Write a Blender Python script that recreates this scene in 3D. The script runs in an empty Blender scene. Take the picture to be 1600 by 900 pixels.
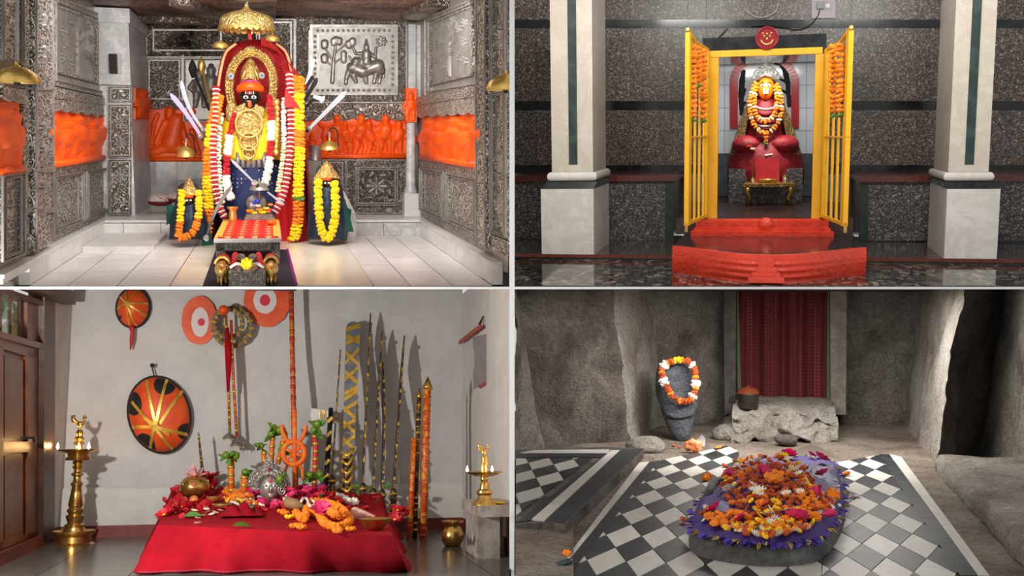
import bpy, bmesh, math, random
import numpy as np
from mathutils import Vector, Matrix
random.seed(7)
rng = np.random.default_rng(7)
PI = math.pi
SC = bpy.context.scene
COL = SC.collection

# ------------------------------------------------------------------ camera, sky, exposure
FPX = 1600.0                      # focal length in pixels of the 1600 x 900 frame
CAMZ = 3.0
cam = bpy.data.objects.new('camera', bpy.data.cameras.new('camera'))
COL.objects.link(cam)
cam.data.sensor_width = 36.0
cam.data.lens = 36.0 * FPX / 1600.0
cam.data.clip_start = 0.05
cam.data.clip_end = 200
cam.location = (0, 0, CAMZ)
cam.rotation_euler = (PI / 2, 0, 0)
SC.camera = cam
SC.view_settings.view_transform = 'Standard'
SC.view_settings.look = 'None'
SC.view_settings.gamma = 1.0
SC.view_settings.exposure = 0.0
SC.view_settings.use_curve_mapping = False
world = bpy.data.worlds.new('sky')
SC.world = world
world.use_nodes = True
world.node_tree.nodes['Background'].inputs[0].default_value = (1.0, 0.99, 0.97, 1)
world.node_tree.nodes['Background'].inputs[1].default_value = 0.6


class Room:
    """One of the four rooms: a rigid frame whose depth axis points at the vanishing point of its view."""
    def __init__(s, vx, vy, roll=0.0):
        Y = Vector(((vx - 800) / FPX, 1, -(vy - 450) / FPX)).normalized()
        X = Y.cross(Vector((0, 0, 1))).normalized()
        Z = X.cross(Y)
        c, sn = math.cos(roll), math.sin(roll)
        X, Z = c * X + sn * Z, c * Z - sn * X
        s.R = Matrix((X, Y, Z)).transposed()
        s.Ri = s.R.transposed()
        s.M = Matrix.Translation((0, 0, CAMZ)) @ s.R.to_4x4()

    def d(s, px, py):
        return s.Ri @ Vector(((px - 800) / FPX, 1, -(py - 450) / FPX))

    def y(s, px, py, Y):
        d = s.d(px, py); return d * (Y / d.y)

    def z(s, px, py, Z):
        d = s.d(px, py); return d * (Z / d.z)

    def x(s, px, py, X):
        d = s.d(px, py); return d * (X / d.x)


TL = Room(420, 205, 0.017)
TR = Room(1200, 190, -0.019)
BL = Room(440, 680, -0.026)
BR = Room(1214, 478, 0.0)
LIGHTS = []


def area(room, name, loc, aim, size, power, col=(1, 1, 1), sizey=None, kind='AREA'):
    L = bpy.data.lights.new(name, kind)
    L.energy = power
    L.color = col
    if kind == 'AREA':
        L.shape = 'RECTANGLE'; L.size = size; L.size_y = sizey or size
    else:
        L.shadow_soft_size = size
    o = bpy.data.objects.new(name, L)
    COL.objects.link(o)
    p = room.M @ Vector(loc); q = room.M @ Vector(aim)
    o.location = p
    o.rotation_euler = (q - p).to_track_quat('-Z', 'Y').to_euler()
    return o


# area lights; all but the side lamp are added fill, no fixture seen
area(TL, 'overhead_fill_light', (-0.6, 9.2, 1.3), (-0.3, 12.4, -0.3), 1.6, 112, (1, 0.98, 0.95), 0.5)  # overhead fill added to lighten the room's depth
area(TL, 'overhead_fill_light', (0.7, 9.2, 1.3), (0.5, 12.4, -0.3), 1.6, 112, (1, 0.98, 0.95), 0.5)
area(TR, 'overhead_fill_light', (-1.2, 8.4, 1.9), (-0.8, 12.0, -0.3), 1.2, 58, (1, 0.97, 0.92), 0.3)  # overhead fill added for the hall
area(TR, 'overhead_fill_light', (1.2, 8.4, 1.9), (0.8, 12.0, -0.3), 1.2, 58, (1, 0.97, 0.92), 0.3)
area(TR, 'shrine_fill_light', (0.0, 12.75, 0.7), (0.0, 13.1, -0.6), 0.8, 34, (1, 0.97, 0.92), 0.15)  # fill added to brighten the chamber tiles
area(BL, 'side_lamp_light', (-1.9, 6.2, 0.45), (0.5, 10.3, -0.15), 0.09, 112, (1, 0.94, 0.86), 0.09)  # lamp out of view at the left, read from the wall shadows
area(BR, 'roof_fill_light', (0.25, 10.9, 0.14), (0.25, 10.9, -1.5), 2.2, 100, (1, 0.96, 0.90), 1.0)  # fill light added under the closed roof
area(BR, 'back_wall_fill_light', (0.1, 9.95, 0.225), (0.1, 13.0, -0.8), 2.4, 100, (1, 0.96, 0.90), 0.12)  # strip light added above the roof gap to brighten the back walls


# ------------------------------------------------------------------ materials
MATS = {}


def nt(name):
    m = bpy.data.materials.new(name); m.use_nodes = True
    t = m.node_tree
    return m, t, t.nodes['Principled BSDF']


def N(t, kind, **kw):
    n = t.nodes.new(kind)
    for k, v in kw.items():
        if hasattr(n, k) and not k.startswith('i_'):
            setattr(n, k, v)
    return n


def ramp(t, src, stops, interp='LINEAR'):
    r = t.nodes.new('ShaderNodeValToRGB')
    r.color_ramp.interpolation = interp
    e = r.color_ramp.elements
    while len(e) < len(stops): e.new(0.5)
    for i, (p, c) in enumerate(stops):
        e[i].position = p
        e[i].color = (*c, 1) if len(c) == 3 else c
    t.links.new(src, r.inputs[0])
    return r.outputs[0]


def coords(t, scale=(1, 1, 1), random_shift=False):
    tc = t.nodes.new('ShaderNodeTexCoord')
    mp = t.nodes.new('ShaderNodeMapping')
    mp.inputs['Scale'].default_value = scale
    t.links.new(tc.outputs['Object'], mp.inputs[0])
    if random_shift:
        oi = t.nodes.new('ShaderNodeObjectInfo')
        mm = t.nodes.new('ShaderNodeMath'); mm.operation = 'MULTIPLY'; mm.inputs[1].default_value = 37.0
        t.links.new(oi.outputs['Random'], mm.inputs[0])
        t.links.new(mm.outputs[0], mp.inputs['Location'])
    return mp.outputs[0]


def noise(t, vec, scale, detail=4, rough=0.6, dist=0.0):
    n = t.nodes.new('ShaderNodeTexNoise')
    n.inputs['Scale'].default_value = scale; n.inputs['Detail'].default_value = detail
    n.inputs['Roughness'].default_value = rough; n.inputs['Distortion'].default_value = dist
    t.links.new(vec, n.inputs['Vector'])
    return n.outputs['Fac']


def bump(t, b, src, strength, dist):
    n = t.nodes.new('ShaderNodeBump')
    n.inputs['Strength'].default_value = strength; n.inputs['Distance'].default_value = dist
    t.links.new(src, n.inputs['Height'])
    t.links.new(n.outputs[0], b.inputs['Normal'])
    return n


def mixc(t, fac, a, b):
    m = t.nodes.new('ShaderNodeMix'); m.data_type = 'RGBA'
    for s, v in ((m.inputs[6], a), (m.inputs[7], b)):
        if isinstance(v, tuple): s.default_value = (*v[:3], 1)
        else: t.links.new(v, s)
    if isinstance(fac, float): m.inputs[0].default_value = fac
    else: t.links.new(fac, m.inputs[0])
    return m.outputs[2]


def mat(name, col, rough=0.6, metal=0.0, col2=None, scale=8.0, lo=0.4, hi=0.62, bmp=None, coat=0.0, vary=0.0, emit=None, sss=0.0):
    """Plain material with optional blotches of a second colour, bump and per-object tone variation."""
    if name in MATS: return MATS[name]
    m, t, b = nt(name)
    b.inputs['Roughness'].default_value = rough
    b.inputs['Metallic'].default_value = metal
    b.inputs['Base Color'].default_value = (*col, 1)
    v = coords(t, random_shift=vary > 0)
    src = None
    if col2:
        src = ramp(t, noise(t, v, scale, 5, 0.62), [(lo, col), (hi, col2)])
        t.links.new(src, b.inputs['Base Color'])
    if vary:
        oi = t.nodes.new('ShaderNodeObjectInfo')
        rg = t.nodes.new('ShaderNodeMapRange'); rg.inputs[3].default_value = 1 - vary; rg.inputs[4].default_value = 1 + vary
        t.links.new(oi.outputs['Random'], rg.inputs[0])
        mm = t.nodes.new('ShaderNodeVectorMath'); mm.operation = 'SCALE'
        if src: t.links.new(src, mm.inputs[0])
        else: mm.inputs[0].default_value = col
        t.links.new(rg.outputs[0], mm.inputs['Scale'])
        t.links.new(mm.outputs[0], b.inputs['Base Color'])
    if bmp:
        bump(t, b, noise(t, v, bmp[0], 4, 0.6), bmp[1], bmp[2])
    if coat:
        b.inputs['Coat Weight'].default_value = coat; b.inputs['Coat Roughness'].default_value = 0.08
    if emit:
        b.inputs['Emission Color'].default_value = (*emit[0], 1); b.inputs['Emission Strength'].default_value = emit[1]
    MATS[name] = m
    return m


def carved(name, light, dark, scale=16.0, rings=16.0, metal=0.75, rough=0.36, bd=0.02, soot=None, stretch=(1, 1, 1)):
    """Beaten sheet metal with scroll relief: rings in warped cells, dark tarnish in the grooves."""
    if name in MATS: return MATS[name]
    m, t, b = nt(name)
    v = coords(t, stretch)
    nz = t.nodes.new('ShaderNodeTexNoise'); nz.inputs['Scale'].default_value = scale * 0.5; nz.inputs['Detail'].default_value = 2
    t.links.new(v, nz.inputs['Vector'])
    wv = t.nodes.new('ShaderNodeVectorMath'); wv.operation = 'MULTIPLY_ADD'
    wv.inputs[1].default_value = (1.6 / scale,) * 3
    t.links.new(nz.outputs['Color'], wv.inputs[0]); t.links.new(v, wv.inputs[2])
    vo = t.nodes.new('ShaderNodeTexVoronoi'); vo.inputs['Scale'].default_value = scale
    t.links.new(wv.outputs[0], vo.inputs['Vector'])
    s1 = t.nodes.new('ShaderNodeMath'); s1.operation = 'MULTIPLY'; s1.inputs[1].default_value = rings
    t.links.new(vo.outputs['Distance'], s1.inputs[0])
    s2 = t.nodes.new('ShaderNodeMath'); s2.operation = 'SINE'; t.links.new(s1.outputs[0], s2.inputs[0])
    s3 = t.nodes.new('ShaderNodeMath'); s3.operation = 'MULTIPLY_ADD'; s3.inputs[1].default_value = 0.5; s3.inputs[2].default_value = 0.5
    t.links.new(s2.outputs[0], s3.inputs[0])
    fine = noise(t, v, scale * 3, 3, 0.6)
    mx = t.nodes.new('ShaderNodeMath'); mx.operation = 'MULTIPLY_ADD'; mx.inputs[1].default_value = 0.7
    t.links.new(s3.outputs[0], mx.inputs[0])
    f2 = t.nodes.new('ShaderNodeMath'); f2.operation = 'MULTIPLY'; f2.inputs[1].default_value = 0.45
    t.links.new(fine, f2.inputs[0]); t.links.new(f2.outputs[0], mx.inputs[2])
    c = ramp(t, mx.outputs[0], [(0.12, dark), (0.42, tuple(0.45 * a + 0.55 * d for a, d in zip(light, dark))), (0.72, light)])
    if soot:
        c = mixc(t, ramp(t, noise(t, v, 1.6, 4, 0.6), [(0.42, (0, 0, 0)), (0.62, (1, 1, 1))]), c, soot)
    t.links.new(c, b.inputs['Base Color'])
    b.inputs['Metallic'].default_value = metal; b.inputs['Roughness'].default_value = rough
    bump(t, b, mx.outputs[0], 0.9, bd)
    MATS[name] = m
    return m


def marble(name, base, vein, scale=3.0, rough=0.3, amount=0.55, tint=None, vary=0.05):
    if name in MATS: return MATS[name]
    m, t, b = nt(name)
    v = coords(t, (1, 0.5, 1), True)
    a = noise(t, v, scale, 9, 0.7, 0.6)
    vein_f = ramp(t, a, [(0.40, (0, 0, 0)), (0.5, (amount * .7,) * 3), (0.60, (0, 0, 0))])
    c = mixc(t, vein_f, base, vein)
    bl = ramp(t, noise(t, v, scale * 0.6, 3, 0.5), [(0.4, (0, 0, 0)), (0.7, (0.5, 0.5, 0.5))])
    c = mixc(t, bl, c, tint or tuple(0.5 * x + 0.5 * y for x, y in zip(base, vein)))
    oi = t.nodes.new('ShaderNodeObjectInfo')
    rg = t.nodes.new('ShaderNodeMapRange'); rg.inputs[3].default_value = 1 - vary; rg.inputs[4].default_value = 1 + vary
    t.links.new(oi.outputs['Random'], rg.inputs[0])
    mm = t.nodes.new('ShaderNodeVectorMath'); mm.operation = 'SCALE'
    t.links.new(c, mm.inputs[0]); t.links.new(rg.outputs[0], mm.inputs['Scale'])
    t.links.new(mm.outputs[0], b.inputs['Base Color'])
    b.inputs['Roughness'].default_value = rough
    MATS[name] = m
    return m


def granite(name, stops, scale=45.0, rough=0.25, vary=0.12, stretch=(1, 1, 1)):
    if name in MATS: return MATS[name]
    m, t, b = nt(name)
    v = coords(t, stretch, True)
    vo = t.nodes.new('ShaderNodeTexVoronoi'); vo.inputs['Scale'].default_value = scale
    t.links.new(v, vo.inputs['Vector'])
    sp = t.nodes.new('ShaderNodeSeparateColor'); t.links.new(vo.outputs['Color'], sp.inputs[0])
    c = ramp(t, sp.outputs[0], stops, 'CONSTANT')
    c = mixc(t, ramp(t, noise(t, v, scale * 0.35, 3, 0.6), [(0.4, (0, 0, 0)), (0.65, (0.6, 0.6, 0.6))]), c, stops[0][1])
    oi = t.nodes.new('ShaderNodeObjectInfo')
    rg = t.nodes.new('ShaderNodeMapRange'); rg.inputs[3].default_value = 1 - vary; rg.inputs[4].default_value = 1 + vary
    t.links.new(oi.outputs['Random'], rg.inputs[0])
    mm = t.nodes.new('ShaderNodeVectorMath'); mm.operation = 'SCALE'
    t.links.new(c, mm.inputs[0]); t.links.new(rg.outputs[0], mm.inputs['Scale'])
    t.links.new(mm.outputs[0], b.inputs['Base Color'])
    b.inputs['Roughness'].default_value = rough
    MATS[name] = m
    return m


def patterned(name, base, spot, scale, thr=0.28, rough=0.8, ring=None, soft=0.03, stretch=(1, 1, 1), rnd=0.0):
    """Cloth with printed spots laid out on a grid of cells."""
    if name in MATS: return MATS[name]
    m, t, b = nt(name)
    v = coords(t, stretch)
    vo = t.nodes.new('ShaderNodeTexVoronoi'); vo.inputs['Scale'].default_value = scale; vo.inputs['Randomness'].default_value = rnd
    t.links.new(v, vo.inputs['Vector'])
    st = [(max(thr - soft, 0), spot), (thr, base)]
    if ring: st = [(thr * 0.6, spot), (thr * 0.62, base), (ring[0], base), (ring[0] + 0.01, ring[1])]
    t.links.new(ramp(t, vo.outputs['Distance'], st), b.inputs['Base Color'])
    b.inputs['Roughness'].default_value = rough
    bump(t, b, noise(t, coords(t), 30, 3), 0.2, 0.01)
    MATS[name] = m
    return m


# ------------------------------------------------------------------ mesh building
ORG = {}
ROOM = {}


class MB:
    def __init__(s):
        s.v = []; s.f = []; s.mi = []

    def add(s, vs, fs, m=0):
        o = len(s.v)
        s.v.extend(Vector(p) for p in vs)
        for f in fs:
            s.f.append([i + o for i in f]); s.mi.append(m)
        return s

    def hexa(s, a, b, m=0):
        """a: four points of one face, b: the four opposite points."""
        n = len(a)
        fs = [list(range(n))[::-1], list(range(n, 2 * n))]
        for i in range(n):
            j = (i + 1) % n
            fs.append([i, j, n + j, n + i])
        return s.add(list(a) + list(b), fs, m)

    def box(s, x0, x1, y0, y1, z0, z1, m=0):
        a = [(x0, y0, z0), (x1, y0, z0), (x1, y0, z1), (x0, y0, z1)]
        b = [(x0, y1, z0), (x1, y1, z0), (x1, y1, z1), (x0, y1, z1)]
        return s.hexa(a, b, m)

    def tube(s, path, r, n=6, closed=False, m=0, flat=1.0, up=None):
        """r: number or list; flat squeezes the section along its second axis."""
        P = [Vector(p) for p in path]
        k = len(P)
        rs = r if isinstance(r, (list, tuple)) else [r] * k
        vs = []
        prev = Vector(up) if up is not None else None
        for i in range(k):
            if closed: t = P[(i + 1) % k] - P[i - 1]
            else: t = P[min(i + 1, k - 1)] - P[max(i - 1, 0)]
            if t.length < 1e-9: t = Vector((0, 0, 1))
            t.normalize()
            if prev is None:
                prev = Vector((0, 1, 0)) if abs(t.y) < 0.9 else Vector((1, 0, 0))
            u = prev - t * prev.dot(t)
            if u.length < 1e-6: u = t.orthogonal()
            u.normalize()
            if up is None: prev = u
            w = t.cross(u)
            for j in range(n):
                a = 2 * PI * j / n
                vs.append(P[i] + (u * math.cos(a) * flat + w * math.sin(a)) * rs[i])
        fs = []
        for i in range(k if closed else k - 1):
            for j in range(n):
                a = i * n + j; b = i * n + (j + 1) % n
                c = ((i + 1) % k) * n + (j + 1) % n; d = ((i + 1) % k) * n + j
                fs.append([a, b, c, d])
        if not closed:
            fs.append(list(range(n))[::-1]); fs.append([(k - 1) * n + j for j in range(n)])
        return s.add(vs, fs, m)

    def lathe(s, prof, c=(0, 0, 0), n=20, m=0, sx=1.0, sy=1.0, cap=True):
        c = Vector(c); vs = []; k = len(prof)
        for r, z in prof:
            for j in range(n):
                a = 2 * PI * j / n
                vs.append(c + Vector((r * sx * math.cos(a), r * sy * math.sin(a), z)))
        fs = []
        for i in range(k - 1):
            for j in range(n):
                fs.append([i * n + j, i * n + (j + 1) % n, (i + 1) * n + (j + 1) % n, (i + 1) * n + j])
        if cap:
            fs.append(list(range(n))[::-1]); fs.append([(k - 1) * n + j for j in range(n)])
        return s.add(vs, fs, m)

    def ell(s, c, r, nu=12, nv=8, m=0, rot=None):
        c = Vector(c)
        if not isinstance(r, (tuple, list)): r = (r, r, r)
        vs = [Vector((0, 0, -r[2]))]
        for i in range(1, nv):
            ph = PI * i / nv - PI / 2
            for j in range(nu):
                a = 2 * PI * j / nu
                vs.append(Vector((r[0] * math.cos(ph) * math.cos(a), r[1] * math.cos(ph) * math.sin(a), r[2] * math.sin(ph))))
        vs.append(Vector((0, 0, r[2])))
        fs = [[0, 1 + (j + 1) % nu, 1 + j] for j in range(nu)]
        for i in range(nv - 2):
            for j in range(nu):
                a = 1 + i * nu
                fs.append([a + j, a + (j + 1) % nu, a + nu + (j + 1) % nu, a + nu + j])
        a = 1 + (nv - 2) * nu
        fs += [[a + j, a + (j + 1) % nu, len(vs) - 1] for j in range(nu)]
        if rot is not None: vs = [rot @ v for v in vs]
        return s.add([v + c for v in vs], fs, m)

    def grid(s, fn, nu, nv, m=0, wrap=False):
        vs = [fn(i / nu, j / nv) for j in range(nv + 1) for i in range(nu if wrap else nu + 1)]
        w = nu if wrap else nu + 1
        fs = []
        for j in range(nv):
            for i in range(nu):
                a = j * w + i; b = j * w + (i + 1) % w
                fs.append([a, b, b + w, a + w])
        return s.add(vs, fs, m)

    def mesh(s, name, origin, smooth, mats):
        me = bpy.data.meshes.new(name)
        o = Vector(origin)
        me.from_pydata([tuple(v - o) for v in s.v], [], s.f)
        for m in mats: me.materials.append(m)
        if len(mats) > 1: me.polygons.foreach_set('material_index', s.mi)
        bm = bmesh.new(); bm.from_mesh(me)
        bmesh.ops.recalc_face_normals(bm, faces=bm.faces)
        bm.to_mesh(me); bm.free()
        if smooth:
            me.polygons.foreach_set('use_smooth', [True] * len(me.polygons))
            if smooth is not True:
                me.set_sharp_from_angle(angle=math.radians(smooth))
        me.update()
        return me

    def base(s):
        xs = [v.x for v in s.v]; ys = [v.y for v in s.v]; zs = [v.z for v in s.v]
        return Vector(((min(xs) + max(xs)) / 2, (min(ys) + max(ys)) / 2, min(zs)))

    def part(s, name, mats, parent, smooth=False, label=None):
        if not isinstance(mats, (list, tuple)): mats = [mats]
        me = s.mesh(name, ORG[parent], smooth, mats)
        o = bpy.data.objects.new(name, me)
        COL.objects.link(o)
        o.parent = parent
        ORG[o] = ORG[parent]; ROOM[o] = ROOM[parent]
        if label: o['label'] = label
        return o

    def top(s, name, mats, room, label=None, cat=None, group=None, smooth=False, kind=None):
        if not isinstance(mats, (list, tuple)): mats = [mats]
        og = s.base()
        me = s.mesh(name, og, smooth, mats)
        o = bpy.data.objects.new(name, me)
        COL.objects.link(o)
        o.matrix_world = room.M @ Matrix.Translation(og)
        ORG[o] = og; ROOM[o] = room
        tag(o, label, cat, group, kind)
        return o


def tag(o, label=None, cat=None, group=None, kind=None):
    if label: o['label'] = label
    if cat: o['category'] = cat
    if group: o['group'] = group
    if kind: o['kind'] = kind
    return o


def thing(room, name, label, cat, origin, group=None, kind=None):
    o = bpy.data.objects.new(name, None)
    o.empty_display_size = 0.05
    COL.objects.link(o)
    og = Vector(origin)
    o.matrix_world = room.M @ Matrix.Translation(og)
    ORG[o] = og; ROOM[o] = room
    return tag(o, label, cat, group, kind)


def inst(me, name, pos, parent=None, room=None, rot=None, scale=1.0, label=None, cat=None, group=None):
    """A piece sharing mesh data: a part of PARENT, or a thing of its own in ROOM. pos in room coordinates."""
    o = bpy.data.objects.new(name, me)
    COL.objects.link(o)
    rm = (rot.to_4x4() if rot is not None else Matrix.Identity(4))
    sc = Matrix.Diagonal((*(scale if isinstance(scale, (tuple, list)) else (scale,) * 3), 1))
    if parent is not None:
        o.parent = parent
        o.matrix_local = Matrix.Translation(Vector(pos) - ORG[parent]) @ rm @ sc
        if label: o['label'] = label
    else:
        o.matrix_world = room.M @ Matrix.Translation(Vector(pos)) @ rm @ sc
        tag(o, label, cat, group)
    return o


def rot_to(d, up=(0, 0, 1)):
    """Rotation taking +Z to direction d."""
    return Vector(d).to_track_quat('Z', 'Y').to_matrix()


def eul(a, b, c):
    from mathutils import Euler
    return Euler((a, b, c)).to_matrix()


def smoothpath(pts, n=8):
    """Catmull-Rom through pts (tuples of any size)."""
    P = [np.array(p, float) for p in pts]
    P = [2 * P[0] - P[1]] + P + [2 * P[-1] - P[-2]]
    out = []
    for i in range(1, len(P) - 2):
        for k in range(n):
            t = k / n
            a, b, c, d = P[i - 1:i + 3]
            out.append(0.5 * ((2 * b) + (c - a) * t + (2 * a - 5 * b + 4 * c - d) * t * t + (3 * b - a - 3 * c + d) * t ** 3))
    out.append(P[-2])
    return [tuple(p) for p in out]


def resample(path, step):
    """Points spaced evenly along a polyline of vectors."""
    P = [Vector(p) for p in path]
    out = [P[0].copy()]; acc = 0.0
    for a, b in zip(P[:-1], P[1:]):
        L = (b - a).length
        if L < 1e-9: continue
        t = step - acc
        while t <= L:
            out.append(a + (b - a) * (t / L)); t += step
        acc = (acc + L) % step if t - L >= 0 else acc
        acc = L - (t - step)
    return out


def relief(P, caps, mpp, res=0.8, hs=1.0, base=0.0, p=5.0, lump=0.0):
    """Sculpted relief: the soft union of tapered capsules drawn in picture units on a wall plane.
    P(px, py, h) gives the point on the wall raised by h metres; mpp is metres per unit; the rim meets the wall."""
    x0 = min(min(c[0] - c[2], c[3] - c[5]) for c in caps) - res; x1 = max(max(c[0] + c[2], c[3] + c[5]) for c in caps) + res
    y0 = min(min(c[1] - c[2], c[4] - c[5]) for c in caps) - res; y1 = max(max(c[1] + c[2], c[4] + c[5]) for c in caps) + res
    nx = int((x1 - x0) / res) + 2; ny = int((y1 - y0) / res) + 2
    gx, gy = np.meshgrid(np.linspace(x0, x1, nx), np.linspace(y0, y1, ny))
    acc = np.zeros_like(gx)
    for c in caps:
        ax, ay, ar, bx, by, br = c[:6]
        lift = c[6] if len(c) > 6 else 1.0
        dx, dy = bx - ax, by - ay
        L = dx * dx + dy * dy
        t = np.clip(((gx - ax) * dx + (gy - ay) * dy) / L, 0, 1) if L > 1e-9 else np.zeros_like(gx)
        r = ar + (br - ar) * t
        d2 = (gx - ax - t * dx) ** 2 + (gy - ay - t * dy) ** 2
        acc += (np.sqrt(np.maximum(r * r - d2, 0)) * lift) ** p
    h = acc ** (1 / p)
    if lump: h = h * (1 + lump * rng.standard_normal(h.shape))
    idx = -np.ones(h.shape, int)
    on = h > 0
    cell = on[:-1, :-1] | on[1:, :-1] | on[:-1, 1:] | on[1:, 1:]
    use = np.zeros_like(on)
    use[:-1, :-1] |= cell; use[1:, :-1] |= cell; use[:-1, 1:] |= cell; use[1:, 1:] |= cell
    idx[use] = np.arange(use.sum())
    mb = MB()
    vs = [P(a, b, base + c * mpp * hs) for a, b, c in zip(gx[use], gy[use], h[use])]
    jj, ii = np.nonzero(cell)
    fs = [[idx[j, i], idx[j, i + 1], idx[j + 1, i + 1], idx[j + 1, i]] for j, i in zip(jj, ii)]
    mb.add(vs, fs)
    return mb


def remeshed(mb, voxel, smooth=4):
    """One continuous skin around overlapping solids (voxel remesh), returned as a mesh builder."""
    me = bpy.data.meshes.new('tmp'); me.from_pydata([tuple(v) for v in mb.v], [], mb.f)
    bm = bmesh.new(); bm.from_mesh(me); bmesh.ops.recalc_face_normals(bm, faces=bm.faces); bm.to_mesh(me); bm.free()
    o = bpy.data.objects.new('tmp', me); COL.objects.link(o)
    r = o.modifiers.new('r', 'REMESH'); r.mode = 'VOXEL'; r.voxel_size = voxel
    s = o.modifiers.new('s', 'SMOOTH'); s.iterations = smooth; s.factor = 0.5
    dg = bpy.context.evaluated_depsgraph_get(); ev = o.evaluated_get(dg); m2 = ev.to_mesh()
    out = MB()
    out.v = [v.co.copy() for v in m2.vertices]; out.f = [list(p.vertices) for p in m2.polygons]; out.mi = [0] * len(out.f)
    ev.to_mesh_clear(); bpy.data.objects.remove(o); bpy.data.meshes.remove(me)
    return out


def figure(cx, by, H, seed=0, seated=False, lean=0.0, face=1):
    """Capsules of a small carved person: head with a bun or crown, torso, bent arms, legs."""
    r = random.Random(seed)
    u = H / 7.0
    c = []
    if seated:
        hip = by - 1.1 * u
        c += [(cx - 2.0 * u, by - 0.6 * u, 0.75 * u, cx + 0.3 * u, by - 0.7 * u, 0.85 * u), (cx + 2.0 * u, by - 0.6 * u, 0.75 * u, cx - 0.3 * u, by - 0.7 * u, 0.85 * u)]
        top = by - H * 0.72
    else:
        hip = by - 3.3 * u
        k = r.uniform(-.5, .5) * u
        c += [(cx - 0.6 * u, hip, 0.8 * u, cx - 0.75 * u + k, by - 1.6 * u, 0.62 * u), (cx - 0.75 * u + k, by - 1.6 * u, 0.6 * u, cx - 0.8 * u, by - 0.3 * u, 0.45 * u),
              (cx + 0.6 * u, hip, 0.8 * u, cx + 0.75 * u + k, by - 1.6 * u, 0.62 * u), (cx + 0.75 * u + k, by - 1.6 * u, 0.6 * u, cx + 0.8 * u, by - 0.3 * u, 0.45 * u)]
        top = by - H * 0.8
    sh = top + 0.75 * u
    c.append((cx, hip, 1.05 * u, cx + lean * u, sh + 0.5 * u, 1.2 * u, 1.1))
    c.append((cx + lean * u, top - 0.55 * u, 0.78 * u, cx + lean * u, top - 0.15 * u, 0.7 * u, 1.35))
    c.append((cx + lean * u, top - 1.2 * u, 0.5 * u, cx + lean * u, top - 0.9 * u, 0.62 * u, 1.1))
    for s in (-1, 1):
        ex = cx + s * r.uniform(1.5, 1.95) * u; ey = sh + r.uniform(1.2, 1.9) * u
        hx = cx + s * r.uniform(0.3, 1.6) * u; hy = sh + r.uniform(-0.4, 2.6) * u
        c.append((cx + lean * u + s * 1.0 * u, sh + 0.2 * u, 0.5 * u, ex, ey, 0.42 * u, 1.2))
        c.append((ex, ey, 0.42 * u, hx, hy, 0.36 * u, 1.45))
    return c

# ------------------------------------------------------------------ shared flower shapes (unit size, flat side down)
def flower_ball(name, m, n=14, squash=0.8):
    mb = MB()
    vs = [(0, 0, -0.5 * squash)]
    rings = [(0.75, -0.35), (1.0, 0.0), (0.72, 0.5)]
    for q, (r, z) in enumerate(rings):
        for j in range(n):
            a = 2 * PI * (j + 0.5 * (q % 2)) / n
            k = r * (1.04 if j % 2 else 0.88)
            vs.append((k * math.cos(a), k * math.sin(a), z * squash + (0.16 if j % 2 else -0.04)))
    vs.append((0, 0, 0.42 * squash))
    fs = [[0, 1 + (j + 1) % n, 1 + j] for j in range(n)]
    for q in range(2):
        a = 1 + q * n
        for j in range(n): fs.append([a + j, a + (j + 1) % n, a + n + (j + 1) % n, a + n + j])
    a = 1 + 2 * n
    fs += [[a + j, a + (j + 1) % n, len(vs) - 1] for j in range(n)]
    mb.add(vs, fs)
    return mb.mesh(name, (0, 0, 0), False, [m])


def flower_petals(name, m, mc, n=10, width=0.26, cup=0.25, layers=1, curl=0.0):
    """Daisy or hibiscus: separate petals round a button."""
    mb = MB()
    for L in range(layers):
        k = 1 - 0.25 * L
        for j in range(n):
            a = 2 * PI * (j + 0.5 * L) / n
            ca, sa = math.cos(a), math.sin(a)
            def q(r, w, z): return (k * (r * ca - w * sa), k * (r * sa + w * ca), z + 0.12 * L)
            mb.add([q(0.12, 0, 0.02), q(0.55, -width, cup * 0.55), q(1.0, -width * 0.55, cup), q(1.04, 0, cup - curl), q(1.0, width * 0.55, cup), q(0.55, width, cup * 0.55), q(0.6, 0, cup * 0.4 - 0.06)],
                   [[0, 1, 6], [1, 2, 6], [2, 3, 6], [3, 4, 6], [4, 5, 6], [5, 0, 6]], 0)
    mb.ell((0, 0, 0.1), (0.24, 0.24, 0.2), 6, 4, 1)
    return mb.mesh(name, (0, 0, 0), False, [m, mc])


def leaf_mesh(name, m, w=0.35, curl=0.15):
    mb = MB()
    mb.add([(0, 0, 0), (0.35, -w, curl), (0.75, -w * 0.7, curl * 0.8), (1.05, 0, 0.02), (0.75, w * 0.7, curl * 0.8), (0.35, w, curl), (0.5, 0, 0.0)],
           [[0, 1, 6], [1, 2, 6], [2, 3, 6], [3, 4, 6], [4, 5, 6], [5, 0, 6]])
    mb.add([(0, 0, -.03), (0.35, -w, curl - .03), (0.75, -w * 0.7, curl * 0.8 - .03), (1.05, 0, -0.01), (0.75, w * 0.7, curl * 0.8 - .03), (0.35, w, curl - .03), (0.5, 0, -.03)],
           [[1, 0, 6], [2, 1, 6], [3, 2, 6], [4, 3, 6], [5, 4, 6], [0, 5, 6]])
    return mb.mesh(name, (0, 0, 0), False, [m])


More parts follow.
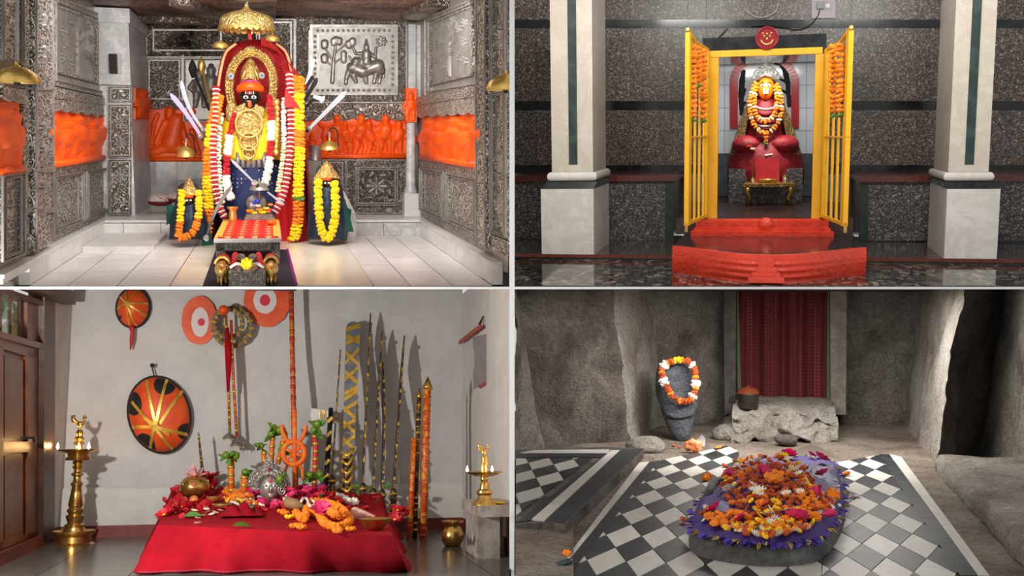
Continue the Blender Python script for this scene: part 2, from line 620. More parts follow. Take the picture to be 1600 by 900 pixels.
m_mar_o = mat('marigold_orange', (0.90, 0.24, 0.008), 0.75, vary=0.2)
m_mar_y = mat('marigold_yellow', (1.0, 0.66, 0.01), 0.75, vary=0.1)
m_mar_d = mat('marigold_rust', (0.45, 0.07, 0.012), 0.8, vary=0.3)
m_white_f = mat('white_petal', (0.86, 0.85, 0.78), 0.7, vary=0.08)
m_red_f = mat('red_petal', (0.50, 0.008, 0.02), 0.6, vary=0.2)
m_pink_f = mat('pink_petal', (0.75, 0.03, 0.16), 0.55, vary=0.15)
m_leaf = mat('leaf_green', (0.09, 0.24, 0.035), 0.5, vary=0.2)
m_leaf_pale = mat('leaf_pale', (0.28, 0.38, 0.16), 0.5, vary=0.2)
m_cream = mat('cream_bead', (0.75, 0.66, 0.42), 0.7)
F_ORANGE = flower_ball('marigold', m_mar_o)
F_YELLOW = flower_ball('marigold_yellow', m_mar_y)
F_RUST = flower_ball('marigold_rust', m_mar_d)
F_WHITE = flower_ball('white_bloom', m_white_f)
F_RED = flower_ball('red_bloom', m_red_f)
F_CREAM = flower_ball('cream_bloom', m_cream)
F_GREEN = flower_ball('leaf_knot', m_leaf)
F_PINK = flower_ball('pink_bloom', m_pink_f)
DAISY = flower_petals('daisy', m_white_f, m_mar_y, 11, 0.16, 0.22)
DAISY_Y = flower_petals('yellow_daisy', m_mar_y, m_mar_o, 10, 0.2, 0.25)
HIBIS_R = flower_petals('red_hibiscus', m_red_f, m_mar_y, 5, 0.5, 0.45, 2)
HIBIS_P = flower_petals('pink_rose', m_pink_f, m_red_f, 6, 0.48, 0.4, 2)
LEAF = leaf_mesh('leaf', m_leaf)
LEAF_P = leaf_mesh('pale_leaf', m_leaf_pale)


def garland(room, name, label, path, step, pick, group=None, cord=0.006, cordmat=None, tilt=0.35, cat='garland', parent=None):
    """A string of flowers along path (room points); pick(i, n) -> (mesh, size, part name)."""
    pts = resample(path, step)
    if parent is None:
        g = thing(room, name, label, cat, pts[-1], group)
    else:
        g = parent
    mb = MB(); mb.tube(path, cord, 4)
    mb.part('cord', cordmat or m_leaf, g)
    n = len(pts)
    for i, p in enumerate(pts):
        a = pts[max(i - 1, 0)]; b = pts[min(i + 1, n - 1)]
        d = (b - a)
        if d.length < 1e-9: d = Vector((0, 0, 1))
        d = d.normalized() * (1 if random.random() < 0.5 else -1)
        d = (d + Vector((random.uniform(-tilt, tilt), random.uniform(-tilt, tilt), random.uniform(-tilt, tilt)))).normalized()
        me, sz, nm = pick(i, n)
        inst(me, nm, p, parent=g, rot=rot_to(d) @ Matrix.Rotation(random.uniform(0, 6), 3, 'Z'), scale=sz * random.uniform(0.92, 1.08))
    return g


def pxpath(room, Y, pts, n=6):
    """Picture points (x, y[, extra depth]) as a smooth path at depth Y."""
    q = [(p[0], p[1], p[2] if len(p) > 2 else 0.0) for p in pts]
    if len(q) > 2: q = smoothpath(q, n)
    return [room.y(a, b, Y + d) for a, b, d in q]


def wallpan(mb, P, quad, h0, h1, m=0):
    """A slab on a wall: quad of picture points (TL, TR, BR, BL), from height h0 to h1 above the wall plane."""
    return mb.hexa([P(x, y, h1) for x, y in quad], [P(x, y, h0) for x, y in quad], m)


def wallframe(mb, P, outer, inner, h0, h1, m=0):
    for i in range(4):
        j = (i + 1) % 4
        q = [outer[i], outer[j], inner[j], inner[i]]
        wallpan(mb, P, q, h0, h1, m)
    return mb


def rect(x0, y0, x1, y1): return [(x0, y0), (x1, y0), (x1, y1), (x0, y1)]


def shrinkq(q, k):
    """Quad inset by about k picture units."""
    cx = sum(p[0] for p in q) / 4; cy = sum(p[1] for p in q) / 4
    w = max(abs(q[1][0] - q[0][0]), 1e-3); h = max(abs(q[3][1] - q[0][1]), 1e-3)
    return [(cx + (x - cx) * (1 - 2 * k / w), cy + (y - cy) * (1 - 2 * k / h)) for x, y in q]


def lerpq(q, u, v):
    ax = q[0][0] + (q[1][0] - q[0][0]) * u; ay = q[0][1] + (q[1][1] - q[0][1]) * u
    bx = q[3][0] + (q[2][0] - q[3][0]) * u; by = q[3][1] + (q[2][1] - q[3][1]) * u
    return (ax + (bx - ax) * v, ay + (by - ay) * v)

# ================================================================== partition walls between the four rooms
m_partition = mat('partition_plaster', (0.93, 0.93, 0.92), 0.9)
D0 = 7.3
W = Room(800, 450)
mb = MB(); t2 = 4 * D0 / FPX
mb.box(-t2, t2, D0, 15.5, -4.6, 4.6)
mb.top('wall_middle', m_partition, W, 'thin white partition wall standing upright between the left and right rooms', kind='structure')
mb = MB(); t3 = 2 * D0 / FPX
mb.box(-5.5, -t2 - 0.001, D0, 9.4, -t3, t3); mb.box(t2 + 0.001, 5.5, D0, 9.4, -t3, t3)
mb.top('floor_upper', m_partition, W, 'thin white floor slab between the upper and lower rooms', kind='structure')

# ================================================================== ROOM 1: silver-clad shrine with a garlanded goddess
ZF, ZP, XL, XR, YBL, YBR, ZC = -1.2, -1.01, -1.88, 1.82, 14.4, 12.9, 1.36
m_silver = carved('silver_scroll', (0.50, 0.46, 0.40), (0.022, 0.019, 0.016), 15, 15, 0.6, 0.38)
m_silver_f = carved('silver_scroll_fine', (0.46, 0.42, 0.37), (0.022, 0.019, 0.016), 26, 13, 0.6, 0.4)
m_silver_d = carved('silver_scroll_sooty', (0.55, 0.46, 0.38), (0.04, 0.03, 0.025), 17, 14, soot=(0.02, 0.014, 0.01))
m_copper_c = carved('sooty_embossed_ceiling', (0.42, 0.27, 0.19), (0.05, 0.03, 0.022), 9, 15, 0.6, 0.45, soot=(0.05, 0.03, 0.022))
m_silver_s = carved('silver_scroll_side', (0.56, 0.52, 0.46), (0.022, 0.019, 0.016), 20, 15, 0.6, 0.38, stretch=(1, 0.30, 1))
m_silver_fs = carved('silver_scroll_fine_side', (0.52, 0.48, 0.42), (0.022, 0.019, 0.016), 32, 13, 0.6, 0.4, stretch=(1, 0.30, 1))
m_silver_p = mat('silver_plain', (0.36, 0.34, 0.31), 0.38, 0.6, (0.20, 0.18, 0.16), 7, 0.42, 0.7, (40, 0.25, 0.004))
m_silver_pl = mat('silver_bright', (0.33, 0.32, 0.30), 0.42, 0.45, (0.19, 0.18, 0.17), 9, 0.45, 0.7, (50, 0.2, 0.004))
m_orange = mat('vermilion_coat', (0.95, 0.115, 0.004), 0.42, 0, (0.80, 0.055, 0.002), 5, 0.45, 0.75, (14, 0.35, 0.012))
m_marw = marble('white_marble', (0.80, 0.79, 0.76), (0.50, 0.49, 0.48), 2.2, 0.28)
m_marg = marble('grey_veined_marble', (0.62, 0.62, 0.61), (0.24, 0.25, 0.27), 3.0, 0.35, 0.8)
m_mary = marble('cream_marble', (0.80, 0.77, 0.68), (0.60, 0.50, 0.32), 1.6, 0.26, 0.45, (0.72, 0.64, 0.5))
m_gold = mat('gold', (0.95, 0.66, 0.20), 0.30, 0.75, (0.62, 0.38, 0.07), 14, 0.4, 0.7, (45, 0.4, 0.01))
m_goldc = carved('gold_filigree', (0.98, 0.74, 0.28), (0.40, 0.22, 0.04), 30, 14, 0.7, 0.32, 0.012)
m_black = mat('black_stone', (0.006, 0.006, 0.008), 0.25)
m_dark = mat('dark_void', (0.012, 0.011, 0.010), 0.8)
m_steel = mat('polished_steel', (0.74, 0.76, 0.80), 0.2, 0.8)
m_violet = mat('violet_steel', (0.55, 0.47, 0.70), 0.25, 0.7)


def PL(a, b, h=0.0): return TL.x(a, b, XL) + Vector((h, 0, 0))
def PR(a, b, h=0.0): return TL.x(a, b, XR) - Vector((h, 0, 0))
def PBR(a, b, h=0.0): return TL.y(a, b, YBR) - Vector((0, h, 0))
def PBL(a, b, h=0.0): return TL.y(a, b, YBL) - Vector((0, h, 0))


def tl_wall(name, label, p0, p1, thick):
    """plain backing box between two corners of the room plan"""
    mb = MB()
    mb.box(p0[0], p1[0], p0[1], p1[1], ZF, ZC)
    return mb.top(name, m_silver_p, TL, label, kind='structure')


wl = tl_wall('wall_left', 'left shrine wall clad in embossed silver sheet', (XL - 0.1, 8.42), (XL, 13.0), 0)
wr = tl_wall('wall_right', 'right shrine wall clad in embossed silver sheet', (XR, 8.05), (XR + 0.015, YBR + 0.1), 0)
wbr = tl_wall('wall_back', 'silver back wall with the rider relief, right of the goddess', (0.0, YBR), (XR, YBR + 0.1), 0)
wbl = tl_wall('wall_rear', 'deeper silver back wall, left of the goddess', (XL - 0.1, YBL), (0.2, YBL + 0.1), 0)
mb = MB(); mb.box(0.0, 0.06, YBR + 0.1, YBL, ZF, ZC); mb.part('return_face', m_silver_p, wbr)

mb = MB(); mb.box(XL - 0.1, XL, 7.5, 8.42, -1.04, ZC); mb.part('near_face', m_silver_p, wl)
mb = MB(); mb.box(XR, XR + .012, 7.86, 8.05, -1.08, ZC); mb.part('near_face', m_silver_p, wr)

# floor: a bed with marble slabs
def yn(x): return 8.38 - (x + 1.88) / 3.7 * 0.40
fl = MB(); fl.hexa([Vector((x, y, ZF - .012)) for x, y in ((XL, yn(XL)), (XR, yn(XR)), (XR, YBL), (XL, YBL))], [Vector((x, y, ZF - .006)) for x, y in ((XL, yn(XL)), (XR, yn(XR)), (XR, YBL), (XL, YBL))])
fl = fl.top('floor', m_dark, TL, 'white and cream marble slab floor of the silver shrine', kind='structure')


def slab(x0, x1, y0, y1, m, z=ZF, par=None, name='marble_slab', t=0.006, g=0.004):
    mb = MB(); ya, yb = max(y0, yn(x0)), max(y0, yn(x1))
    if y1 < max(ya, yb) + .02: return
    q = [(x0 + g, ya + g), (x1 - g, yb + g), (x1 - g, y1 - g), (x0 + g, y1 - g)]
    mb.hexa([Vector((a, b, z - t)) for a, b in q], [Vector((a, b, z)) for a, b in q])
    return mb.part(name, m, par or fl)


for i, (xa, xb) in enumerate(((-1.80, -1.52), (-1.52, -1.16))):
    yy = 7.35
    for k in range(4):
        y1 = min(yy + (0.75 if (k + i) % 2 else 1.05), 12.1)
        slab(xa, xb, yy, y1, m_marw); yy = y1
    slab(xa, xb, yy, 12.1, m_marw)
for ya, yb in ((7.35, 9.3), (9.3, 12.1)): slab(-1.16, -0.77, ya, yb, m_marw)
slab(-0.77, -0.1, 7.35, 8.55, m_marw); slab(-0.77, -0.1, 8.55, 12.1, m_mary)
slab(-0.1, 0.79, 7.35, 11.5, m_mary, z=ZF + 0.006, t=0.012); slab(-0.1, 0.79, 11.5, 12.1, m_marw)
xs = [0.79, 1.08, 1.42, 1.735]
for i in range(3):
    yy = 7.35; k = 0
    while yy < 12.1:
        y1 = min(yy + (0.55 if k == 0 and i % 2 else 1.0), 12.1)
        slab(xs[i], xs[i + 1], yy, y1, m_marw); yy = y1; k += 1
# low step and plinths
p = thing(TL, 'trim_1', 'white marble plinth running round the foot of the silver walls', None, (0, 12, ZF), kind='structure')
slab(-1.80, -1.13, 10.65, 12.1, m_marw, z=ZF + 0.05, par=p, t=0.05, name='low_step')
for k in range(6):
    y0 = 8.4 + k * 0.617
    mb = MB(); mb.box(XL, -1.80, y0 + .003, y0 + 0.614, ZF, ZP - 0.025); mb.part('plinth_block', m_marw, p)
    mb = MB(); mb.box(1.735, XR, y0 + .003, y0 + 0.614, ZF, ZP - 0.025); mb.part('plinth_block', m_marw, p)
for xa, xb in ((XL, -1.79), (1.725, XR)):
    mb = MB(); mb.box(xa, xb, 8.0 if xa > 0 else 7.6, 12.1, ZP - 0.025, ZP); mb.part('plinth_cap', m_marw, p)
mb = MB(); mb.box(XL, -1.80, 7.6, 8.4, -1.075, ZP - 0.025); mb.part('plinth_block', m_marw, p)
mb = MB(); mb.box(1.735, XR, 8.0, 8.4, ZF + .004, ZP - 0.025); mb.part('plinth_block', m_marw, p)
bx = [-1.88, -1.6, -1.2, -0.95, -0.4, 0.2, 0.8, 1.3, 1.82]
for a, b in zip(bx[:-1], bx[1:]):
    mb = MB(); mb.box(a + .003, b - .003, 12.1, YBL, ZF, ZP - 0.025); mb.part('plinth_block', m_marw if b < 0 else m_marg, p)
mb = MB(); mb.box(XL, XR, 12.08, YBL, ZP - 0.025, ZP); mb.part('plinth_cap', m_marw, p)
# marble skirting on the left rear wall
for k in range(3):
    x0 = -1.62 + k * 0.42
    q = MB(); q.box(x0 + .003, x0 + .417, YBL - 0.03, YBL, ZP, -0.42); q.part('marble_panel', m_marg, wbl)


# ---- carved panelling helpers
def panel(par, P, quad, m=None, border=4, raise_=0.03, frame_m=None, name='carved_panel'):
    """field of scroll work with a raised moulded frame as its sub-part"""
    mb = MB(); wallpan(mb, P, quad, 0.0, 0.012)
    f = mb.part(name, m or m_silver, par)
    inn = shrinkq(quad, border)
    mb = MB(); wallframe(mb, P, quad, inn, 0.012, raise_)
    mb.part('panel_frame', frame_m or m_silver_f, f)
    mb = MB(); e = min(1.6, border * .3)
    wallframe(mb, P, quad, shrinkq(quad, e), raise_, raise_ + 0.016)
    wallframe(mb, P, shrinkq(quad, border - e * .8), inn, raise_, raise_ + 0.014)
    mb.part('frame_moulding', m_silver_pl, f)
    mb = MB(); wallframe(mb, P, inn, shrinkq(inn, 1.3), 0.012, 0.024)
    mb.part('inner_bead', m_silver_p, f)
    return f


def valance(par, P, x0, x1, y0, y1, yb0, yb1, n, h=0.05):
    """band with a lobed lower edge; y0,y1 top at both ends, yb lower edge at both ends"""
    top = [(x0, y0), (x1, y1)]
    k = n * 6
    up = []; lo = []
    for i in range(k + 1):
        t = i / k
        x = x0 + (x1 - x0) * t
        ya = y0 + (y1 - y0) * t; yb = yb0 + (yb1 - yb0) * t
        ph = (t * n) % 1.0
        up.append((x, ya)); lo.append((x, yb - 4.5 * (1 - math.sin(PI * ph)) if i < k else yb - 4.5))
    mb = MB()
    for i in range(k):
        wallpan(mb, P, [up[i], up[i + 1], lo[i + 1], lo[i]], 0.0, h)
    v = mb.part('valance', m_silver, par)
    mb = MB()
    mb.tube([P(a, b, h) for a, b in lo], 0.008, 4)
    mb.part('valance_edge', m_silver_pl, v)
    return v


def tree_relief(par, P, tx, yb, yt, w, mpp, m=None, lean=0):
    """the embossed tree: trunk, curling branches and bunches of leaves"""
    H = yb - yt
    caps = [(tx, yb, 2.0, tx + lean, yb - H * 0.5, 1.5), (tx + lean, yb - H * 0.5, 1.5, tx + lean * 1.3, yb - H * 0.8, 1.0)]
    ends = [(-0.9, 0.30), (-0.75, 0.55), (-0.85, 0.78), (-0.3, 0.92), (0.15, 1.0), (0.55, 0.85), (0.95, 0.95), (0.9, 0.62), (0.6, 0.36), (0.95, 0.28), (-0.45, 0.2)]
    for ex, ey in ends:
        x = tx + ex * w; y = yb - H * ey
        sy = yb - H * min(0.62, 0.25 + ey * 0.4)
        mx = (tx + x) / 2 + 2; my = min(sy, y) - 3
        caps += [(tx + lean, sy, 1.1, mx, my, 0.9), (mx, my, 0.9, x, y, 0.8)]
        for k in range(9):
            a = 2.4 * k; rr = 0.9 * math.sqrt(k)
            s = w * 0.085
            caps.append((x + rr * s * math.cos(a), y + rr * s * 1.3 * math.sin(a), 1.3, x + rr * s * math.cos(a) + 1.0, y + rr * s * 1.3 * math.sin(a) + 1.6, 0.9, 1.2))
    relief(P, caps, mpp, 0.55, 1.3, 0.012).part('tree_relief', m or m_silver_pl, par, True)


def orange_panel(par, P, quad, figs, mpp, seed=0, hs=0.55):
    """niche filled with vermilion-coated carved figures"""
    mb = MB(); wallpan(mb, P, quad, -0.02, 0.006)
    f = mb.part('vermilion_panel', m_orange, par)
    mb = MB(); yb0, yb1 = quad[3][1], quad[2][1]
    mb.tube([P(quad[3][0], yb0 - 3, 0.02), P(quad[2][0], yb1 - 3, 0.02)], 0.035, 6); mb.part('ledge', m_orange, f, True)
    for fg in figs:
        relief(P, fg, mpp, 0.7, hs, 0.004, 16).part('carved_figure', m_orange, f, True)
    return f


# ---- left wall
m_silver_tr = mat('silver_tree', (0.62, 0.60, 0.56), 0.32, 0.6)
panel(wl, PL, [(72, -8), (166, 27), (166, 153), (72, 132)], m_silver_p, 9, 0.035, m_silver_fs)
ft = [(82, 10), (145, 34), (145, 127), (82, 109)]
mb = MB(); wallpan(mb, PL, ft, 0.012, 0.02); wtree = mb.part('tree_panel', m_silver_p, wl)
mb = MB(); wallframe(mb, PL, shrinkq(ft, -4), ft, 0.02, 0.04); mb.part('panel_frame', m_silver_fs, wtree)
tree_relief(wtree, PL, 117, 117, 28, 25, 0.016, m_silver_pl)
mb = MB(); wallpan(mb, PL, [(69, 134), (168, 155), (168, 166), (69, 152)], 0, 0.06); mb.part('cornice_band', m_silver_fs, wl)
valance(wl, PL, 69, 168, 150, 164, 172, 184, 6)
orange_panel(wl, PL, [(69, 163), (168, 176), (168, 248), (69, 261)],
             [figure(79 + i * 20.5, 254 - i * 2.6, 76 - i * 3 - 8 * (i % 2), i, lean=(-.5, .4, -.2, .6, 0)[i]) for i in range(5)] + [figure(90, 256, 40, 30, seated=True), figure(132, 250, 36, 31, seated=True)], 0.011)
lowq = [(70, 262), (168, 250), (168, 341), (70, 378)]
mb = MB(); wallpan(mb, PL, lowq, 0, 0.01); lowp = mb.part('carved_dado', m_silver_fs, wl)
panel(wl, PL, [(76, 276), (125, 268), (125, 345), (76, 360)], m_silver_s, 4, 0.04, m_silver_fs)
panel(wl, PL, [(128, 268), (166, 261), (166, 329), (128, 343)], m_silver_s, 4, 0.04, m_silver_fs)
for (xa, xb, ya, yb, yc, yd, hh) in ((40, 69, -15, -10, 378, 396, 0.07), (30, 40, -15, -12, 396, 400, 0.03)):
    mb = MB(); wallpan(mb, PL, [(xa, ya), (xb, yb), (xb, yc), (xa, yd)], 0, hh); f = mb.part('carved_pilaster', m_silver_s, wl)
    for yq in (135, 264, 327):
        mb = MB(); wallpan(mb, PL, [(xa - 1, yq), (xb + 1, yq + (2 if yq < 205 else -3)), (xb + 1, yq + 5), (xa - 1, yq + 5)], hh, hh + 0.02); mb.part('pilaster_band', m_silver_pl, f)
    for yc_ in (30, 80, 200, 235, 292):
        caps = []
        cx = (xa + xb) / 2
        for k in range(8):
            a = k * PI / 4
            caps.append((cx, yc_, 1.5, cx + 6 * math.cos(a), yc_ + 9 * math.sin(a), 1.7))
        if xb - xa > 20: relief(PL, caps, 0.012, 0.6, 1.2, hh).part('rosette', m_silver_pl, f, True)
mb = MB()
for k in range(2): mb.tube([PL(41 + 27 * k, -15, 0.075), PL(41 + 27 * k, 395 - 17 * k, 0.075)], 0.012, 5)
mb.part('pilaster_bead', m_silver_pl, wl)
panel(wl, PL, [(-8, -15), (27, -10), (27, 98), (-8, 95)], m_silver_s, 3, 0.04, m_silver_fs)
panel(wl, PL, [(-8, 108), (29, 112), (29, 138), (-8, 133)], m_silver_fs, 3, 0.04, m_silver_fs)
valance(wl, PL, -8, 29, 133, 140, 155, 162, 2)
orange_panel(wl, PL, [(-8, 150), (29, 158), (29, 267), (-8, 273)], [figure(3, 268, 108, 3, lean=.1), figure(21, 265, 92, 4)], 0.009, hs=0.3)
panel(wl, PL, [(-8, 274), (29, 269), (29, 397), (-8, 410)], m_silver_s, 7, 0.04, m_silver_fs)

# ---- right wall
panel(wr, PR, [(668, 29), (757, -5), (757, 137), (668, 151)], m_silver_p, 7, 0.035, m_silver_fs)
ft = [(678, 38), (742, 12), (742, 115), (678, 131)]
mb = MB(); wallpan(mb, PR, ft, 0.012, 0.02); wtree2 = mb.part('tree_panel', m_silver_p, wr)
mb = MB(); wallframe(mb, PR, shrinkq(ft, -3), ft, 0.02, 0.04); mb.part('panel_frame', m_silver_fs, wtree2)
tree_relief(wtree2, PR, 706, 119, 30, 24, 0.016, m_silver_pl)
mb = MB(); wallpan(mb, PR, [(657, 152), (757, 133), (757, 150), (657, 165)], 0, 0.06); mb.part('cornice_band', m_silver_fs, wr)
valance(wr, PR, 657, 757, 160, 147, 184, 178, 6)
orange_panel(wr, PR, [(660, 176), (757, 166), (757, 262), (660, 248)],
             [figure(669 + i * 20.5, 247 + i * 2.6, 62 + i * 4 - 8 * (i % 2), 10 + i, lean=(.4, -.3, .5, -.4, .2)[i]) for i in range(5)] + [figure(680, 250, 38, 40, seated=True), figure(738, 257, 46, 41, seated=True)], 0.011)
mb = MB(); wallpan(mb, PR, [(659, 249), (757, 263), (757, 383), (659, 340)], 0, 0.01); mb.part('carved_dado', m_silver_fs, wr)
panel(wr, PR, [(661, 262), (700, 268), (700, 344), (661, 328)], m_silver_s, 4, 0.04, m_silver_fs)
panel(wr, PR, [(703, 270), (752, 280), (752, 364), (703, 344)], m_silver_s, 4, 0.04, m_silver_fs)
mb = MB(); wallpan(mb, PR, [(757, -6), (772, -12), (772, 388), (757, 382)], 0, 0.07); f = mb.part('carved_pilaster', m_silver_s, wr)
mb = MB()
for k in range(2): mb.tube([PR(757.5 + 14 * k, -8, 0.075), PR(757.5 + 14 * k, 382 + 6 * k, 0.075)], 0.012, 5)
mb.part('pilaster_bead', m_silver_pl, wr)
panel(wr, PR, [(774, -15), (800, -25), (800, 138), (774, 139)], m_silver_s, 4, 0.04, m_silver_fs)
panel(wr, PR, [(774, 145), (800, 142), (800, 372), (774, 362)], m_silver_s, 4, 0.04, m_silver_fs)
mb = MB(); wallpan(mb, PR, [(772, 366), (800, 378), (800, 403), (772, 390)], 0, 0.03); mb.part('carved_dado', m_silver_fs, wr)
for yc_ in (60, 255, 320):
    caps = []
    for k in range(10):
        a = k * PI / 5
        caps.append((787, yc_, 2, 787 + 8 * math.cos(a), yc_ + 13 * math.sin(a), 2.4))
    relief(PR, caps, 0.010, 0.6, 1.2, 0.012).part('rosette', m_silver_pl, wr, True)

# ---- back wall, right of the goddess
panel(wbr, PBR, rect(400, 30, 460, 160), m_silver_f, 5, 0.02)
panel(wbr, PBR, rect(400, 161, 466, 335), m_silver_f, 5, 0.02)
mb = MB(); wallpan(mb, PBR, rect(420, 18, 640, 30), 0, 0.10); mb.part('cornice_band', m_silver_d, wbr)
panel(wbr, PBR, rect(461, 27, 635, 161), m_silver_f, 22, 0.02, m_silver_f)
mb = MB(); wallpan(mb, PBR, rect(486, 41, 619, 147), 0.0, 0.03); f = mb.part('rider_panel', m_silver_pl, wbr)
mb = MB(); wallframe(mb, PBR, rect(484, 39, 621, 149), rect(488, 43, 617, 145), 0.03, 0.05); wallframe(mb, PBR, rect(496, 53, 609, 138), rect(498, 55, 607, 136), 0.03, 0.04); mb.part('panel_frame', m_silver_p, f)
me_dot = MB(); me_dot.ell((0, 0, 0), (0.018, 0.012, 0.018), 8, 4); me_dot = me_dot.mesh('stud', (0, 0, 0), True, [m_silver_p])
for k in range(15):
    inst(me_dot, 'stud', PBR(496 + k * 8.0, 48, 0.03), parent=f); inst(me_dot, 'stud', PBR(496 + k * 8.0, 141, 0.03), parent=f)
for k in range(10):
    inst(me_dot, 'stud', PBR(492, 57 + k * 8.4, 0.03), parent=f); inst(me_dot, 'stud', PBR(613, 57 + k * 8.4, 0.03), parent=f)
caps = [(519, 128, 3.4, 521, 95, 2.6), (521, 95, 2.6, 524, 72, 1.8), (520, 96, 1.6, 509, 78, 1.4), (520, 104, 1.6, 508, 94, 1.3), (522, 84, 1.5, 540, 70, 1.4), (521, 100, 1.5, 534, 90, 1.3)]
for x, y, r in ((507, 70, 6.5), (525, 64, 5.5), (521, 66, 5), (530, 65, 5), (545, 70, 5.5), (551, 66, 5.5), (507, 92, 6.5), (537, 86, 5), (537, 93, 5)): caps.append((x, y - 2, r, x, y + 2, r * 0.9, 0.5))
relief(PBR, caps, 0.0075, 0.5, 1.0, 0.03).part('tree_relief', m_silver_p, f, True)
caps = [(550, 106, 9, 566, 112, 10), (566, 112, 9, 590, 103, 10.5), (590, 103, 9, 594, 110, 8), (552, 104, 6, 556, 96, 7, 1.3), (556, 96, 6, 563, 96, 5, 1.4), (549, 94, 2, 545, 88, 1.2), (560, 92, 2, 563, 86, 1.2),
        (545, 112, 5, 541, 122, 3.5), (541, 122, 3, 540, 130, 3), (552, 118, 5, 556, 128, 3), (570, 118, 5, 572, 129, 3.2), (588, 112, 5.5, 586, 121, 3.6), (586, 121, 3.2, 584, 129, 3), (592, 110, 5, 594, 120, 3.4), (594, 120, 3, 592, 129, 3),
        (598, 100, 1.6, 600, 112, 1.4), (600, 112, 1.4, 599, 121, 2), (572, 98, 8, 572, 84, 7.5, 1.3), (571, 94, 5, 562, 104, 4, 1.5), (562, 104, 4, 572, 114, 3, 1.5), (572, 77, 4.6, 572, 74, 4.6, 1.5), (572, 72, 4, 572, 62, 1.4, 1.3),
        (578, 84, 3, 586, 90, 2.6, 1.3), (586, 90, 2.5, 587, 76, 2, 1.3), (566, 84, 3, 556, 84, 2.5, 1.3), (556, 84, 2.4, 551, 75, 2, 1.3), (587, 76, 1.2, 592, 71, 1.2)]
for k in range(7):
    a = k * 2 * PI / 7
    caps.append((596, 65, 2, 596 + 7 * math.cos(a), 65 + 6 * math.sin(a), 2.2))
relief(PBR, caps, 0.0075, 0.5, 1.0, 0.03).part('bull_rider_relief', m_silver_p, f, True)
valance(wbr, PBR, 466, 635, 161, 163, 188, 188, 6)
orange_panel(wbr, PBR, [(466, 172), (634, 172), (634, 247), (466, 247)],
             [figure(522 + i * 19.5, 243, 66 - 10 * (i % 2), 20 + i, lean=(.5, -.4, .3, -.6, .2, .4)[i]) for i in range(6)] + [figure(487 + i * 20, 244, 38 - 6 * (i % 2), 50 + i, seated=True) for i in range(4)] + [figure(590, 245, 32, 57, seated=True)] + [[(505, 192, 9, 553, 190, 10, 0.4)]], 0.0085, hs=1.0)
mb = MB(); wallpan(mb, PBR, rect(500, 248, 635, 335), 0, 0.01); mb.part('carved_dado', m_silver_f, wbr)
panel(wbr, PBR, rect(541, 249, 634, 334), m_silver, 16, 0.02)
panel(wbr, PBR, rect(555, 261, 621, 321), m_silver, 4, 0.04)
caps = [(588, 291, 4, 588, 291, 4)]
for k in range(8):
    a = k * PI / 4
    caps.append((588 + 4 * math.cos(a), 291 + 4 * math.sin(a), 1.6, 588 + 15 * math.cos(a), 291 + 12 * math.sin(a), 2.6)); caps.append((588 + 22 * math.cos(a + .3), 291 + 18 * math.sin(a + .3), 1.4, 588 + 25 * math.cos(a + .6), 291 + 21 * math.sin(a + .6), 1.8))
relief(PBR, caps, 0.008, 0.5, 1.0, 0.012).part('rosette', m_silver_pl, wbr, True)
panel(wbr, PBR, rect(500, 249, 540, 334), m_silver, 5, 0.02)

# ---- deeper back wall, left of the goddess
mb = MB(); wallpan(mb, PBL, rect(228, 27, 430, 36), 0, 0.12); mb.part('cornice_band', m_silver_d, wbl)
panel(wbl, PBL, rect(229, 36, 430, 90), m_silver_d, 11, 0.03, m_silver_d)
panel(wbl, PBL, rect(230, 91, 284, 158), m_silver, 3, 0.02)
panel(wbl, PBL, rect(287, 91, 350, 190), m_silver_p, 4, 0.03)
for cx, h_ in ((312, 60), (330, 66)): relief(PBL, figure(cx, 168, h_, int(cx)), 0.0085, 0.6, 0.8, 0.012).part('figure_relief', m_silver_pl, wbl, True)
valance(wbl, PBL, 232, 292, 157, 157, 170, 170, 2)
big = [(276, 190, 13, 268, 222, 17, 0.8), (266, 174, 8.5, 265, 181, 8.5, 1.3), (266, 163, 5, 266, 167, 6, 1.1), (282, 192, 6, 288, 212, 5.5), (288, 212, 5.5, 299, 229, 4.5, 1.1), (258, 192, 6, 250, 208, 5), (250, 208, 5, 244, 224, 4.5),
       (268, 228, 11, 240, 238, 8), (268, 230, 11, 302, 236, 8), (240, 242, 6, 296, 243, 6), (246, 180, 4, 240, 196, 4.5), (240, 196, 4, 237, 226, 3), (300, 205, 5, 311, 240, 4), (290, 180, 7, 300, 175, 7, .5)]
orange_panel(wbl, PBL, rect(232, 163, 330, 252), [big], 0.0085, hs=0.9)

# ---- corner pilaster on the left, with the marble post above
pil = thing(TL, 'corner_pilaster', 'carved silver corner pilaster under an overhanging grey marble post with a switch plate', 'pilaster', (-1.8, 12.3, ZP))
xr_ = TL.y(208, 250, 12.65).x; zj = TL.y(190, 133, 12.65).z
mb = MB(); mb.box(XL, xr_, 12.65, YBL, ZP, zj); mb.part('pilaster_core', m_marg, pil)
def PP(a, b, h=0.0): return TL.y(a, b, 12.65) - Vector((0, h, 0))
for ya, yb in ((135, 160), (163, 246), (249, 335)):
    panel(pil, PP, rect(170, ya, 206, yb), m_silver, 3, 0.02)
for yc_ in (190, 225, 275):
    caps = [(188, yc_, 3, 188, yc_, 3)]
    for k in range(8): a = k * PI / 4; caps.append((188 + 3 * math.cos(a), yc_ + 3 * math.sin(a), 1.5, 188 + 9 * math.cos(a), yc_ + 10 * math.sin(a), 2))
    relief(PP, caps, 0.0076, 0.5, 1.0, 0.012).part('rosette', m_silver_pl, pil, True)
mb = MB(); mb.box(XL, xr_ + 0.01, 12.6, YBL, zj, TL.y(190, 36, 12.6).z); mb.part('marble_post', m_marg, pil)
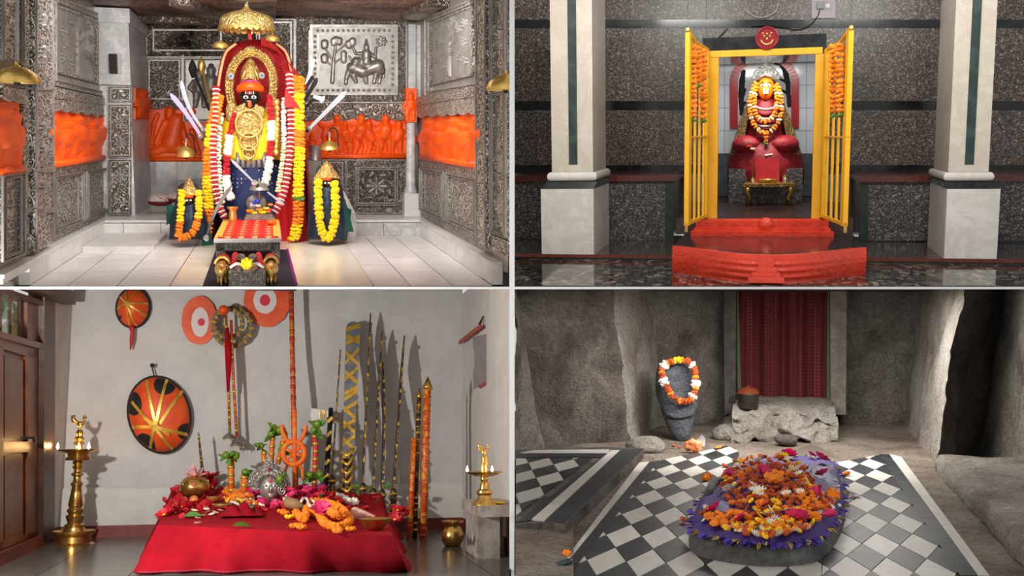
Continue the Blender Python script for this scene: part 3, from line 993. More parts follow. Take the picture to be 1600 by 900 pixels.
mb = MB(); mb.box(XL, xr_ + 0.03, 12.56, YBL, TL.y(190, 36, 12.6).z, ZC - 0.02); mb.part('post_cap', m_marg, pil)
mb = MB(); a = TL.y(170, 84, 12.57); b = TL.y(183, 115, 12.57); mb.box(a.x, b.x, 12.56, 12.6, b.z, a.z); mb.part('switch_plate', m_dark, pil)
mb = MB(); a = TL.y(184, 83, 12.57); b = TL.y(190, 115, 12.57); mb.box(a.x, b.x, 12.57, 12.6, b.z, a.z); mb.part('wall_plate', m_silver_pl, pil)
def PS(a, b, h=0.0): return TL.x(a, b, xr_) + Vector((h, 0, 0))
q = [(210, 137), (233, 139), (233, 186), (210, 187)]
mb = MB(); wallpan(mb, PS, q, 0, 0.012); f = mb.part('vermilion_panel', m_orange, pil)
relief(PS, figure(221, 184, 44, 61), 0.02, 0.6, 0.6, 0.01).part('carved_figure', m_orange, f, True)
# right corner column
colr = thing(TL, 'corner_column', 'slender round marble column on a square base in the right corner', 'column', (1.75, 12.4, ZP))
cY = 12.72
cx = TL.y(642, 250, cY).x; mp = cY / FPX
def zz(py, Y=cY, px=642): return TL.y(px, py, Y).z
mb = MB(); mb.box(TL.y(632, 320, 12.65).x, TL.y(657, 320, 12.65).x, 12.65, YBR, ZP, zz(302)); mb.part('base_block', m_marw, colr)
mb = MB(); mb.lathe([(10 * mp, zz(302)), (10.5 * mp, zz(297)), (8.5 * mp, zz(293)), (7.3 * mp, zz(288)), (7.0 * mp, zz(192))], (cx, cY, 0), 16); mb.part('shaft', m_marg, colr, 40)
mb = MB(); mb.box(cx - 8.5 * mp, cx + 8 * mp, cY - 0.06, cY + 0.15, zz(191), zz(138)); f = mb.part('vermilion_block', m_orange, colr)
relief(lambda a, b, h=0.0: TL.y(a, b, cY - 0.06) - Vector((0, h, 0)), figure(642, 188, 44, 71), 0.0075, 0.5, 0.7, 0.0).part('carved_figure', m_orange, f, True)
mb = MB(); mb.box(cx - 5 * mp, cx + 6 * mp, cY - 0.05, cY + 0.15, zz(138), ZC - 0.05); mb.part('upper_shaft', m_marg, colr)
mb = MB(); mb.box(cx + 6 * mp, XR, cY, cY + 0.2, zz(180), ZC - 0.05); mb.part('fluted_strip', m_marg, colr)

# ---- ceiling with beams
mb = MB(); mb.box(XL - 0.1, XR + 0.01, 6.9, YBL + 0.1, ZC, ZC + 0.06)
ce = mb.top('ceiling', m_copper_c, TL, 'sooty embossed copper ceiling of the silver shrine', kind='structure')
for pa, pb in (((280, -2), (356, 27)), ((640, 22), (690, -2)), ((165, 27), (90, -4))):
    a = TL.z(pa[0], pa[1], ZC); b = TL.z(pb[0], pb[1], ZC)
    d = (b - a).normalized(); n = Vector((-d.y, d.x, 0)) * 0.11
    mb = MB(); mb.hexa([a - n, a + n, b + n, b - n], [q_ - Vector((0, 0, 0.07)) for q_ in (a - n, a + n, b + n, b - n)]); mb.part('ceiling_beam', m_silver_d, ce)
mb = MB(); mb.box(XL, XR, 13.5, 13.8, ZC - 0.06, ZC); mb.part('ceiling_beam', m_silver_d, ce)
mb = MB(); mb.box(-0.35, 0.1, 8.3, YBL, ZC - 0.05, ZC); mb.part('ceiling_beam', m_silver_d, ce)
for k in range(2):
    mb = MB(); mb.box(-1.5 + k * 1.5, -0.3 + k * 1.5, 9.05, 9.35, ZC - 0.04, ZC - 0.001); mb.part('added_lamp_panel', mat('added_lamp_glow', (1, 1, 1), emit=((1, .97, .92), 4)), ce)  # glowing panels added out of view


# ================================================================== things in room 1
YG = 11.72       # depth at which the goddess stands
MG = YG / FPX
def g_(a, b, d=0.0): return TL.y(a, b, YG + d)


def loft(levels, n=24, a0=0.0, a1=2 * PI, fold=0.0, nf=9):
    """levels: (cx, y, half width px, half depth m); elliptical sections in picture units at the goddess's depth"""
    mb = MB(); closed = abs(a1 - a0 - 2 * PI) < 1e-6
    L = [tuple(q) for q in smoothpath(levels, 4)]
    vs = []
    for cx, y, hw, hd in L:
        for j in range(n + (0 if closed else 1)):
            a = a0 + (a1 - a0) * j / n
            k = 1 + fold * math.sin(nf * a) * min(1, hw / 40)
            vs.append(g_(cx + hw * k * math.cos(a), y, hd * k * math.sin(a)))
    w = n if closed else n + 1
    fs = []
    for i in range(len(L) - 1):
        for j in range(n):
            fs.append([i * w + j, i * w + (j + 1) % w, (i + 1) * w + (j + 1) % w, (i + 1) * w + j])
    if closed: fs += [list(range(w))[::-1], [(len(L) - 1) * w + j for j in range(w)]]
    mb.add(vs, fs)
    return mb


m_blue = patterned('navy_velvet_sequins', (0.008, 0.016, 0.075), (0.75, 0.78, 0.85), 22, 0.16, 0.75)
m_redveil = patterned('red_brocade', (0.42, 0.008, 0.014), (0.65, 0.22, 0.08), 36, 0.22, 0.7, rnd=0.8)
m_redsari = patterned('red_sari_gold_buti', (0.58, 0.005, 0.012), (0.80, 0.55, 0.30), 9, 0.16, 0.7)
m_yellow = mat('yellow_silk', (1.0, 0.68, 0.01), 0.6, bmp=(10, 0.3, 0.01))
m_navy = mat('navy_silk', (0.006, 0.012, 0.05), 0.45, 0, (0.015, 0.05, 0.06), 6, 0.45, 0.65, (9, 0.5, 0.02))
m_green_s = mat('green_silk', (0.012, 0.10, 0.075), 0.4, bmp=(12, 0.4, 0.02))
god = thing(TL, 'goddess_idol', 'garlanded black-faced goddess idol with gold crown, arch and breastplate under a red veil', 'idol', g_(400, 374))
loft([(400, 374, 62, 0.30), (400, 340, 58, 0.29), (398, 290, 50, 0.26), (394, 250, 46, 0.22), (392, 235, 44, 0.2)], 36, fold=0.05, nf=11).part('blue_skirt', m_blue, god, True)
loft([(392, 250, 50, 0.24), (392, 225, 52, 0.25), (392, 197, 49, 0.23), (392, 178, 36, 0.15), (391, 170, 20, 0.1)], 24, fold=0.02).part('yellow_bodice', m_yellow, god, True)
mb = MB()
for k in range(6): mb.tube([g_(372 + k * 8, 238, -0.215), g_(371 + k * 8.5, 262, -0.235)], 0.026, 6, flat=0.5)
mb.part('waist_panel', m_silver_pl, god, True)
# red veil: an open shell behind and round the figure
veil = [(400, 62, 8, 0.04), (400, 68, 34, 0.2), (400, 82, 50, 0.26), (400, 110, 58, 0.28), (402, 150, 66, 0.3), (402, 210, 74, 0.32), (402, 280, 80, 0.34), (402, 340, 82, 0.36), (402, 376, 82, 0.36)]
loft(veil, 30, -0.25, PI + 0.25, 0.025, 14).part('red_veil', m_redveil, god, True)
for s in (-1, 1):
    L = smoothpath([(cx + s * hw * 1.0 - s * 3, y, -0.09) for cx, y, hw, hd in veil[1:5]], 5)
    mb = MB(); mb.tube([g_(*q) for q in L], 0.016, 5, flat=0.5)
    mb.part('veil_border', mat('veil_lace', (0.80, 0.35, 0.16), 0.7), god, True)
mb = MB()
mb.grid(lambda u, v: g_(408 + 60 * u + 14 * v * u, 62 + 14 * u + (u ** 2) * 60 - 4 + 13 * v * (1 - u * 0.4), -0.14 - 0.06 * math.sin(u * 3) + 0.05 * v), 14, 4)
mb.part('veil_fold', m_redveil, god, True)
# red sari on the goddess's left side
mb = MB()
def sari(u, v):
    y = 236 + 142 * v
    xl = 446 - 18 * min(1, v * 1.6) + 14 * max(0, v - 0.6)
    xr = 470 + 11 * v
    return g_(xl + (xr - xl) * u, y, -0.25 - 0.05 * math.sin(u * 9 + v * 2) - 0.06 * (1 - abs(2 * u - 1)))
mb.grid(sari, 16, 24); mb.part('red_sari', m_redsari, god, True)
mb = MB(); mb.grid(lambda u, v: g_(318 + 18 * u, 250 + 124 * v, -0.16 - 0.05 * math.sin(u * 8)), 8, 14); mb.part('maroon_drape', mat('maroon_cloth', (0.16, 0.006, 0.012), 0.7), god, True)
# gold arch behind the head
arch = smoothpath([(366, 178), (361, 158), (358, 135), (362, 108), (376, 88), (393, 82), (410, 88), (424, 108), (427, 135), (424, 158), (419, 178)], 5)
mb = MB(); mb.tube([g_(a, b, -0.08) for a, b in arch], 6.5 * MG, 8, flat=0.4); f = mb.part('gold_arch', m_goldc, god, True)
mb = MB(); mb.ell(g_(392, 80, -0.1), (10 * MG, 0.04, 8 * MG), 12, 6); mb.part('arch_crest', m_goldc, f, True)
me_b = MB(); me_b.ell((0, 0, 0), (0.016, 0.012, 0.016), 6, 4); me_b = me_b.mesh('arch_bead', (0, 0, 0), True, [m_gold])
for k in range(2, len(arch) - 2): inst(me_b, 'arch_bead', g_(arch[k][0], arch[k][1], -0.135), parent=f)
for s, x in ((-1, 361), (1, 427)):
    mb = MB(); mb.ell(g_(x, 176 if s < 0 else 168, -0.15), (8 * MG, 0.04, 17 * MG), 10, 8); mb.part('gold_tassel', m_goldc, god, True)
for x, y in ((361, 119), (409, 118)):
    mb = MB(); mb.ell(g_(x, y, -0.17), (4.5 * MG, 0.01, 5 * MG), 10, 6, 0); mb.ell(g_(x, y, -0.18), (2 * MG, 0.012, 2 * MG), 8, 6, 1); mb.part('feather_eye', [mat('feather_grey', (.35, .33, .36), .7), mat('feather_teal', (.0, .22, .2), .4)], god, True)
# head, crown, face
mb = MB(); mb.ell(g_(391, 148, -0.16), (15 * MG, 0.12, 24 * MG), 18, 14); mb.ell(g_(391, 155, -0.28), (2.6 * MG, 0.035, 6 * MG), 8, 8); mb.ell(g_(391, 166, -0.23), (9 * MG, 0.05, 5 * MG), 10, 8)
head = remeshed(mb, 0.010, 4).part('face', m_black, god, True, 'black stone face with white eyes')
m_eye = mat('eye_white', (0.9, 0.9, 0.88), 0.3)
for x in (384, 396.5):
    mb = MB(); mb.ell(g_(x, 152, -0.277), (3.8 * MG, 0.016, 2.6 * MG), 10, 8); e = mb.part('eye', m_eye, head, True)
    mb = MB(); mb.ell(g_(x, 152, -0.291), (1.7 * MG, 0.008, 1.9 * MG), 8, 6); mb.part('pupil', m_black, head, True)
for k, x in enumerate((384, 387, 390, 393, 396)):
    mb = MB(); mb.tube([g_(x, 141, -0.275), g_(x, 147, -0.288)], 0.006, 5); mb.part('forehead_mark', mat('mark_red', (.6, .05, .05), .6) if k % 2 else mat('mark_pink', (.8, .45, .4), .6), head)
mb = MB(); mb.ell(g_(390, 163, -0.30), (3 * MG, 0.016, 5 * MG), 8, 8); mb.part('tongue', m_orange, head, True)
mb = MB(); mb.ell(g_(388.5, 158, -0.30), (4.5 * MG, 0.012, 1.0 * MG), 8, 6); mb.part('nose_ring', m_silver_pl, head, True)
mb = MB(); mb.tube([g_(*q) for q in smoothpath([(375, 140, -0.12), (378, 137, -0.24), (391, 134.5, -0.32), (404, 137, -0.24), (407, 140, -0.12)], 5)], 6 * MG, 10); mb.part('vermilion_brow', m_orange, god, True)
mb = MB(); mb.tube([g_(*q) for q in smoothpath([(376, 131, -0.14), (391, 127, -0.3), (406, 131, -0.14)], 6)], 2.5 * MG, 8); mb.part('pink_band', m_pink_f, god, True)
loft([(391, 132, 16, 0.13), (391, 115, 15, 0.13), (391, 104, 12, 0.1), (391, 96, 6, 0.06), (391, 90, 1.5, 0.02)], 18).part('gold_crown', m_goldc, god, True)
mb = MB()
for s in (-1, 1): mb.tube([g_(391 + s * 3, 98, -0.1), g_(391 + s * 13, 124, -0.16)], 0.012, 5)
mb.part('crown_ridge', m_gold, god, True)
# breastplate: chained discs
caps = [(389, 184, 24, 389, 204, 21, .5), (389, 216, 17, 389, 224, 16, .5), (389, 234, 13, 389, 238, 11, .5), (389, 246, 6, 389, 252, 4, .6), (372, 172, 6, 378, 186, 6, .6), (407, 172, 6, 400, 186, 6, .6)]
relief(lambda a, b, h=0.0: g_(a, b, -0.235 - h), caps, MG, 0.6, 0.45, 0.0).part('gold_breastplate', m_goldc, god, True)
mb = MB()
for r_, cy, hgt in ((21, 193, 27), (14, 221, 17), (10, 238, 12)):
    mb.tube([g_(389 + r_ * math.cos(a), cy + hgt * 0.8 * math.sin(a), -0.325 + 0.02 * (r_ < 15)) for a in np.linspace(0, 2 * PI, 24)[:-1]], 0.012, 5, True)
mb.part('breastplate_rim', m_gold, god, True)


# ---- garlands on the goddess
def og(i, n, bands):
    t = i / max(n - 1, 1)
    for lim, me, nm, sz in bands:
        if t <= lim: return me, sz, nm
    return bands[-1][1], bands[-1][3], bands[-1][2]


def double(path, off):
    return [p + Vector((off, 0, 0)) for p in path]


bL = [(0.20, F_ORANGE, 'marigold', .042), (0.38, F_YELLOW, 'marigold', .042), (0.56, F_ORANGE, 'marigold', .042), (0.80, F_YELLOW, 'marigold', .042), (1, F_ORANGE, 'marigold', .042)]
pth = pxpath(TL, YG, [(338, 150, -.3), (332, 180, -.33), (325, 215, -.36), (322, 262, -.38), (322, 310, -.38), (321, 350, -.4), (318, 373, -.4)])
pth2 = double(pth, 0.045)
g = garland(TL, 'marigold_garland', 'long orange and yellow marigold garland hanging beside the striped garland, left of the goddess', pth, 0.036, lambda i, n: og(i, n, bL))
garland(TL, '', '', pth2, 0.036, lambda i, n: og(i, n, bL), parent=g)
bR = [(0.10, F_ORANGE, 'marigold', .042), (0.33, F_YELLOW, 'marigold', .042), (0.42, F_ORANGE, 'marigold', .042), (0.74, F_YELLOW, 'marigold', .042), (0.76, F_GREEN, 'leaf_knot', .05), (0.9, F_ORANGE, 'marigold', .042), (1, F_YELLOW, 'marigold', .042)]
pth = pxpath(TL, YG, [(464, 122, -.3), (464, 160, -.34), (464, 200, -.36), (465, 240, -.38), (463, 290, -.4), (463, 340, -.42), (459, 362, -.42), (455, 374, -.42)])
g = garland(TL, 'marigold_garland', 'long yellow and orange marigold garland hanging over the red sari', pth, 0.036, lambda i, n: og(i, n, bR))
garland(TL, '', '', double(pth, 0.045), 0.036, lambda i, n: og(i, n, bR), parent=g)
strip = lambda i, n: ((F_WHITE, (.036, .036, .020), 'white_tuft') if i % 2 else (F_RED, (.034, .034, .020), 'red_tuft'))
def striped(room, label, pts):
    p = pxpath(TL, YG, pts)
    g = thing(TL, 'striped_tuft_garland', label, 'garland', p[-1])
    MBc = MB(); MBc.tube(p, 0.006, 4); MBc.part('cord', m_red_f, g)
    q = resample(p, 0.024)
    for i, c in enumerate(q):
        d = (q[min(i + 1, len(q) - 1)] - q[max(i - 1, 0)]).normalized()
        me, sz, nm = strip(i, 0)
        inst(me, nm, c, parent=g, rot=rot_to(d), scale=tuple(1.25 * s for s in sz))
striped(TL, 'white and red striped tuft garland draped down beside the orange marigolds, left of the goddess', [(338, 136, -.28), (337, 170, -.33), (333, 220, -.38), (334, 265, -.4), (338, 300, -.42), (346, 330, -.44), (353, 342, -.44)])
striped(TL, 'white and red striped tuft garland draped across the red sari', [(452, 113, -.28), (454, 150, -.32), (455, 200, -.37), (452, 250, -.4), (446, 290, -.42), (438, 315, -.44), (430, 330, -.44)])
bw = [(0.28, F_RED, 'red_bloom', .034), (0.5, F_WHITE, 'white_bloom', .05), (0.56, F_RED, 'red_bloom', .036), (0.72, F_RED, 'red_bloom', .042), (1, F_WHITE, 'white_bloom', .048)]
garland(TL, 'tuberose_garland', 'white tuberose and red rose garland hanging over the yellow bodice, left of the breastplate', pxpath(TL, YG, [(367, 178, -.24), (361, 200, -.27), (357, 225, -.29), (354, 255, -.32), (354, 285, -.35), (361, 310, -.38)]), 0.026, lambda i, n: og(i, n, bw))
garland(TL, 'tuberose_garland', 'white tuberose and red rose garland hanging over the yellow bodice, right of the breastplate', pxpath(TL, YG, [(421, 150, -.22), (423, 180, -.26), (424, 205, -.28), (422, 235, -.3), (420, 262, -.33), (414, 288, -.36)]), 0.026, lambda i, n: og(i, n, bw))
bc = [(1, F_CREAM, 'bead', .026)]
garland(TL, 'bead_garland', 'string of cream and silver beads beside the left tuberose garland', pxpath(TL, YG, [(346, 178, -.25), (342, 220, -.32), (342, 260, -.36), (344, 300, -.4), (348, 318, -.4)]), 0.035, lambda i, n: (F_WHITE if i % 3 else F_CREAM, .032, 'bead'), cat='garland')
garland(TL, 'bead_garland', 'string of cream beads beside the right striped garland', pxpath(TL, YG, [(444, 155, -.27), (443, 190, -.32), (444, 225, -.36), (440, 262, -.4), (434, 300, -.42)]), 0.03, lambda i, n: (F_WHITE if i < n / 2 else F_CREAM, .032, 'bead'), cat='garland')
garland(TL, 'silver_bead_string', 'string of silver beads right of the goddess, against the yellow bodice', pxpath(TL, YG, [(433, 160, -.24), (433, 190, -.27), (433, 215, -.28), (431, 240, -.28)]), 0.06, lambda i, n: (me_b, 2.6, 'silver_bead'), cat='bead string')
# small red flag
mb = MB(); mb.hexa([g_(446, 138, -.4), g_(444, 166, -.4), g_(470, 170, -.4)], [g_(446, 138, -.385), g_(444, 166, -.385), g_(470, 170, -.385)])
mb.top('red_pennant', mat('pennant_red', (0.75, 0.01, 0.01), 0.7), TL, 'small red triangular pennant with gold edging pinned beside the goddess', 'pennant')

# ---- swords, maces and axe standing fanned behind the goddess
def blade(name, label, a, b, wpx, m, Y, tip=True, grip=None, curve=0.0, cat='sword'):
    """flat curved blade from hilt a to tip b (picture points) with thickness"""
    t = thing(TL, name, label, cat, TL.y(*a, Y))
    n = 10; fr = []
    dx, dy = b[0] - a[0], b[1] - a[1]; L = math.hypot(dx, dy); ux, uy = -dy / L, dx / L
    L1 = []; L2 = []
    for i in range(n + 1):
        k = i / n
        c = curve * math.sin(PI * k)
        w = wpx * (0.55 + 0.6 * k) * (1 if k < 0.86 or not tip else math.sqrt(max(0, 1 - ((k - 0.86) / 0.145) ** 2)))
        x = a[0] + dx * k + ux * c; y = a[1] + dy * k + uy * c
        L1.append((x + ux * w / 2, y + uy * w / 2)); L2.append((x - ux * w / 2, y - uy * w / 2))
    mb = MB()
    for i in range(n):
        q = [L1[i], L1[i + 1], L2[i + 1], L2[i]]
        mb.hexa([TL.y(x, y, Y - 0.006) for x, y in q], [TL.y(x, y, Y + 0.006) for x, y in q])
    mb.part('blade', m, t)
    if grip:
        mb = MB(); mb.tube([TL.y(*a, Y), TL.y(*grip, Y)], 0.022, 6); mb.part('grip', m_dark, t)
        mb = MB(); mb.ell(TL.y(*a, Y), 0.035, 8, 6); mb.part('guard', m_steel, t)
    return t
blade('sword', 'violet-tinted sword leaning outward, in front of the seated vermilion figure', (314, 213), (266, 146), 7.5, m_violet, 11.55, grip=(322, 224), curve=2)
blade('sword', 'curved steel sword nearest the red veil, left of the goddess', (318, 203), (283, 126), 6.5, m_steel, 11.6, grip=(324, 214), curve=-6)
blade('sword', 'broad steel sword leaning to the right over the vermilion relief', (484, 200), (541, 143), 8, m_steel, 11.5, grip=(478, 206))
blade('sword', 'upright blue-steel sword beside the black sheathed blades', (470, 160), (491, 92), 5, m_steel, 12.08)
blade('sword_sheath', 'black sheathed sword standing behind the goddess, nearer the red veil', (469, 150), (490, 118), 6, m_dark, 11.75)
blade('sword_sheath', 'black sheathed sword standing behind the goddess, beside the steel axe', (474, 162), (496, 122), 7, m_dark, 11.65)
t = thing(TL, 'axe', 'steel axe with a crescent head standing right of the goddess', 'axe', TL.y(478, 180, 11.62))
mb = MB(); mb.tube([TL.y(476, 170, 11.62), TL.y(494, 150, 11.62)], 0.016, 6); mb.part('handle', m_dark, t)
pts = [(490, 148), (503, 151), (508, 149), (507, 157), (502, 162), (499, 157), (489, 153)]
mb = MB(); mb.hexa([TL.y(*q, 11.6) for q in pts], [TL.y(*q, 11.625) for q in pts]); mb.part('axe_head', m_steel, t)
for nm, lab, a, b, m in (('mace', 'bronze mace leaning against the silver wall, left of the veil', (331, 168), (315, 104), m_gold), ('staff', 'dark iron staff leaning beside the bronze mace', (327, 172), (301, 108), m_dark)):
    t = thing(TL, nm, lab, nm, TL.y(*a, 12.4))
    mb = MB(); mb.tube([TL.y(*a, 12.4), TL.y(*b, 12.6)], 0.018, 6); mb.part('shaft', m, t)
    mb = MB(); mb.lathe([(0.0, 0.12), (0.035, 0.06), (0.05, 0.0), (0.03, -0.06), (0.015, -0.1)], TL.y(*b, 12.6), 8); mb.part('head', m, t, True)
blade('sword', 'slim silver sword lying across the blue velvet skirt', (398, 286), (361, 249), 4.5, m_steel, 10.95, grip=(404, 292))
blade('sword', 'dark curved sword propped against the altar table', (322, 372), (362, 290), 6, mat('dark_steel', (.16, .15, .14), .35, .7), 10.9, curve=-5, grip=(318, 376))
blade('sword', 'short steel dagger beside the altar table under the red sari', (418, 300), (444, 320), 4, m_steel, 10.8)

# ---- canopy umbrella and bells
def chhatra(label, cx, yt, yb, rpx, Y, m=m_goldc, rim=True, rod=None, name='hanging_canopy', lobes=28):
    k = Y / FPX
    zt = TL.y(cx, yt, Y).z; zb = TL.y(cx, yb, Y).z; H = zt - zb
    c = TL.y(cx, yb, Y); o = Vector((c.x, c.y, 0))
    t = thing(TL, name, label, 'canopy' if name == 'hanging_canopy' else 'bell', c)
    R_ = rpx * k
    prof = [(R_, zb + H * .12), (R_ * .97, zb + H * .2), (R_ * .95, zb + H * .42), (R_ * .82, zb + H * .58), (R_ * .5, zb + H * .70), (R_ * .2, zb + H * .78), (R_ * .1, zb + H * .86), (R_ * .05, zt)]
    mb = MB(); mb.lathe(prof, o, 32, cap=False); mb.lathe([(r * .97, z - 0.008) for r, z in prof], o, 32, cap=False); mb.part('dome', m, t, True)
    if rim:
        mb = MB()
        vs = []; n = lobes * 4
        for j in range(n):
            a = 2 * PI * j / n
            vs.append(o + Vector((R_ * math.cos(a), R_ * math.sin(a), zb + H * .15)))
            vs.append(o + Vector((R_ * 1.03 * math.cos(a), R_ * 1.03 * math.sin(a), zb + H * .08 * (1 - abs(math.sin(2 * PI * j / 8))))))
        mb.add(vs, [[2 * j, 2 * ((j + 1) % n), 2 * ((j + 1) % n) + 1, 2 * j + 1] for j in range(n)]); mb.part('scalloped_rim', m_gold, t)
    if rod:
        mb = MB(); mb.tube([TL.y(cx, yt + 1, Y), TL.y(cx, rod, Y)], 0.010, 6); mb.part('hanging_rod', m_silver_pl, t)
    return t
ch = chhatra('large gold ceremonial umbrella canopy with scalloped rim hanging over the goddess', 386, 6, 50, 41, 11.2, m_goldc, rod=-6)
mb = MB(); mb.tube([TL.y(388, 40, 11.2), TL.y(391, 62, 11.2)], 0.02, 6); mb.part('inner_cord', m_red_f, ch)
chhatra('little gold bell canopy hanging left of the large umbrella', 345, 62, 75, 11, 11.2, m_gold, False, 40, 'hanging_bell')
chhatra('little gold bell canopy hanging right of the large umbrella', 426, 52, 64, 10.5, 11.2, m_gold, False, 30, 'hanging_bell')
def cut_at_partition(root):
    """keep only what lies on the left of the partition wall"""
    for o in root.children:
        bpy.context.view_layer.update()
        M = o.matrix_world; Mi = M.inverted()
        co = Mi @ Vector((-t2 - .003, 0, 0)); no = (Mi.to_3x3() @ Vector((1, 0, 0))).normalized()
        bm = bmesh.new(); bm.from_mesh(o.data)
        bmesh.ops.bisect_plane(bm, geom=bm.verts[:] + bm.edges[:] + bm.faces[:], plane_co=co, plane_no=no, clear_outer=True)
        bm.to_mesh(o.data); bm.free()
def bell(label, cx, yt, yb, rpx, Y, rodto):
    k = Y / FPX
    zt = TL.y(cx, yt, Y).z; zb = TL.y(cx, yb, Y).z; H = zt - zb
    c = TL.y(cx, yb, Y); o = Vector((c.x, c.y, 0)); R_ = rpx * k
    t = thing(TL, 'hanging_bell', label, 'bell', c)
    prof = [(R_, zb + H * .05), (R_ * .99, zb + H * .16), (R_ * .86, zb + H * .4), (R_ * .55, zb + H * .62), (R_ * .2, zb + H * .72), (R_ * .08, zb + H * .82), (R_ * .1, zb + H * .92), (R_ * .03, zt)]
    mb = MB(); mb.lathe(prof, o, 28, cap=False); mb.lathe([(r * .95, z - 0.006) for r, z in prof], o, 28, cap=False); mb.part('dome', m_gold, t, True)
    mb = MB(); mb.tube([o + Vector((0, 0, zb + H * .5)), o + Vector((0, 0, zb + H * 0.05))], 0.012, 6); mb.ell(o + Vector((0, 0, zb + H * .02)), 0.022, 8, 6); mb.part('clapper', m_dark, t)
    mb = MB(); mb.tube([TL.y(cx, yt + 1, Y), TL.y(cx, rodto, Y)], 0.014, 6); mb.part('hanging_rod', m_silver_pl, t)
    return t
bell('wide gold bell hanging on a pipe before the left silver wall', 27, 94, 130, 31, 7.6, -12)
cut_at_partition(bell('wide gold half bell fixed before the right silver wall', 790, 108, 142, 31, 7.5, -12))
bell('small gold bell hanging from a hook over the seated vermilion figure', 291, 222, 246, 14, 11.7, 216)
bell('small gold bell hanging from a hook right of the goddess', 515, 215, 235, 15, 11.7, 206)
for x, y0, lab in ((291, 216, 'black iron hook holding the small bell left of the goddess'), (515, 206, 'black iron hook holding the small bell right of the goddess')):
    mb = MB(); mb.tube(pxpath(TL, 11.7, [(x, y0 + 4), (x + 1, y0 - 5), (x + 7, y0 - 6), (x + 12, y0), (x + 14, y0 + 30)]), 0.008, 5); mb.top('iron_hook', m_dark, TL, lab, 'hook')
mb = MB(); k = 11.9 / FPX; zb = TL.y(493, 252, 11.9).z
c = TL.y(493, 252, 11.9); mb.lathe([(0.02, 0), (10 * k, 0.01), (9 * k, 8 * k), (8 * k, 18 * k), (10 * k, 22 * k), (10.5 * k, 24 * k)], c, 16); mb.top('steel_pot', m_silver_p, TL, 'steel pot behind the navy cloth, right of the goddess', 'pot', smooth=40)

# ---- two small attendant idols
def attendant(label, cx, ytop, ybase, Y, capw, yl, yr, lab2, spread):
    k = Y / FPX
    b = TL.y(cx, ybase, Y)
    t = thing(TL, 'attendant_idol', label, 'idol', b)
    def q(a, c, d=0.0): return TL.y(a, c, Y + d)
    mb = MB()
    L = smoothpath([(cx, ybase, spread, .2), (cx, ybase - 30, spread * .95, .19), (cx, ytop + 45, spread * .8, .16), (cx, ytop + 25, spread * .62, .13), (cx, ytop + 8, spread * .5, .1), (cx, ytop + 2, 4, .03)], 4)
    n = 28; vs = []
    for x, y, hw, hd in L:
        for j in range(n):
            a = 2 * PI * j / n; f_ = 1 + 0.05 * math.sin(8 * a)
            vs.append(q(x + hw * f_ * math.cos(a), y, hd * f_ * math.sin(a)))
    fs = [[i * n + j, i * n + (j + 1) % n, (i + 1) * n + (j + 1) % n, (i + 1) * n + j] for i in range(len(L) - 1) for j in range(n)] + [list(range(n))[::-1]]
    mb.add(vs, fs); mb.part('navy_robe', m_navy, t, True)
    mb = MB(); mb.grid(lambda u, v: q(cx + (spread * .9 + 14 * v) * (0.55 + 0.45 * u), ytop + 55 + 52 * v, -0.12 + 0.16 * u), 6, 8); mb.part('green_border', m_green_s, t, True)
    mb = MB(); mb.ell(q(cx, ytop + 30, -0.12), (8 * k, .06, 9 * k), 12, 10); h = mb.part('face', m_black, t, True)
    for s in (-1, 1):
        mb = MB(); mb.ell(q(cx + s * 3, ytop + 31, -0.178), (1.8 * k, .006, 1.3 * k), 8, 6); mb.part('eye', m_eye, h, True)
    mb = MB(); mb.tube([q(cx - 6, ytop + 25, -.16), q(cx, ytop + 24, -.185), q(cx + 6, ytop + 25, -.16)], 3 * k, 6); mb.part('vermilion_brow', m_orange, t, True)
    # pointed gold cap: three-cornered plate curving round the head
    mb = MB(); n = 14; vs = []
    for i in range(9):
        v = i / 8
        for j in range(n + 1):
            u = j / n * 2 - 1
            w = capw * (0.04 + v ** 0.8) if v < .85 else capw * (0.92 + .1 * (v - .85) / .15)
            vs.append(q(cx + u * w, ytop - 4 + 27 * v + 2 * u * u * v, -0.19 + 0.10 * u * u + 0.05 * (1 - v)))
    mb.add(vs, [[i * (n + 1) + j, i * (n + 1) + j + 1, (i + 1) * (n + 1) + j + 1, (i + 1) * (n + 1) + j] for i in range(8) for j in range(n)])
    mb.part('gold_cap', m_goldc, t, True)
    return t
attendant('small navy-robed attendant idol with pointed gold cap beside the striped garland', 295, 282, 374, 11.2, 17, 0, 0, '', 30)
attendant('small navy-robed attendant idol with pointed gold cap beside the stone block', 511, 255, 374, 11.2, 21, 0, 0, '', 31)
gl = pxpath(TL, 11.2, [(284, 300, -.18), (283, 325, -.22), (281, 350, -.24), (279, 368, -.25), (284, 372, -.26), (300, 364, -.26), (309, 345, -.24), (311, 320, -.22), (310, 298, -.18)])
garland(TL, 'marigold_garland', 'looped yellow and orange marigold garland on the attendant idol beside the striped garland', gl, 0.032, lambda i, n: ((F_YELLOW if i < n * .28 or i > n * .72 else F_ORANGE), .042, 'marigold'))
gl = pxpath(TL, 11.2, [(497, 282, -.18), (497, 305, -.22), (499, 335, -.25), (503, 362, -.27), (511, 373, -.27), (519, 362, -.27), (524, 335, -.25), (524, 305, -.22), (522, 282, -.18)])
garland(TL, 'marigold_garland', 'looped bright yellow marigold garland on the attendant idol beside the stone block', gl, 0.034, lambda i, n: (F_YELLOW, .05, 'marigold'))
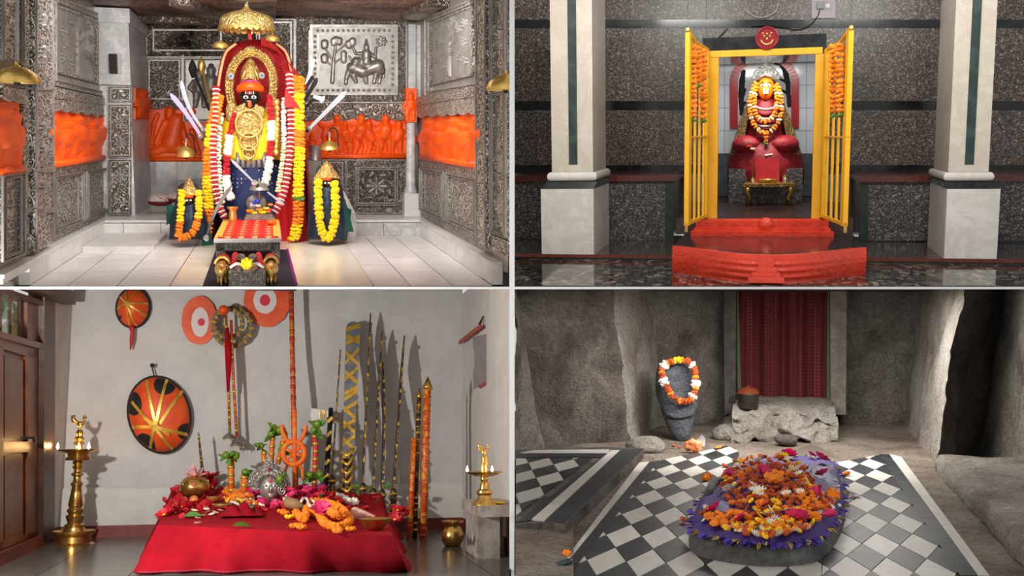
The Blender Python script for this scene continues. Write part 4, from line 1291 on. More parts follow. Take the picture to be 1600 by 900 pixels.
# stone block and cushion
mb = MB(); Y0 = 11.2
mb.hexa([TL.y(528, 298, 12.06), TL.y(537, 298, 12.06), TL.y(556, 334, 11.7), TL.y(520, 334, 11.7)], [Vector((v.x, v.y, ZF)) for v in (TL.y(528, 298, 12.06), TL.y(537, 298, 12.06), TL.y(556, 334, 11.7), TL.y(520, 334, 11.7))])
mb.top('stone_block', m_marg, TL, 'sloping grey marble block beside the right attendant idol', 'stone block')
def cush(label, cx, cy, Y, w, h):
    t = thing(TL, 'bolster_cushion', label, 'cushion', TL.y(cx, cy + h, Y), 'rolled cushions on the plinth')
    c = TL.y(cx, cy, Y); k = Y / FPX
    mb = MB(); mb.ell(c, (w * k, .14, h * k), 16, 10); mb.part('cover', patterned('cushion_print', (.65, .58, .55), (.35, .03, .05), 30, .3, rnd=.9), t, True)
    mb = MB(); mb.ell(c - Vector((0, 0.0, h * k * .45)), (w * 1.03 * k, .145, h * .62 * k), 16, 8); mb.part('maroon_side', mat('maroon_cloth', (.16, .006, .012), .7), t, True)
cush('printed maroon and white bolster cushion on the plinth, nearer the corner pilaster', 250, 312, 12.9, 17, 9)
cush('printed maroon and white bolster cushion on the plinth, nearer the goddess', 274, 308, 12.9, 13, 7)
mb = MB(); mb.grid(lambda u, v: TL.y(260 + 42 * u, 322 + 30 * v + 12 * u, 11.75 - .25 * v) + Vector((0, 0, .03 * math.sin(u * 9))), 12, 8); mb.top('navy_cloth', m_green_s, TL, 'dark green silk cloth trailing over the plinth edge by the left attendant', 'cloth', smooth=True)
mb = MB(); mb.grid(lambda u, v: TL.y(531 + 18 * u - 8 * v, 318 + 50 * v + 10 * u, 11.45 + .15 * u) - Vector((0, .04 * math.sin(u * 7), 0)), 8, 10); mb.top('silk_cloth', m_green_s, TL, 'green-edged silk cloth hanging over the sloping stone block', 'cloth', smooth=True)

# ---- altar table with its cloth and offerings
YT = 9.35
m_tabs = carved('table_silver', (0.62, 0.60, 0.55), (0.16, 0.15, 0.13), 34, 13, 0.5, 0.4)
def zt(py, Y=YT): return TL.y(390, py, Y).z
xl, xr = TL.y(334, 376, YT).x, TL.y(440, 376, YT).x
Ztop = TL.y(390, 373, YT).z
tab = thing(TL, 'altar_table', 'low silver altar table with a red and gold cloth on its top', 'table', (0.5 * (xl + xr), YT + .4, ZF))
yb_ = min(TL.z(390, 339, Ztop).y, 11.2)
mb = MB(); mb.box(xl, xr, YT, yb_, Ztop - .035, Ztop); mb.part('table_top', mat('table_top_silver', (.62, .61, .59), .35, .5), tab)
mb = MB(); mb.box(xl + .015, xr - .015, YT + .03, YT + .06, Ztop - .11, Ztop - .035); mb.part('front_rail', m_tabs, tab)
for x in (xl + .015, xr - .095):
    for y in (YT + .03, yb_ - .1):
        mb = MB(); mb.box(x, x + .08, y, y + .08, ZF, Ztop - .035); mb.part('leg', m_tabs, tab)
mb = MB(); mb.box(xl + .095, xr - .095, yb_ - .1, yb_ - .06, ZF, Ztop - .035); mb.part('back_panel', m_dark, tab)
m_brocade = patterned('red_gold_brocade', (0.70, 0.006, 0.006), (0.50, 0.25, 0.04), 8.5, 0.2, 0.7, ring=(0.60, (0.75, 0.42, 0.12)), stretch=(1, 0.5, 1))
mb = MB(); mb.grid(lambda u, v: Vector((xl + .03 + (xr - xl - .06) * u, YT + .04 + (yb_ - YT - .08) * v, Ztop + .018 + .004 * math.sin(u * 30))), 20, 12); mb.grid(lambda u, v: Vector((xl + .03 + (xr - xl - .06) * u, YT + .04, Ztop + .018 * v)), 20, 1)
mb.part('brocade_cloth', m_brocade, tab)
for x in (xl + .01, xr - .07):
    mb = MB(); mb.box(x, x + .06, YT + .04, yb_ - .05, Ztop + .0, Ztop + .022); mb.part('gold_border', mat('gold_cloth', (.80, .50, .06), .5, .3, bmp=(40, .5, .01)), tab)
# offerings on and behind the table
def on_table(px, py): return TL.z(px, py, Ztop + .02)
c = on_table(364, 346); k = c.y / FPX
t = thing(TL, 'brass_pot', 'small brass water pot on the altar table beside the idol tray', 'pot', c)
mb = MB(); mb.lathe([(5.5 * k, 0), (6.3 * k, 6 * k), (5.3 * k, 14 * k), (5.2 * k, 17 * k), (8.3 * k, 20 * k), (8.3 * k, 22 * k), (5 * k, 19 * k)], c, 18); mb.part('body', mat('copper_gold', (.85, .45, .15), .28, .8), t, 50)
tr = on_table(406, 342); k = tr.y / FPX
t = thing(TL, 'idol_tray', 'small silver tray with a tiny decorated idol and flowers on the altar table', 'tray', tr)
mb = MB(); mb.box(tr.x - 22 * k, tr.x + 22 * k, tr.y - .12, tr.y + .22, tr.z, tr.z + 4 * k); mb.box(tr.x - 19 * k, tr.x + 19 * k, tr.y - .10, tr.y + .2, tr.z + 4 * k, tr.z + 8 * k); mb.part('tray_base', m_silver_p, t)
mb = MB(); mb.ell(tr + Vector((-5 * k, .12, 22 * k)), (16 * k, .03, 15 * k), 14, 8); mb.part('back_plate', m_silver_p, t, True)
for dx, dz, sz, me in ((-14, 12, 6, F_ORANGE), (-8, 9, 5, F_YELLOW), (0, 14, 5, F_ORANGE), (4, 10, 6, F_YELLOW), (10, 16, 5, F_YELLOW), (13, 11, 4, F_ORANGE), (-2, 20, 4, F_WHITE), (16, 22, 4, F_ORANGE), (15, 14, 4, F_PINK)):
    inst(me, 'offering_flower', tr + Vector((dx * k, -.06, dz * k)), parent=t, scale=sz * k)
mb = MB(); mb.ell(tr + Vector((-3 * k, .0, 27 * k)), (4 * k, .03, 4 * k), 8, 6); mb.ell(tr + Vector((-8 * k, -.01, 25 * k)), (3.5 * k, .03, 3 * k), 8, 6); mb.part('blue_bloom', mat('blue_gem', (.04, .05, .5), .3), t, True)
t2_ = thing(TL, 'silver_umbrella', 'small silver umbrella canopy over the idol tray', 'canopy', tr + Vector((0, .1, 30 * k)))
mb = MB(); z0 = TL.y(407, 297, tr.y).z; o = Vector((tr.x, tr.y, z0)); mb.lathe([(14.5 * k, 0), (14 * k, 3 * k), (10 * k, 8 * k), (4 * k, 11 * k), (1.2 * k, 13 * k), (.8 * k, 18 * k)], o, 20, cap=False); mb.part('dome', m_silver_pl, t2_, 50)
mb = MB(); mb.tube([Vector((tr.x, tr.y + .05, tr.z + 6 * k)), o], .008, 5); mb.part('rod', m_silver_p, t2_)
c = on_table(424, 352); k = c.y / FPX
mb = MB(); mb.ell(c + Vector((0, 0, 4 * k)), (8 * k, 8 * k, 5 * k), 14, 8); mb.top('orange_bowl', m_orange, TL, 'small round orange vermilion lump on the altar cloth', 'offering', smooth=True)
# mat and foot-rest in front
mat_q = [TL.z(a, b, ZF + .006) for a, b in ((318, 444), (337, 392), (449, 391), (463, 447), (463, 455), (316, 452))]
mb = MB(); mb.hexa([v + Vector((0, 0, .008)) for v in mat_q], mat_q); f = mb.top('floor_mat', mat('black_mat', (.012, .008, .022), .85), TL, 'black cloth mat with purple edging under the altar table', 'mat')
mb = MB(); a, b = mat_q[2], mat_q[3]; mb.tube([a + Vector((0, 0, .01)), b + Vector((0, 0, .01))], .012, 4); mb.part('purple_edge', mat('purple_edge', (.28, .01, .22), .7), f)
YS = 8.05
t = thing(TL, 'foot_rest', 'small carved silver foot rest with silver feet under the altar table', 'foot rest', TL.y(386, 445, YS))
a = TL.y(357, 424, YS); b = TL.y(415, 445, YS)
mb = MB(); mb.box(a.x, b.x, YS, YS + .55, ZF + .015, a.z); mb.part('base_block', m_tabs, t)
for sx in (-1, 1):
    k = YS / FPX; c = TL.y(386 + sx * 11, 418, YS + .2)
    mb = MB(); mb.ell(c, (9 * k, .22, 5 * k), 12, 8); mb.part('silver_foot', m_silver_f, t, True)
    mb = MB(); mb.ell(TL.y(386 + sx * 9, 404, YS + .5), (8 * k, .1, 8 * k), 12, 8); mb.part('foot_ornament', m_silver_f, t, True)
    mb = MB(); mb.tube([TL.y(386 + sx * 22, 420, YS + .15), TL.y(386 + sx * 18, 402, YS + .8)], .05, 8, flat=.6); mb.part('red_cushion_strip', mat('red_velvet', (.65, .01, .015), .8), t, True)
    mb = MB(); mb.tube(pxpath(TL, YS, [(386 + sx * 6, 414, .05), (386 + sx * 16, 412, .02), (386 + sx * 26, 418, .05)]), .012, 5); mb.part('pearl_string', m_white_f, t, True)
mb = MB(); mb.tube([Vector((a.x + i * (b.x - a.x) / 28, YS - .004, ZF + .02)) for i in range(29)], .012, 4); mb.part('beaded_edge', m_silver_pl, t)
inst(F_YELLOW, 'marigold', TL.y(386, 412, YS - .02), room=TL, scale=.05, rot=eul(PI / 2, 0, 0), label='single yellow marigold lying on the silver foot rest', cat='flower')
# two gold elephants with red drapes
for cx, lab in ((347, 'gold elephant with red saddle cloth on the curved dark sword side of the foot rest'), (424, 'gold elephant with red saddle cloth on the purple mat edge side of the foot rest')):
    YE = 8.15; k = YE / FPX
    b = TL.y(cx, 444, YE); b = Vector((b.x, b.y, ZF + .014))
    t = thing(TL, 'elephant_figurine', lab, 'figurine', b)
    mb = MB(); h = 42 * k
    mb.ell(b + Vector((0, .18, h * .58)), (9 * k, .22, h * .30), 14, 10); mb.ell(b + Vector((0, -.02, h * .55)), (8.5 * k, .09, h * .30), 12, 10)
    mb.tube([b + Vector((0, -.08, h * .5)), b + Vector((0, -.14, h * .28)), b + Vector((0, -.12, h * .06))], [3.2 * k, 2.2 * k, 1.4 * k], 8)
    for sx in (-1, 1):
        mb.ell(b + Vector((sx * 8 * k, .04, h * .55)), (3 * k, .03, h * .2), 8, 8)
        for yy in (.05, .32): mb.tube([b + Vector((sx * 5 * k, yy, h * .45)), b + Vector((sx * 5.5 * k, yy, 0.0))], [3.2 * k, 2.6 * k], 8)
    remeshed(mb, .009, 3).part('body', m_gold, t, True)
    mb = MB(); n = 10
    mb.grid(lambda u, v: b + Vector((11 * k * math.sin((u - .5) * 2.6), .10 + .26 * v, h * (.62 + .34 * math.cos((u - .5) * 2.6)))), 10, 5); mb.part('saddle_cloth', mat('red_velvet', (.65, .01, .015), .8), t, True)
    mb = MB(); mb.tube([b + Vector((11.3 * k * math.sin((u - .5) * 2.6), .10, h * (.625 + .345 * math.cos((u - .5) * 2.6)))) for u in np.linspace(0, 1, 11)], .012, 5); mb.part('gold_trim', m_gold, t)
    mb = MB(); mb.ell(b + Vector((0, -.11, h * .66)), (1.6 * k, .012, 1.8 * k), 8, 6); mb.part('red_jewel', mat('red_gem', (.6, .0, .03), .2), t, True)

# ================================================================== ROOM 2: granite hall with the yellow-gated shrine
RF, RS, YST, YW, YB2, YFR = -1.4, -1.35, 10.6, 12.05, 13.2, 10.95
m_gran = granite('brown_granite', [(0.0, (0.04, 0.031, 0.026)), (0.3, (0.11, 0.085, 0.07)), (0.55, (0.19, 0.15, 0.125)), (0.78, (0.28, 0.235, 0.205)), (0.94, (0.48, 0.44, 0.41))], 75, 0.3)
m_grand = granite('grey_granite', [(0.0, (0.03, 0.028, 0.027)), (0.35, (0.09, 0.084, 0.08)), (0.6, (0.17, 0.16, 0.15)), (0.85, (0.28, 0.27, 0.26)), (0.96, (0.5, 0.5, 0.5))], 78, 0.42)
m_floorg = granite('polished_floor_granite', [(0.0, (0.012, 0.011, 0.010)), (0.4, (0.04, 0.036, 0.033)), (0.62, (0.15, 0.125, 0.10)), (0.86, (0.30, 0.25, 0.20)), (0.95, (0.06, 0.055, 0.05))], 24, 0.07, 0.02, (1, 0.42, 1))
m_blackg = mat('black_granite', (0.008, 0.010, 0.010), 0.12, 0, (0.02, 0.026, 0.026), 9)
m_greenm = mat('green_marble', (0.012, 0.03, 0.026), 0.4, 0, (0.05, 0.085, 0.07), 7, 0.45, 0.75)
m_redg = mat('red_granite', (0.16, 0.035, 0.026), 0.14, 0, (0.09, 0.02, 0.016), 30)
m_redp = mat('polished_red_floor', (0.045, 0.016, 0.013), 0.08, 0, (0.02, 0.01, 0.009), 6)
m_step = mat('polished_brown_step', (0.07, 0.045, 0.038), 0.1, 0, (0.035, 0.025, 0.022), 10)
m_pill = marble('pillar_marble', (0.60, 0.55, 0.48), (0.36, 0.29, 0.22), 2.6, 0.3, 0.5, (0.5, 0.44, 0.36))
m_base = marble('pillar_base_marble', (0.72, 0.70, 0.67), (0.42, 0.38, 0.33), 3.2, 0.3, 0.6, (0.56, 0.53, 0.49))
m_yel = mat('yellow_gate_paint', (0.83, 0.42, 0.012), 0.38, 0, (0.72, 0.32, 0.008), 12, 0.5, 0.8, (20, 0.2, 0.005))
m_redpaint = mat('glossy_vermilion_paint', (0.68, 0.038, 0.008), 0.24, 0, (0.5, 0.02, 0.005), 6, 0.45, 0.8, (22, 0.7, 0.02), coat=0.25)
m_grout = mat('pale_grout', (0.33, 0.28, 0.24), 0.8)
m_brass = mat('brass', (0.72, 0.46, 0.14), 0.25, 0.85, (0.45, 0.26, 0.06), 12, 0.45, 0.75, (40, 0.2, 0.005))


def QB(a, b, h=0.0): return TR.y(a, b, YB2) - Vector((0, h, 0))
def QW(a, b, h=0.0): return TR.y(a, b, YW) - Vector((0, h, 0))


def XM(Y): return TR.y(802, 300, Y).x
wb = MB()
xa = TR.y(1098, 200, YB2 + .02).x; xb = TR.y(1290, 200, YB2 + .02).x; zt_ = TR.y(1200, 60, YB2).z
wb.box(XM(YB2) - .1, xa, YB2 + .01, YB2 + .12, RF, 1.9); wb.box(xb, 4.4, YB2 + .01, YB2 + .12, RF, 1.9); wb.box(xa, xb, YB2 + .01, YB2 + .12, zt_, 1.9)
wb = wb.top('wall_back', m_grout, TR, 'hall wall of speckled brown granite panels with black bands', kind='structure')
rows = [(-14, 31), (44, 158), (172, 258)]
colsL = [802, 838, 905, 985, 1075, 1104]; colsR = [1286, 1330, 1432, 1506, 1572, 1640, 1700, 1760]
for ya, yb in rows:
    for cols in (colsL, colsR):
        for a, b in zip(cols[:-1], cols[1:]):
            mb = MB(); wallpan(mb, QB, rect(a + .25, ya + .2, b - .25, yb - .2), -0.01, 0.012); mb.part('granite_panel', m_gran, wb)
for a, b in ((1104, 1195), (1195, 1286)):
    for ya, yb in ((-14, 31), (44, 76)):
        mb = MB(); wallpan(mb, QB, rect(a + .25, ya + .2, b - .25, yb - .2), -0.01, 0.012); mb.part('granite_panel', m_gran, wb)
for ya, yb, spans in ((31, 44, ((802, 1000), (1000, 1150), (1150, 1300), (1300, 1420), (1420, 1760))), (158, 172, ((802, 930), (930, 1104), (1286, 1440), (1440, 1760))), (258, 270, ((802, 960), (960, 1104), (1286, 1420), (1420, 1760)))):
    for a, b in spans:
        mb = MB(); wallpan(mb, QB, rect(a + .2, ya, b - .2, yb), -0.01, 0.018); mb.part('black_band', m_blackg, wb)
# wainscot blocks with red shelf
for side, (a, b, g0, g1) in enumerate(((802, 1053, 1040, 1053), (1343, 1760, 1343, 1356))):
    x0 = TR.y(a, 330, YW).x; x1 = TR.y(b, 330, YW).x
    zs = TR.y((a + b) / 2, 283, YW).z
    mb = MB(); mb.box(x0, x1, YW + .006, YB2, RF, zs)
    w = mb.top('wall_left' if side == 0 else 'wall_right', m_blackg, TR, 'low granite wainscot with red shelf, ' + ('on the electric cable loop side' if False else ('beside the gate leaf with three marigold strings' if side == 0 else 'beside the gate leaf with two marigold strings')), kind='structure')
    cuts = [802, 862, 945, 1040] if side == 0 else [1356, 1441, 1500, 1560, 1630, 1700, 1760]
    for c0, c1 in zip(cuts[:-1], cuts[1:]):
        mb = MB(); wallpan(mb, QW, rect(c0 + .3, 284, c1 - .3, 376), -.006, .008); mb.part('granite_panel', m_grand, w)
    mb = MB(); wallpan(mb, QW, rect(g0 + .3, 284, g1 - .3, 376), -.006, .012); mb.part('green_strip', m_greenm, w)
    sx0, sx1 = (x0, x1 + .03) if side == 0 else (x0 - .03, x1)
    mb = MB(); mb.box(sx0, sx1, YW - .06, YB2 - .02, zs, zs + TR.y(1200, 100, YW).z * 0 + 9 * YW / FPX); mb.part('shelf_slab', m_redg, w)
# step and floor
st = MB(); q = [(XM(YST), YST), (4.4, YST), (4.4, YW + .5), (XM(YW + .5), YW + .5)]
st.hexa([Vector((a, b, RF)) for a, b in q], [Vector((a, b, RS)) for a, b in q])
st = st.top('trim_1', m_step, TR, 'low polished brown granite step along the foot of the hall wall', kind='structure')
mb = MB(); mb.box(XM(YST), 4.4, YST - .015, YST + .02, RS - .03, RS + .004); mb.part('nosing', m_redg, st)
fl2 = MB()
yq = lambda x: 8.76 + (x + 2.07) / 4.12 * .49
fq = lambda x0, x1: [(x0, yq(x0)), (x1, yq(x1)), (x1, YST), (x0 if x0 > -1.9 else XM(YST), YST)]
fl2.hexa([Vector((a, b, RF - .03)) for a, b in fq(XM(8.8), 4.4)], [Vector((a, b, RF - .002)) for a, b in fq(XM(8.8), 4.4)])
fl2 = fl2.top('floor', m_blackg, TR, 'polished dark speckled granite floor of the hall', kind='structure')
for i in range(6):
    mb = MB(); x0 = max(-3.3 + i * 1.32, XM(8.8)); x1 = -3.3 + (i + 1) * 1.32; mb.hexa([Vector((a, b, RF - .01)) for a, b in fq(x0 + .002, x1 - .002)], [Vector((a, b, RF)) for a, b in fq(x0 + .002, x1 - .002)]); mb.part('granite_slab', m_floorg, fl2)
# hall ceiling with added glowing panels, out of the frame above
mb = MB(); mb.box(XM(7.6), 4.4, 7.6, YB2 + .1, 2.05, 2.1); ce2 = mb.top('ceiling', mat('ceiling_paint', (.6, .58, .55), .8), TR, 'plain pale ceiling over the granite hall', kind='structure')
for s in (-1, 1):
    mb = MB(); mb.box(s * 1.2 - .6, s * 1.2 + .6, 7.7, 7.85, 1.98, 2.03); mb.part('added_lamp_panel', mat('added_lamp_glow', (1, 1, 1), emit=((1, .97, .92), 4)), ce2)  # added panel that glows, unseen from the camera


# ---- pillars
def pillar(label, fx0, fx1, bx0, bx1, gx0, gx1, right):
    Yp = 10.62
    def X(px, py=300, Y=Yp): return TR.y(px, py, Y).x
    def Zp(py, px=None, Y=Yp): return TR.y(px or (fx0 + fx1) / 2, py, Y).z
    t = thing(TR, 'marble_pillar', label, 'pillar', (X((fx0 + fx1) / 2), Yp, RS))
    dep = 0.95
    zb = RS; z1 = Zp(295); z2 = Zp(283); z3 = Zp(269)
    mb = MB(); mb.box(X(bx0), X(bx1), Yp - .03, Yp + dep + .1, zb, z1); mb.part('base_block', m_base, t)
    mb = MB(); e = .012
    mb.hexa([Vector(v) for v in ((X(bx0), Yp - .02, z1), (X(bx1), Yp - .02, z1), (X(bx1), Yp + dep + .08, z1), (X(bx0), Yp + dep + .08, z1))],
            [Vector(v) for v in ((X(fx0) - .05, Yp + .02, z2), (X(fx1) + .05, Yp + .02, z2), (X(fx1) + .05, Yp + dep, z2), (X(fx0) - .05, Yp + dep, z2))]); mb.part('dark_moulding', m_blackg, t)
    h = (z3 - z2)
    mb = MB()
    for k in range(6):
        a0 = -PI / 2 + PI * k / 6; a1 = a0 + PI / 6
        o0 = .035 * math.cos(a0) + .01; o1 = .035 * math.cos(a1) + .01
        za = z2 + h * (.5 + .5 * math.sin(a0)); zb_ = z2 + h * (.5 + .5 * math.sin(a1))
        def ring(o, z): return [Vector(v) for v in ((X(fx0) - o, Yp + .03 - o, z), (X(fx1) + o, Yp + .03 - o, z), (X(fx1) + o, Yp + dep - .03 + o, z), (X(fx0) - o, Yp + dep - .03 + o, z))]
        A, B = ring(o0, za), ring(o1, zb_)
        mb.add(A + B, [[i, (i + 1) % 4, 4 + (i + 1) % 4, 4 + i] for i in range(4)])
    mb.part('torus_moulding', m_base, t, 40)
    zt = Zp(-16)
    mb = MB(); mb.box(X(fx0), X(fx1), Yp + .03, Yp + dep - .03, z3, zt); mb.part('shaft', m_pill, t)
    mb = MB(); mb.box(X(gx0), X(gx1), Yp + .022, Yp + .05, Zp(257), zt); mb.part('green_inlay', m_greenm, t)


pillar('square white marble pillar with green inlay beside the gate leaf with three marigold strings', 862, 926, 846, 928, 889, 902, False)
pillar('square white marble pillar with green inlay on the switchboard side of the hall', 1481, 1544, 1479, 1562, 1506, 1520, True)

# ---- shrine chamber
jam = thing(TR, 'trim_2', 'granite jambs and dark lintel around the shrine doorway', None, (0, 12, -1.16), kind='structure')
zi = -.99
YI = 14.1
ch_ = MB()
x0 = TR.y(1085, 200, 13.6).x; x1 = TR.y(1310, 200, 13.6).x; zc = TR.y(1200, 60, 13.0).z
ch_.box(x0 - .06, x0, YB2 + .12, YI + .1, zi, zc); ch_.box(x1, x1 + .06, YB2 + .12, YI + .1, zi, zc); ch_.box(x0, x1, YI + .02, YI + .1, zi, zc); ch_.box(x0 - .06, x1 + .06, YB2 + .12, YI + .1, zc, zc + .05)
ch_ = ch_.top('wall_rear', mat('white_grout', (.5, .53, .56), .7), TR, 'white tiled chamber wall behind the orange-faced idol', kind='structure')
m_tile = mat('white_glazed_tile', (.70, .76, .82), .15, vary=.04)
def QI(a, b, h=0.0): return TR.y(a, b, YI) - Vector((0, h, 0))
for i in range(6):
    for j in range(5):
        xa_, xb_ = 1108 + i * 32 - 8, 1108 + (i + 1) * 32 - 8
        ya_, yb_2 = 62 + j * 35.6, 62 + (j + 1) * 35.6
        mb = MB(); wallpan(mb, QI, rect(xa_ + .35, ya_ + .35, xb_ - .35, yb_2 - .35), -.02, .008); mb.part('wall_tile', m_tile, ch_)
for i in range(3):
    mb = MB(); wallpan(mb, QI, rect(1098 + i * 66, 240.5, 1163.5 + i * 66, 306), -.02, .015); mb.part('grey_dado', mat('grey_slate_dado', (.10, .11, .125), .3, 0, (.06, .065, .075), 9), ch_)
m_ared = mat('red_arch_tile', (.50, .022, .03), .25)
arcp = [(1147, 200), (1147, 160), (1147, 128), (1151, 112), (1160, 98), (1174, 89), (1196, 85.5), (1218, 89), (1231, 98), (1239, 112), (1242, 128), (1242, 160), (1242, 200)]
ap = [(1147, y) for y in (200, 180, 160, 140)] + [(1194.5 - 47.5 * math.cos(a), 130 - 42 * math.sin(a)) for a in np.linspace(0, PI, 25)] + [(1242, y) for y in (140, 160, 180, 200)]
mb = MB(); inn = []
for i, (a, b) in enumerate(ap):
    p0 = np.array(ap[max(i - 1, 0)]); p1 = np.array(ap[min(i + 1, len(ap) - 1)]); d = (p1 - p0) / np.linalg.norm(p1 - p0); n = np.array([d[1], -d[0]]) * 6
    inn.append(((a + n[0], b + n[1]), (a - n[0], b - n[1])))
for (o0, i0), (o1, i1) in zip(inn[:-1], inn[1:]): wallpan(mb, QI, [o0, o1, i1, i0], .008, .05)
arc = mb.part('red_arch', m_ared, ch_)
for k, (o0, i0) in enumerate(inn):
    if 4 < k < 13 or 20 < k < 28:
        mb = MB(); mb.tube([QI(*o0, .052), QI(*i0, .052)], .004, 4); mb.part('arch_groove', mat('pale_line', (.6, .35, .33), .5), arc)
pts = [i for o, i in inn]
mb = MB(); mb.hexa([QI(*q, .014) for q in pts], [QI(*q, .006) for q in pts]); alc = mb.part('arch_panel', mat('white_gloss_panel', (.72, .75, .78), .12), ch_)
m_soot = mat('soot', (.008, .008, .009), .7)
for caps in ([(1160, 125, 4, 1158, 150, 4.5), (1158, 150, 4, 1159, 178, 3), (1162, 112, 3, 1159, 128, 4), (1164, 140, 2, 1160, 150, 3), (1165, 160, 1.5, 1159, 168, 2)],
             [(1219, 95, 5, 1226, 108, 4), (1226, 108, 4, 1231, 130, 4), (1231, 130, 3.5, 1233, 165, 3), (1216, 122, 1.5, 1228, 128, 2), (1220, 140, 1.5, 1230, 146, 2), (1212, 98, 3, 1222, 100, 3)]):
    relief(QI, caps, .008, .7, .12, .014).part('soot_stain', m_soot, alc)
mb = MB(); mb.box(x0, x1, 10.9, YI + .02, zi - .17, zi); mb.top('floor_inner', mat('polished_red_floor_soft', (0.045, 0.016, 0.013), 0.25, 0, (0.02, 0.01, 0.009), 6), TR, 'polished dark red floor inside the shrine chamber', kind='structure')
for s, (pa, pb) in enumerate(((1098, 1106), (1285, 1293))):
    mb = MB(); xx0 = TR.y(pa, 200, YFR + .1).x; xx1 = TR.y(pb, 200, YFR + .1).x
    mb.box(xx0, xx1, YFR + .04, YB2 + .05, zi - .17, TR.y(1195, 66, YFR).z); mb.part('door_jamb', m_gran, jam)
mb = MB(); a = TR.y(1098, 66, YFR + .03); b = TR.y(1291, 76, YFR + .03); mb.box(a.x, b.x, YFR + .02, YB2 + .05, b.z, a.z + .04); mb.part('dark_lintel', m_blackg, jam)

# ---- gate frame and leaves
fr = thing(TR, 'shrine_doorway', 'yellow painted steel doorway of the shrine', 'doorway', TR.y(1195, 340, YFR))
zb = zi; ztp = TR.y(1195, 77, YFR).z; zl = TR.y(1195, 87, YFR).z
for a, b in ((1107, 1122), (1271, 1284)):
    mb = MB(); mb.box(TR.y(a, 210, YFR).x, TR.y(b, 210, YFR).x, YFR - .03, YFR + .05, zb, zl); mb.part('post', m_yel, fr)
mb = MB(); mb.box(TR.y(1105, 80, YFR).x, TR.y(1285, 80, YFR).x, YFR - .04, YFR + .05, zl, ztp); mb.part('lintel_bar', m_yel, fr)
def gate(label, hx, ox, n):
    H = TR.y(hx, 250, YFR - .05); O = TR.y(ox, 250, 9.95)
    zb0 = zi + .015; zt0 = TR.y(hx, 78, YFR).z
    t = thing(TR, 'gate_leaf', label, 'gate', (H.x, H.y, zb0))
    d = Vector((O.x - H.x, O.y - H.y, 0))
    nrm = Vector((-d.y, d.x, 0)).normalized()
    def bar(u0, u1, z0, z1, th, nm):
        a = H + d * u0; b = H + d * u1
        mb = MB(); k = nrm * th
        mb.hexa([Vector((v.x, v.y, z0)) for v in (a - k, b - k, b + k, a + k)], [Vector((v.x, v.y, z1)) for v in (a - k, b - k, b + k, a + k)])
        return mb.part(nm, m_yel, t)
    bar(.90, 1.0, zb0, zt0 + .10, .022, 'stile'); bar(0.0, .05, zb0, zt0, .022, 'stile')
    for k in range(n):
        u = .16 + .68 * k / (n - 1); bar(u - .015, u + .015, zb0 + .03, zt0 - .02, .011, 'bar')
    bar(0, 1, zb0, zb0 + .03, .014, 'bottom_rail')
    zm = TR.y((hx + ox) / 2, 215, 10.4).z; bar(0, 1, zm, zm + .014, .016, 'middle_rail')
    a = H + Vector((0, 0, 0)); mb = MB()
    mb.tube([Vector((H.x, H.y, zt0)), Vector((H.x + d.x * .6, H.y + d.y * .6, zt0 + .03)), Vector((O.x, O.y, zt0 + .13))], .018, 5); mb.part('top_rail', m_yel, t)
    mb = MB(); mb.tube([Vector((O.x, O.y, zb0)), Vector((O.x, O.y, zb0 - .06))], .016, 6); mb.part('drop_bolt', m_brass, t)
    return H, d
HL, dL = gate('open yellow barred gate leaf hung with three marigold strings', 1104, 1073, 4)
HR, dR = gate('open yellow barred gate leaf hung with two marigold strings', 1287, 1324, 4)
def gstring(room, px, y0, y1, Y, label, tail=True, grp=None):
    p = [TR.y(px, y0 + (y1 - y0) * k / 10, Y) for k in range(11)]
    def pick(i, n):
        if tail and i == n - 1: return F_GREEN, .035, 'leaf_knot'
        return F_ORANGE, .043, 'marigold'
    garland(TR, 'marigold_string', label, p, .046, pick, grp, .005, tilt=.45)
gstring(TR, 1083, 73, 192, 10.08, 'orange marigold string on the outer bars of the three-string gate leaf, next to its stile')
gstring(TR, 1091, 74, 140, 10.3, 'shorter orange marigold string in the middle of the three-string gate leaf')
gstring(TR, 1099, 78, 190, 10.5, 'orange marigold string nearest the hinge of the three-string gate leaf')
gstring(TR, 1302, 72, 186, 10.3, 'orange marigold string nearer the hinge of the two-string gate leaf')
gstring(TR, 1313, 70, 184, 10.1, 'orange marigold string next to the stile of the two-string gate leaf')

# ---- red curved platform and threshold
ends = (TR.z(1049, 427, RF), TR.z(1351, 427, RF)); mid = TR.z(1200, 443, RF)
zp = -1.16
xL_, xR_ = ends[0].x, ends[1].x; ye = (ends[0].y + ends[1].y) / 2; ym = mid.y
def front(u):
    x = xL_ + (xR_ - xL_) * u
    k = math.sin(PI * u) ** 1.3
    return x, ye + (ym - ye) * k
pl = thing(TR, 'shrine_platform', 'curved shrine step with glossy vermilion painted front and dark polished top', 'step', ((xL_ + xR_) / 2, ye, RF))
pts = [Vector((*front(i / 24), 0)) for i in range(25)] + [Vector((xR_ - .03, YFR + .1, 0)), Vector((xL_ + .03, YFR + .1, 0))]
mb = MB(); mb.hexa([Vector((p.x, p.y + .04, zp)) for p in pts], [Vector((p.x, p.y + .04, RF)) for p in pts]); mb.part('platform_top', m_blackg, pl)
def riser(u, v):
    x, y = front(u)
    k = math.exp(-((u - .5) / .22) ** 2)
    bulge = .02 * math.sin(PI * v) + .010 * math.sin(v * 26) * k * (v > .2)
    return Vector((x, y - bulge, RF + (zp + .008 - RF) * (1 - v)))
mb = MB(); mb.grid(riser, 60, 26)
mb.grid(lambda u, v: Vector((front(u)[0], front(u)[1] + .07 * v, zp + .008)), 60, 1)
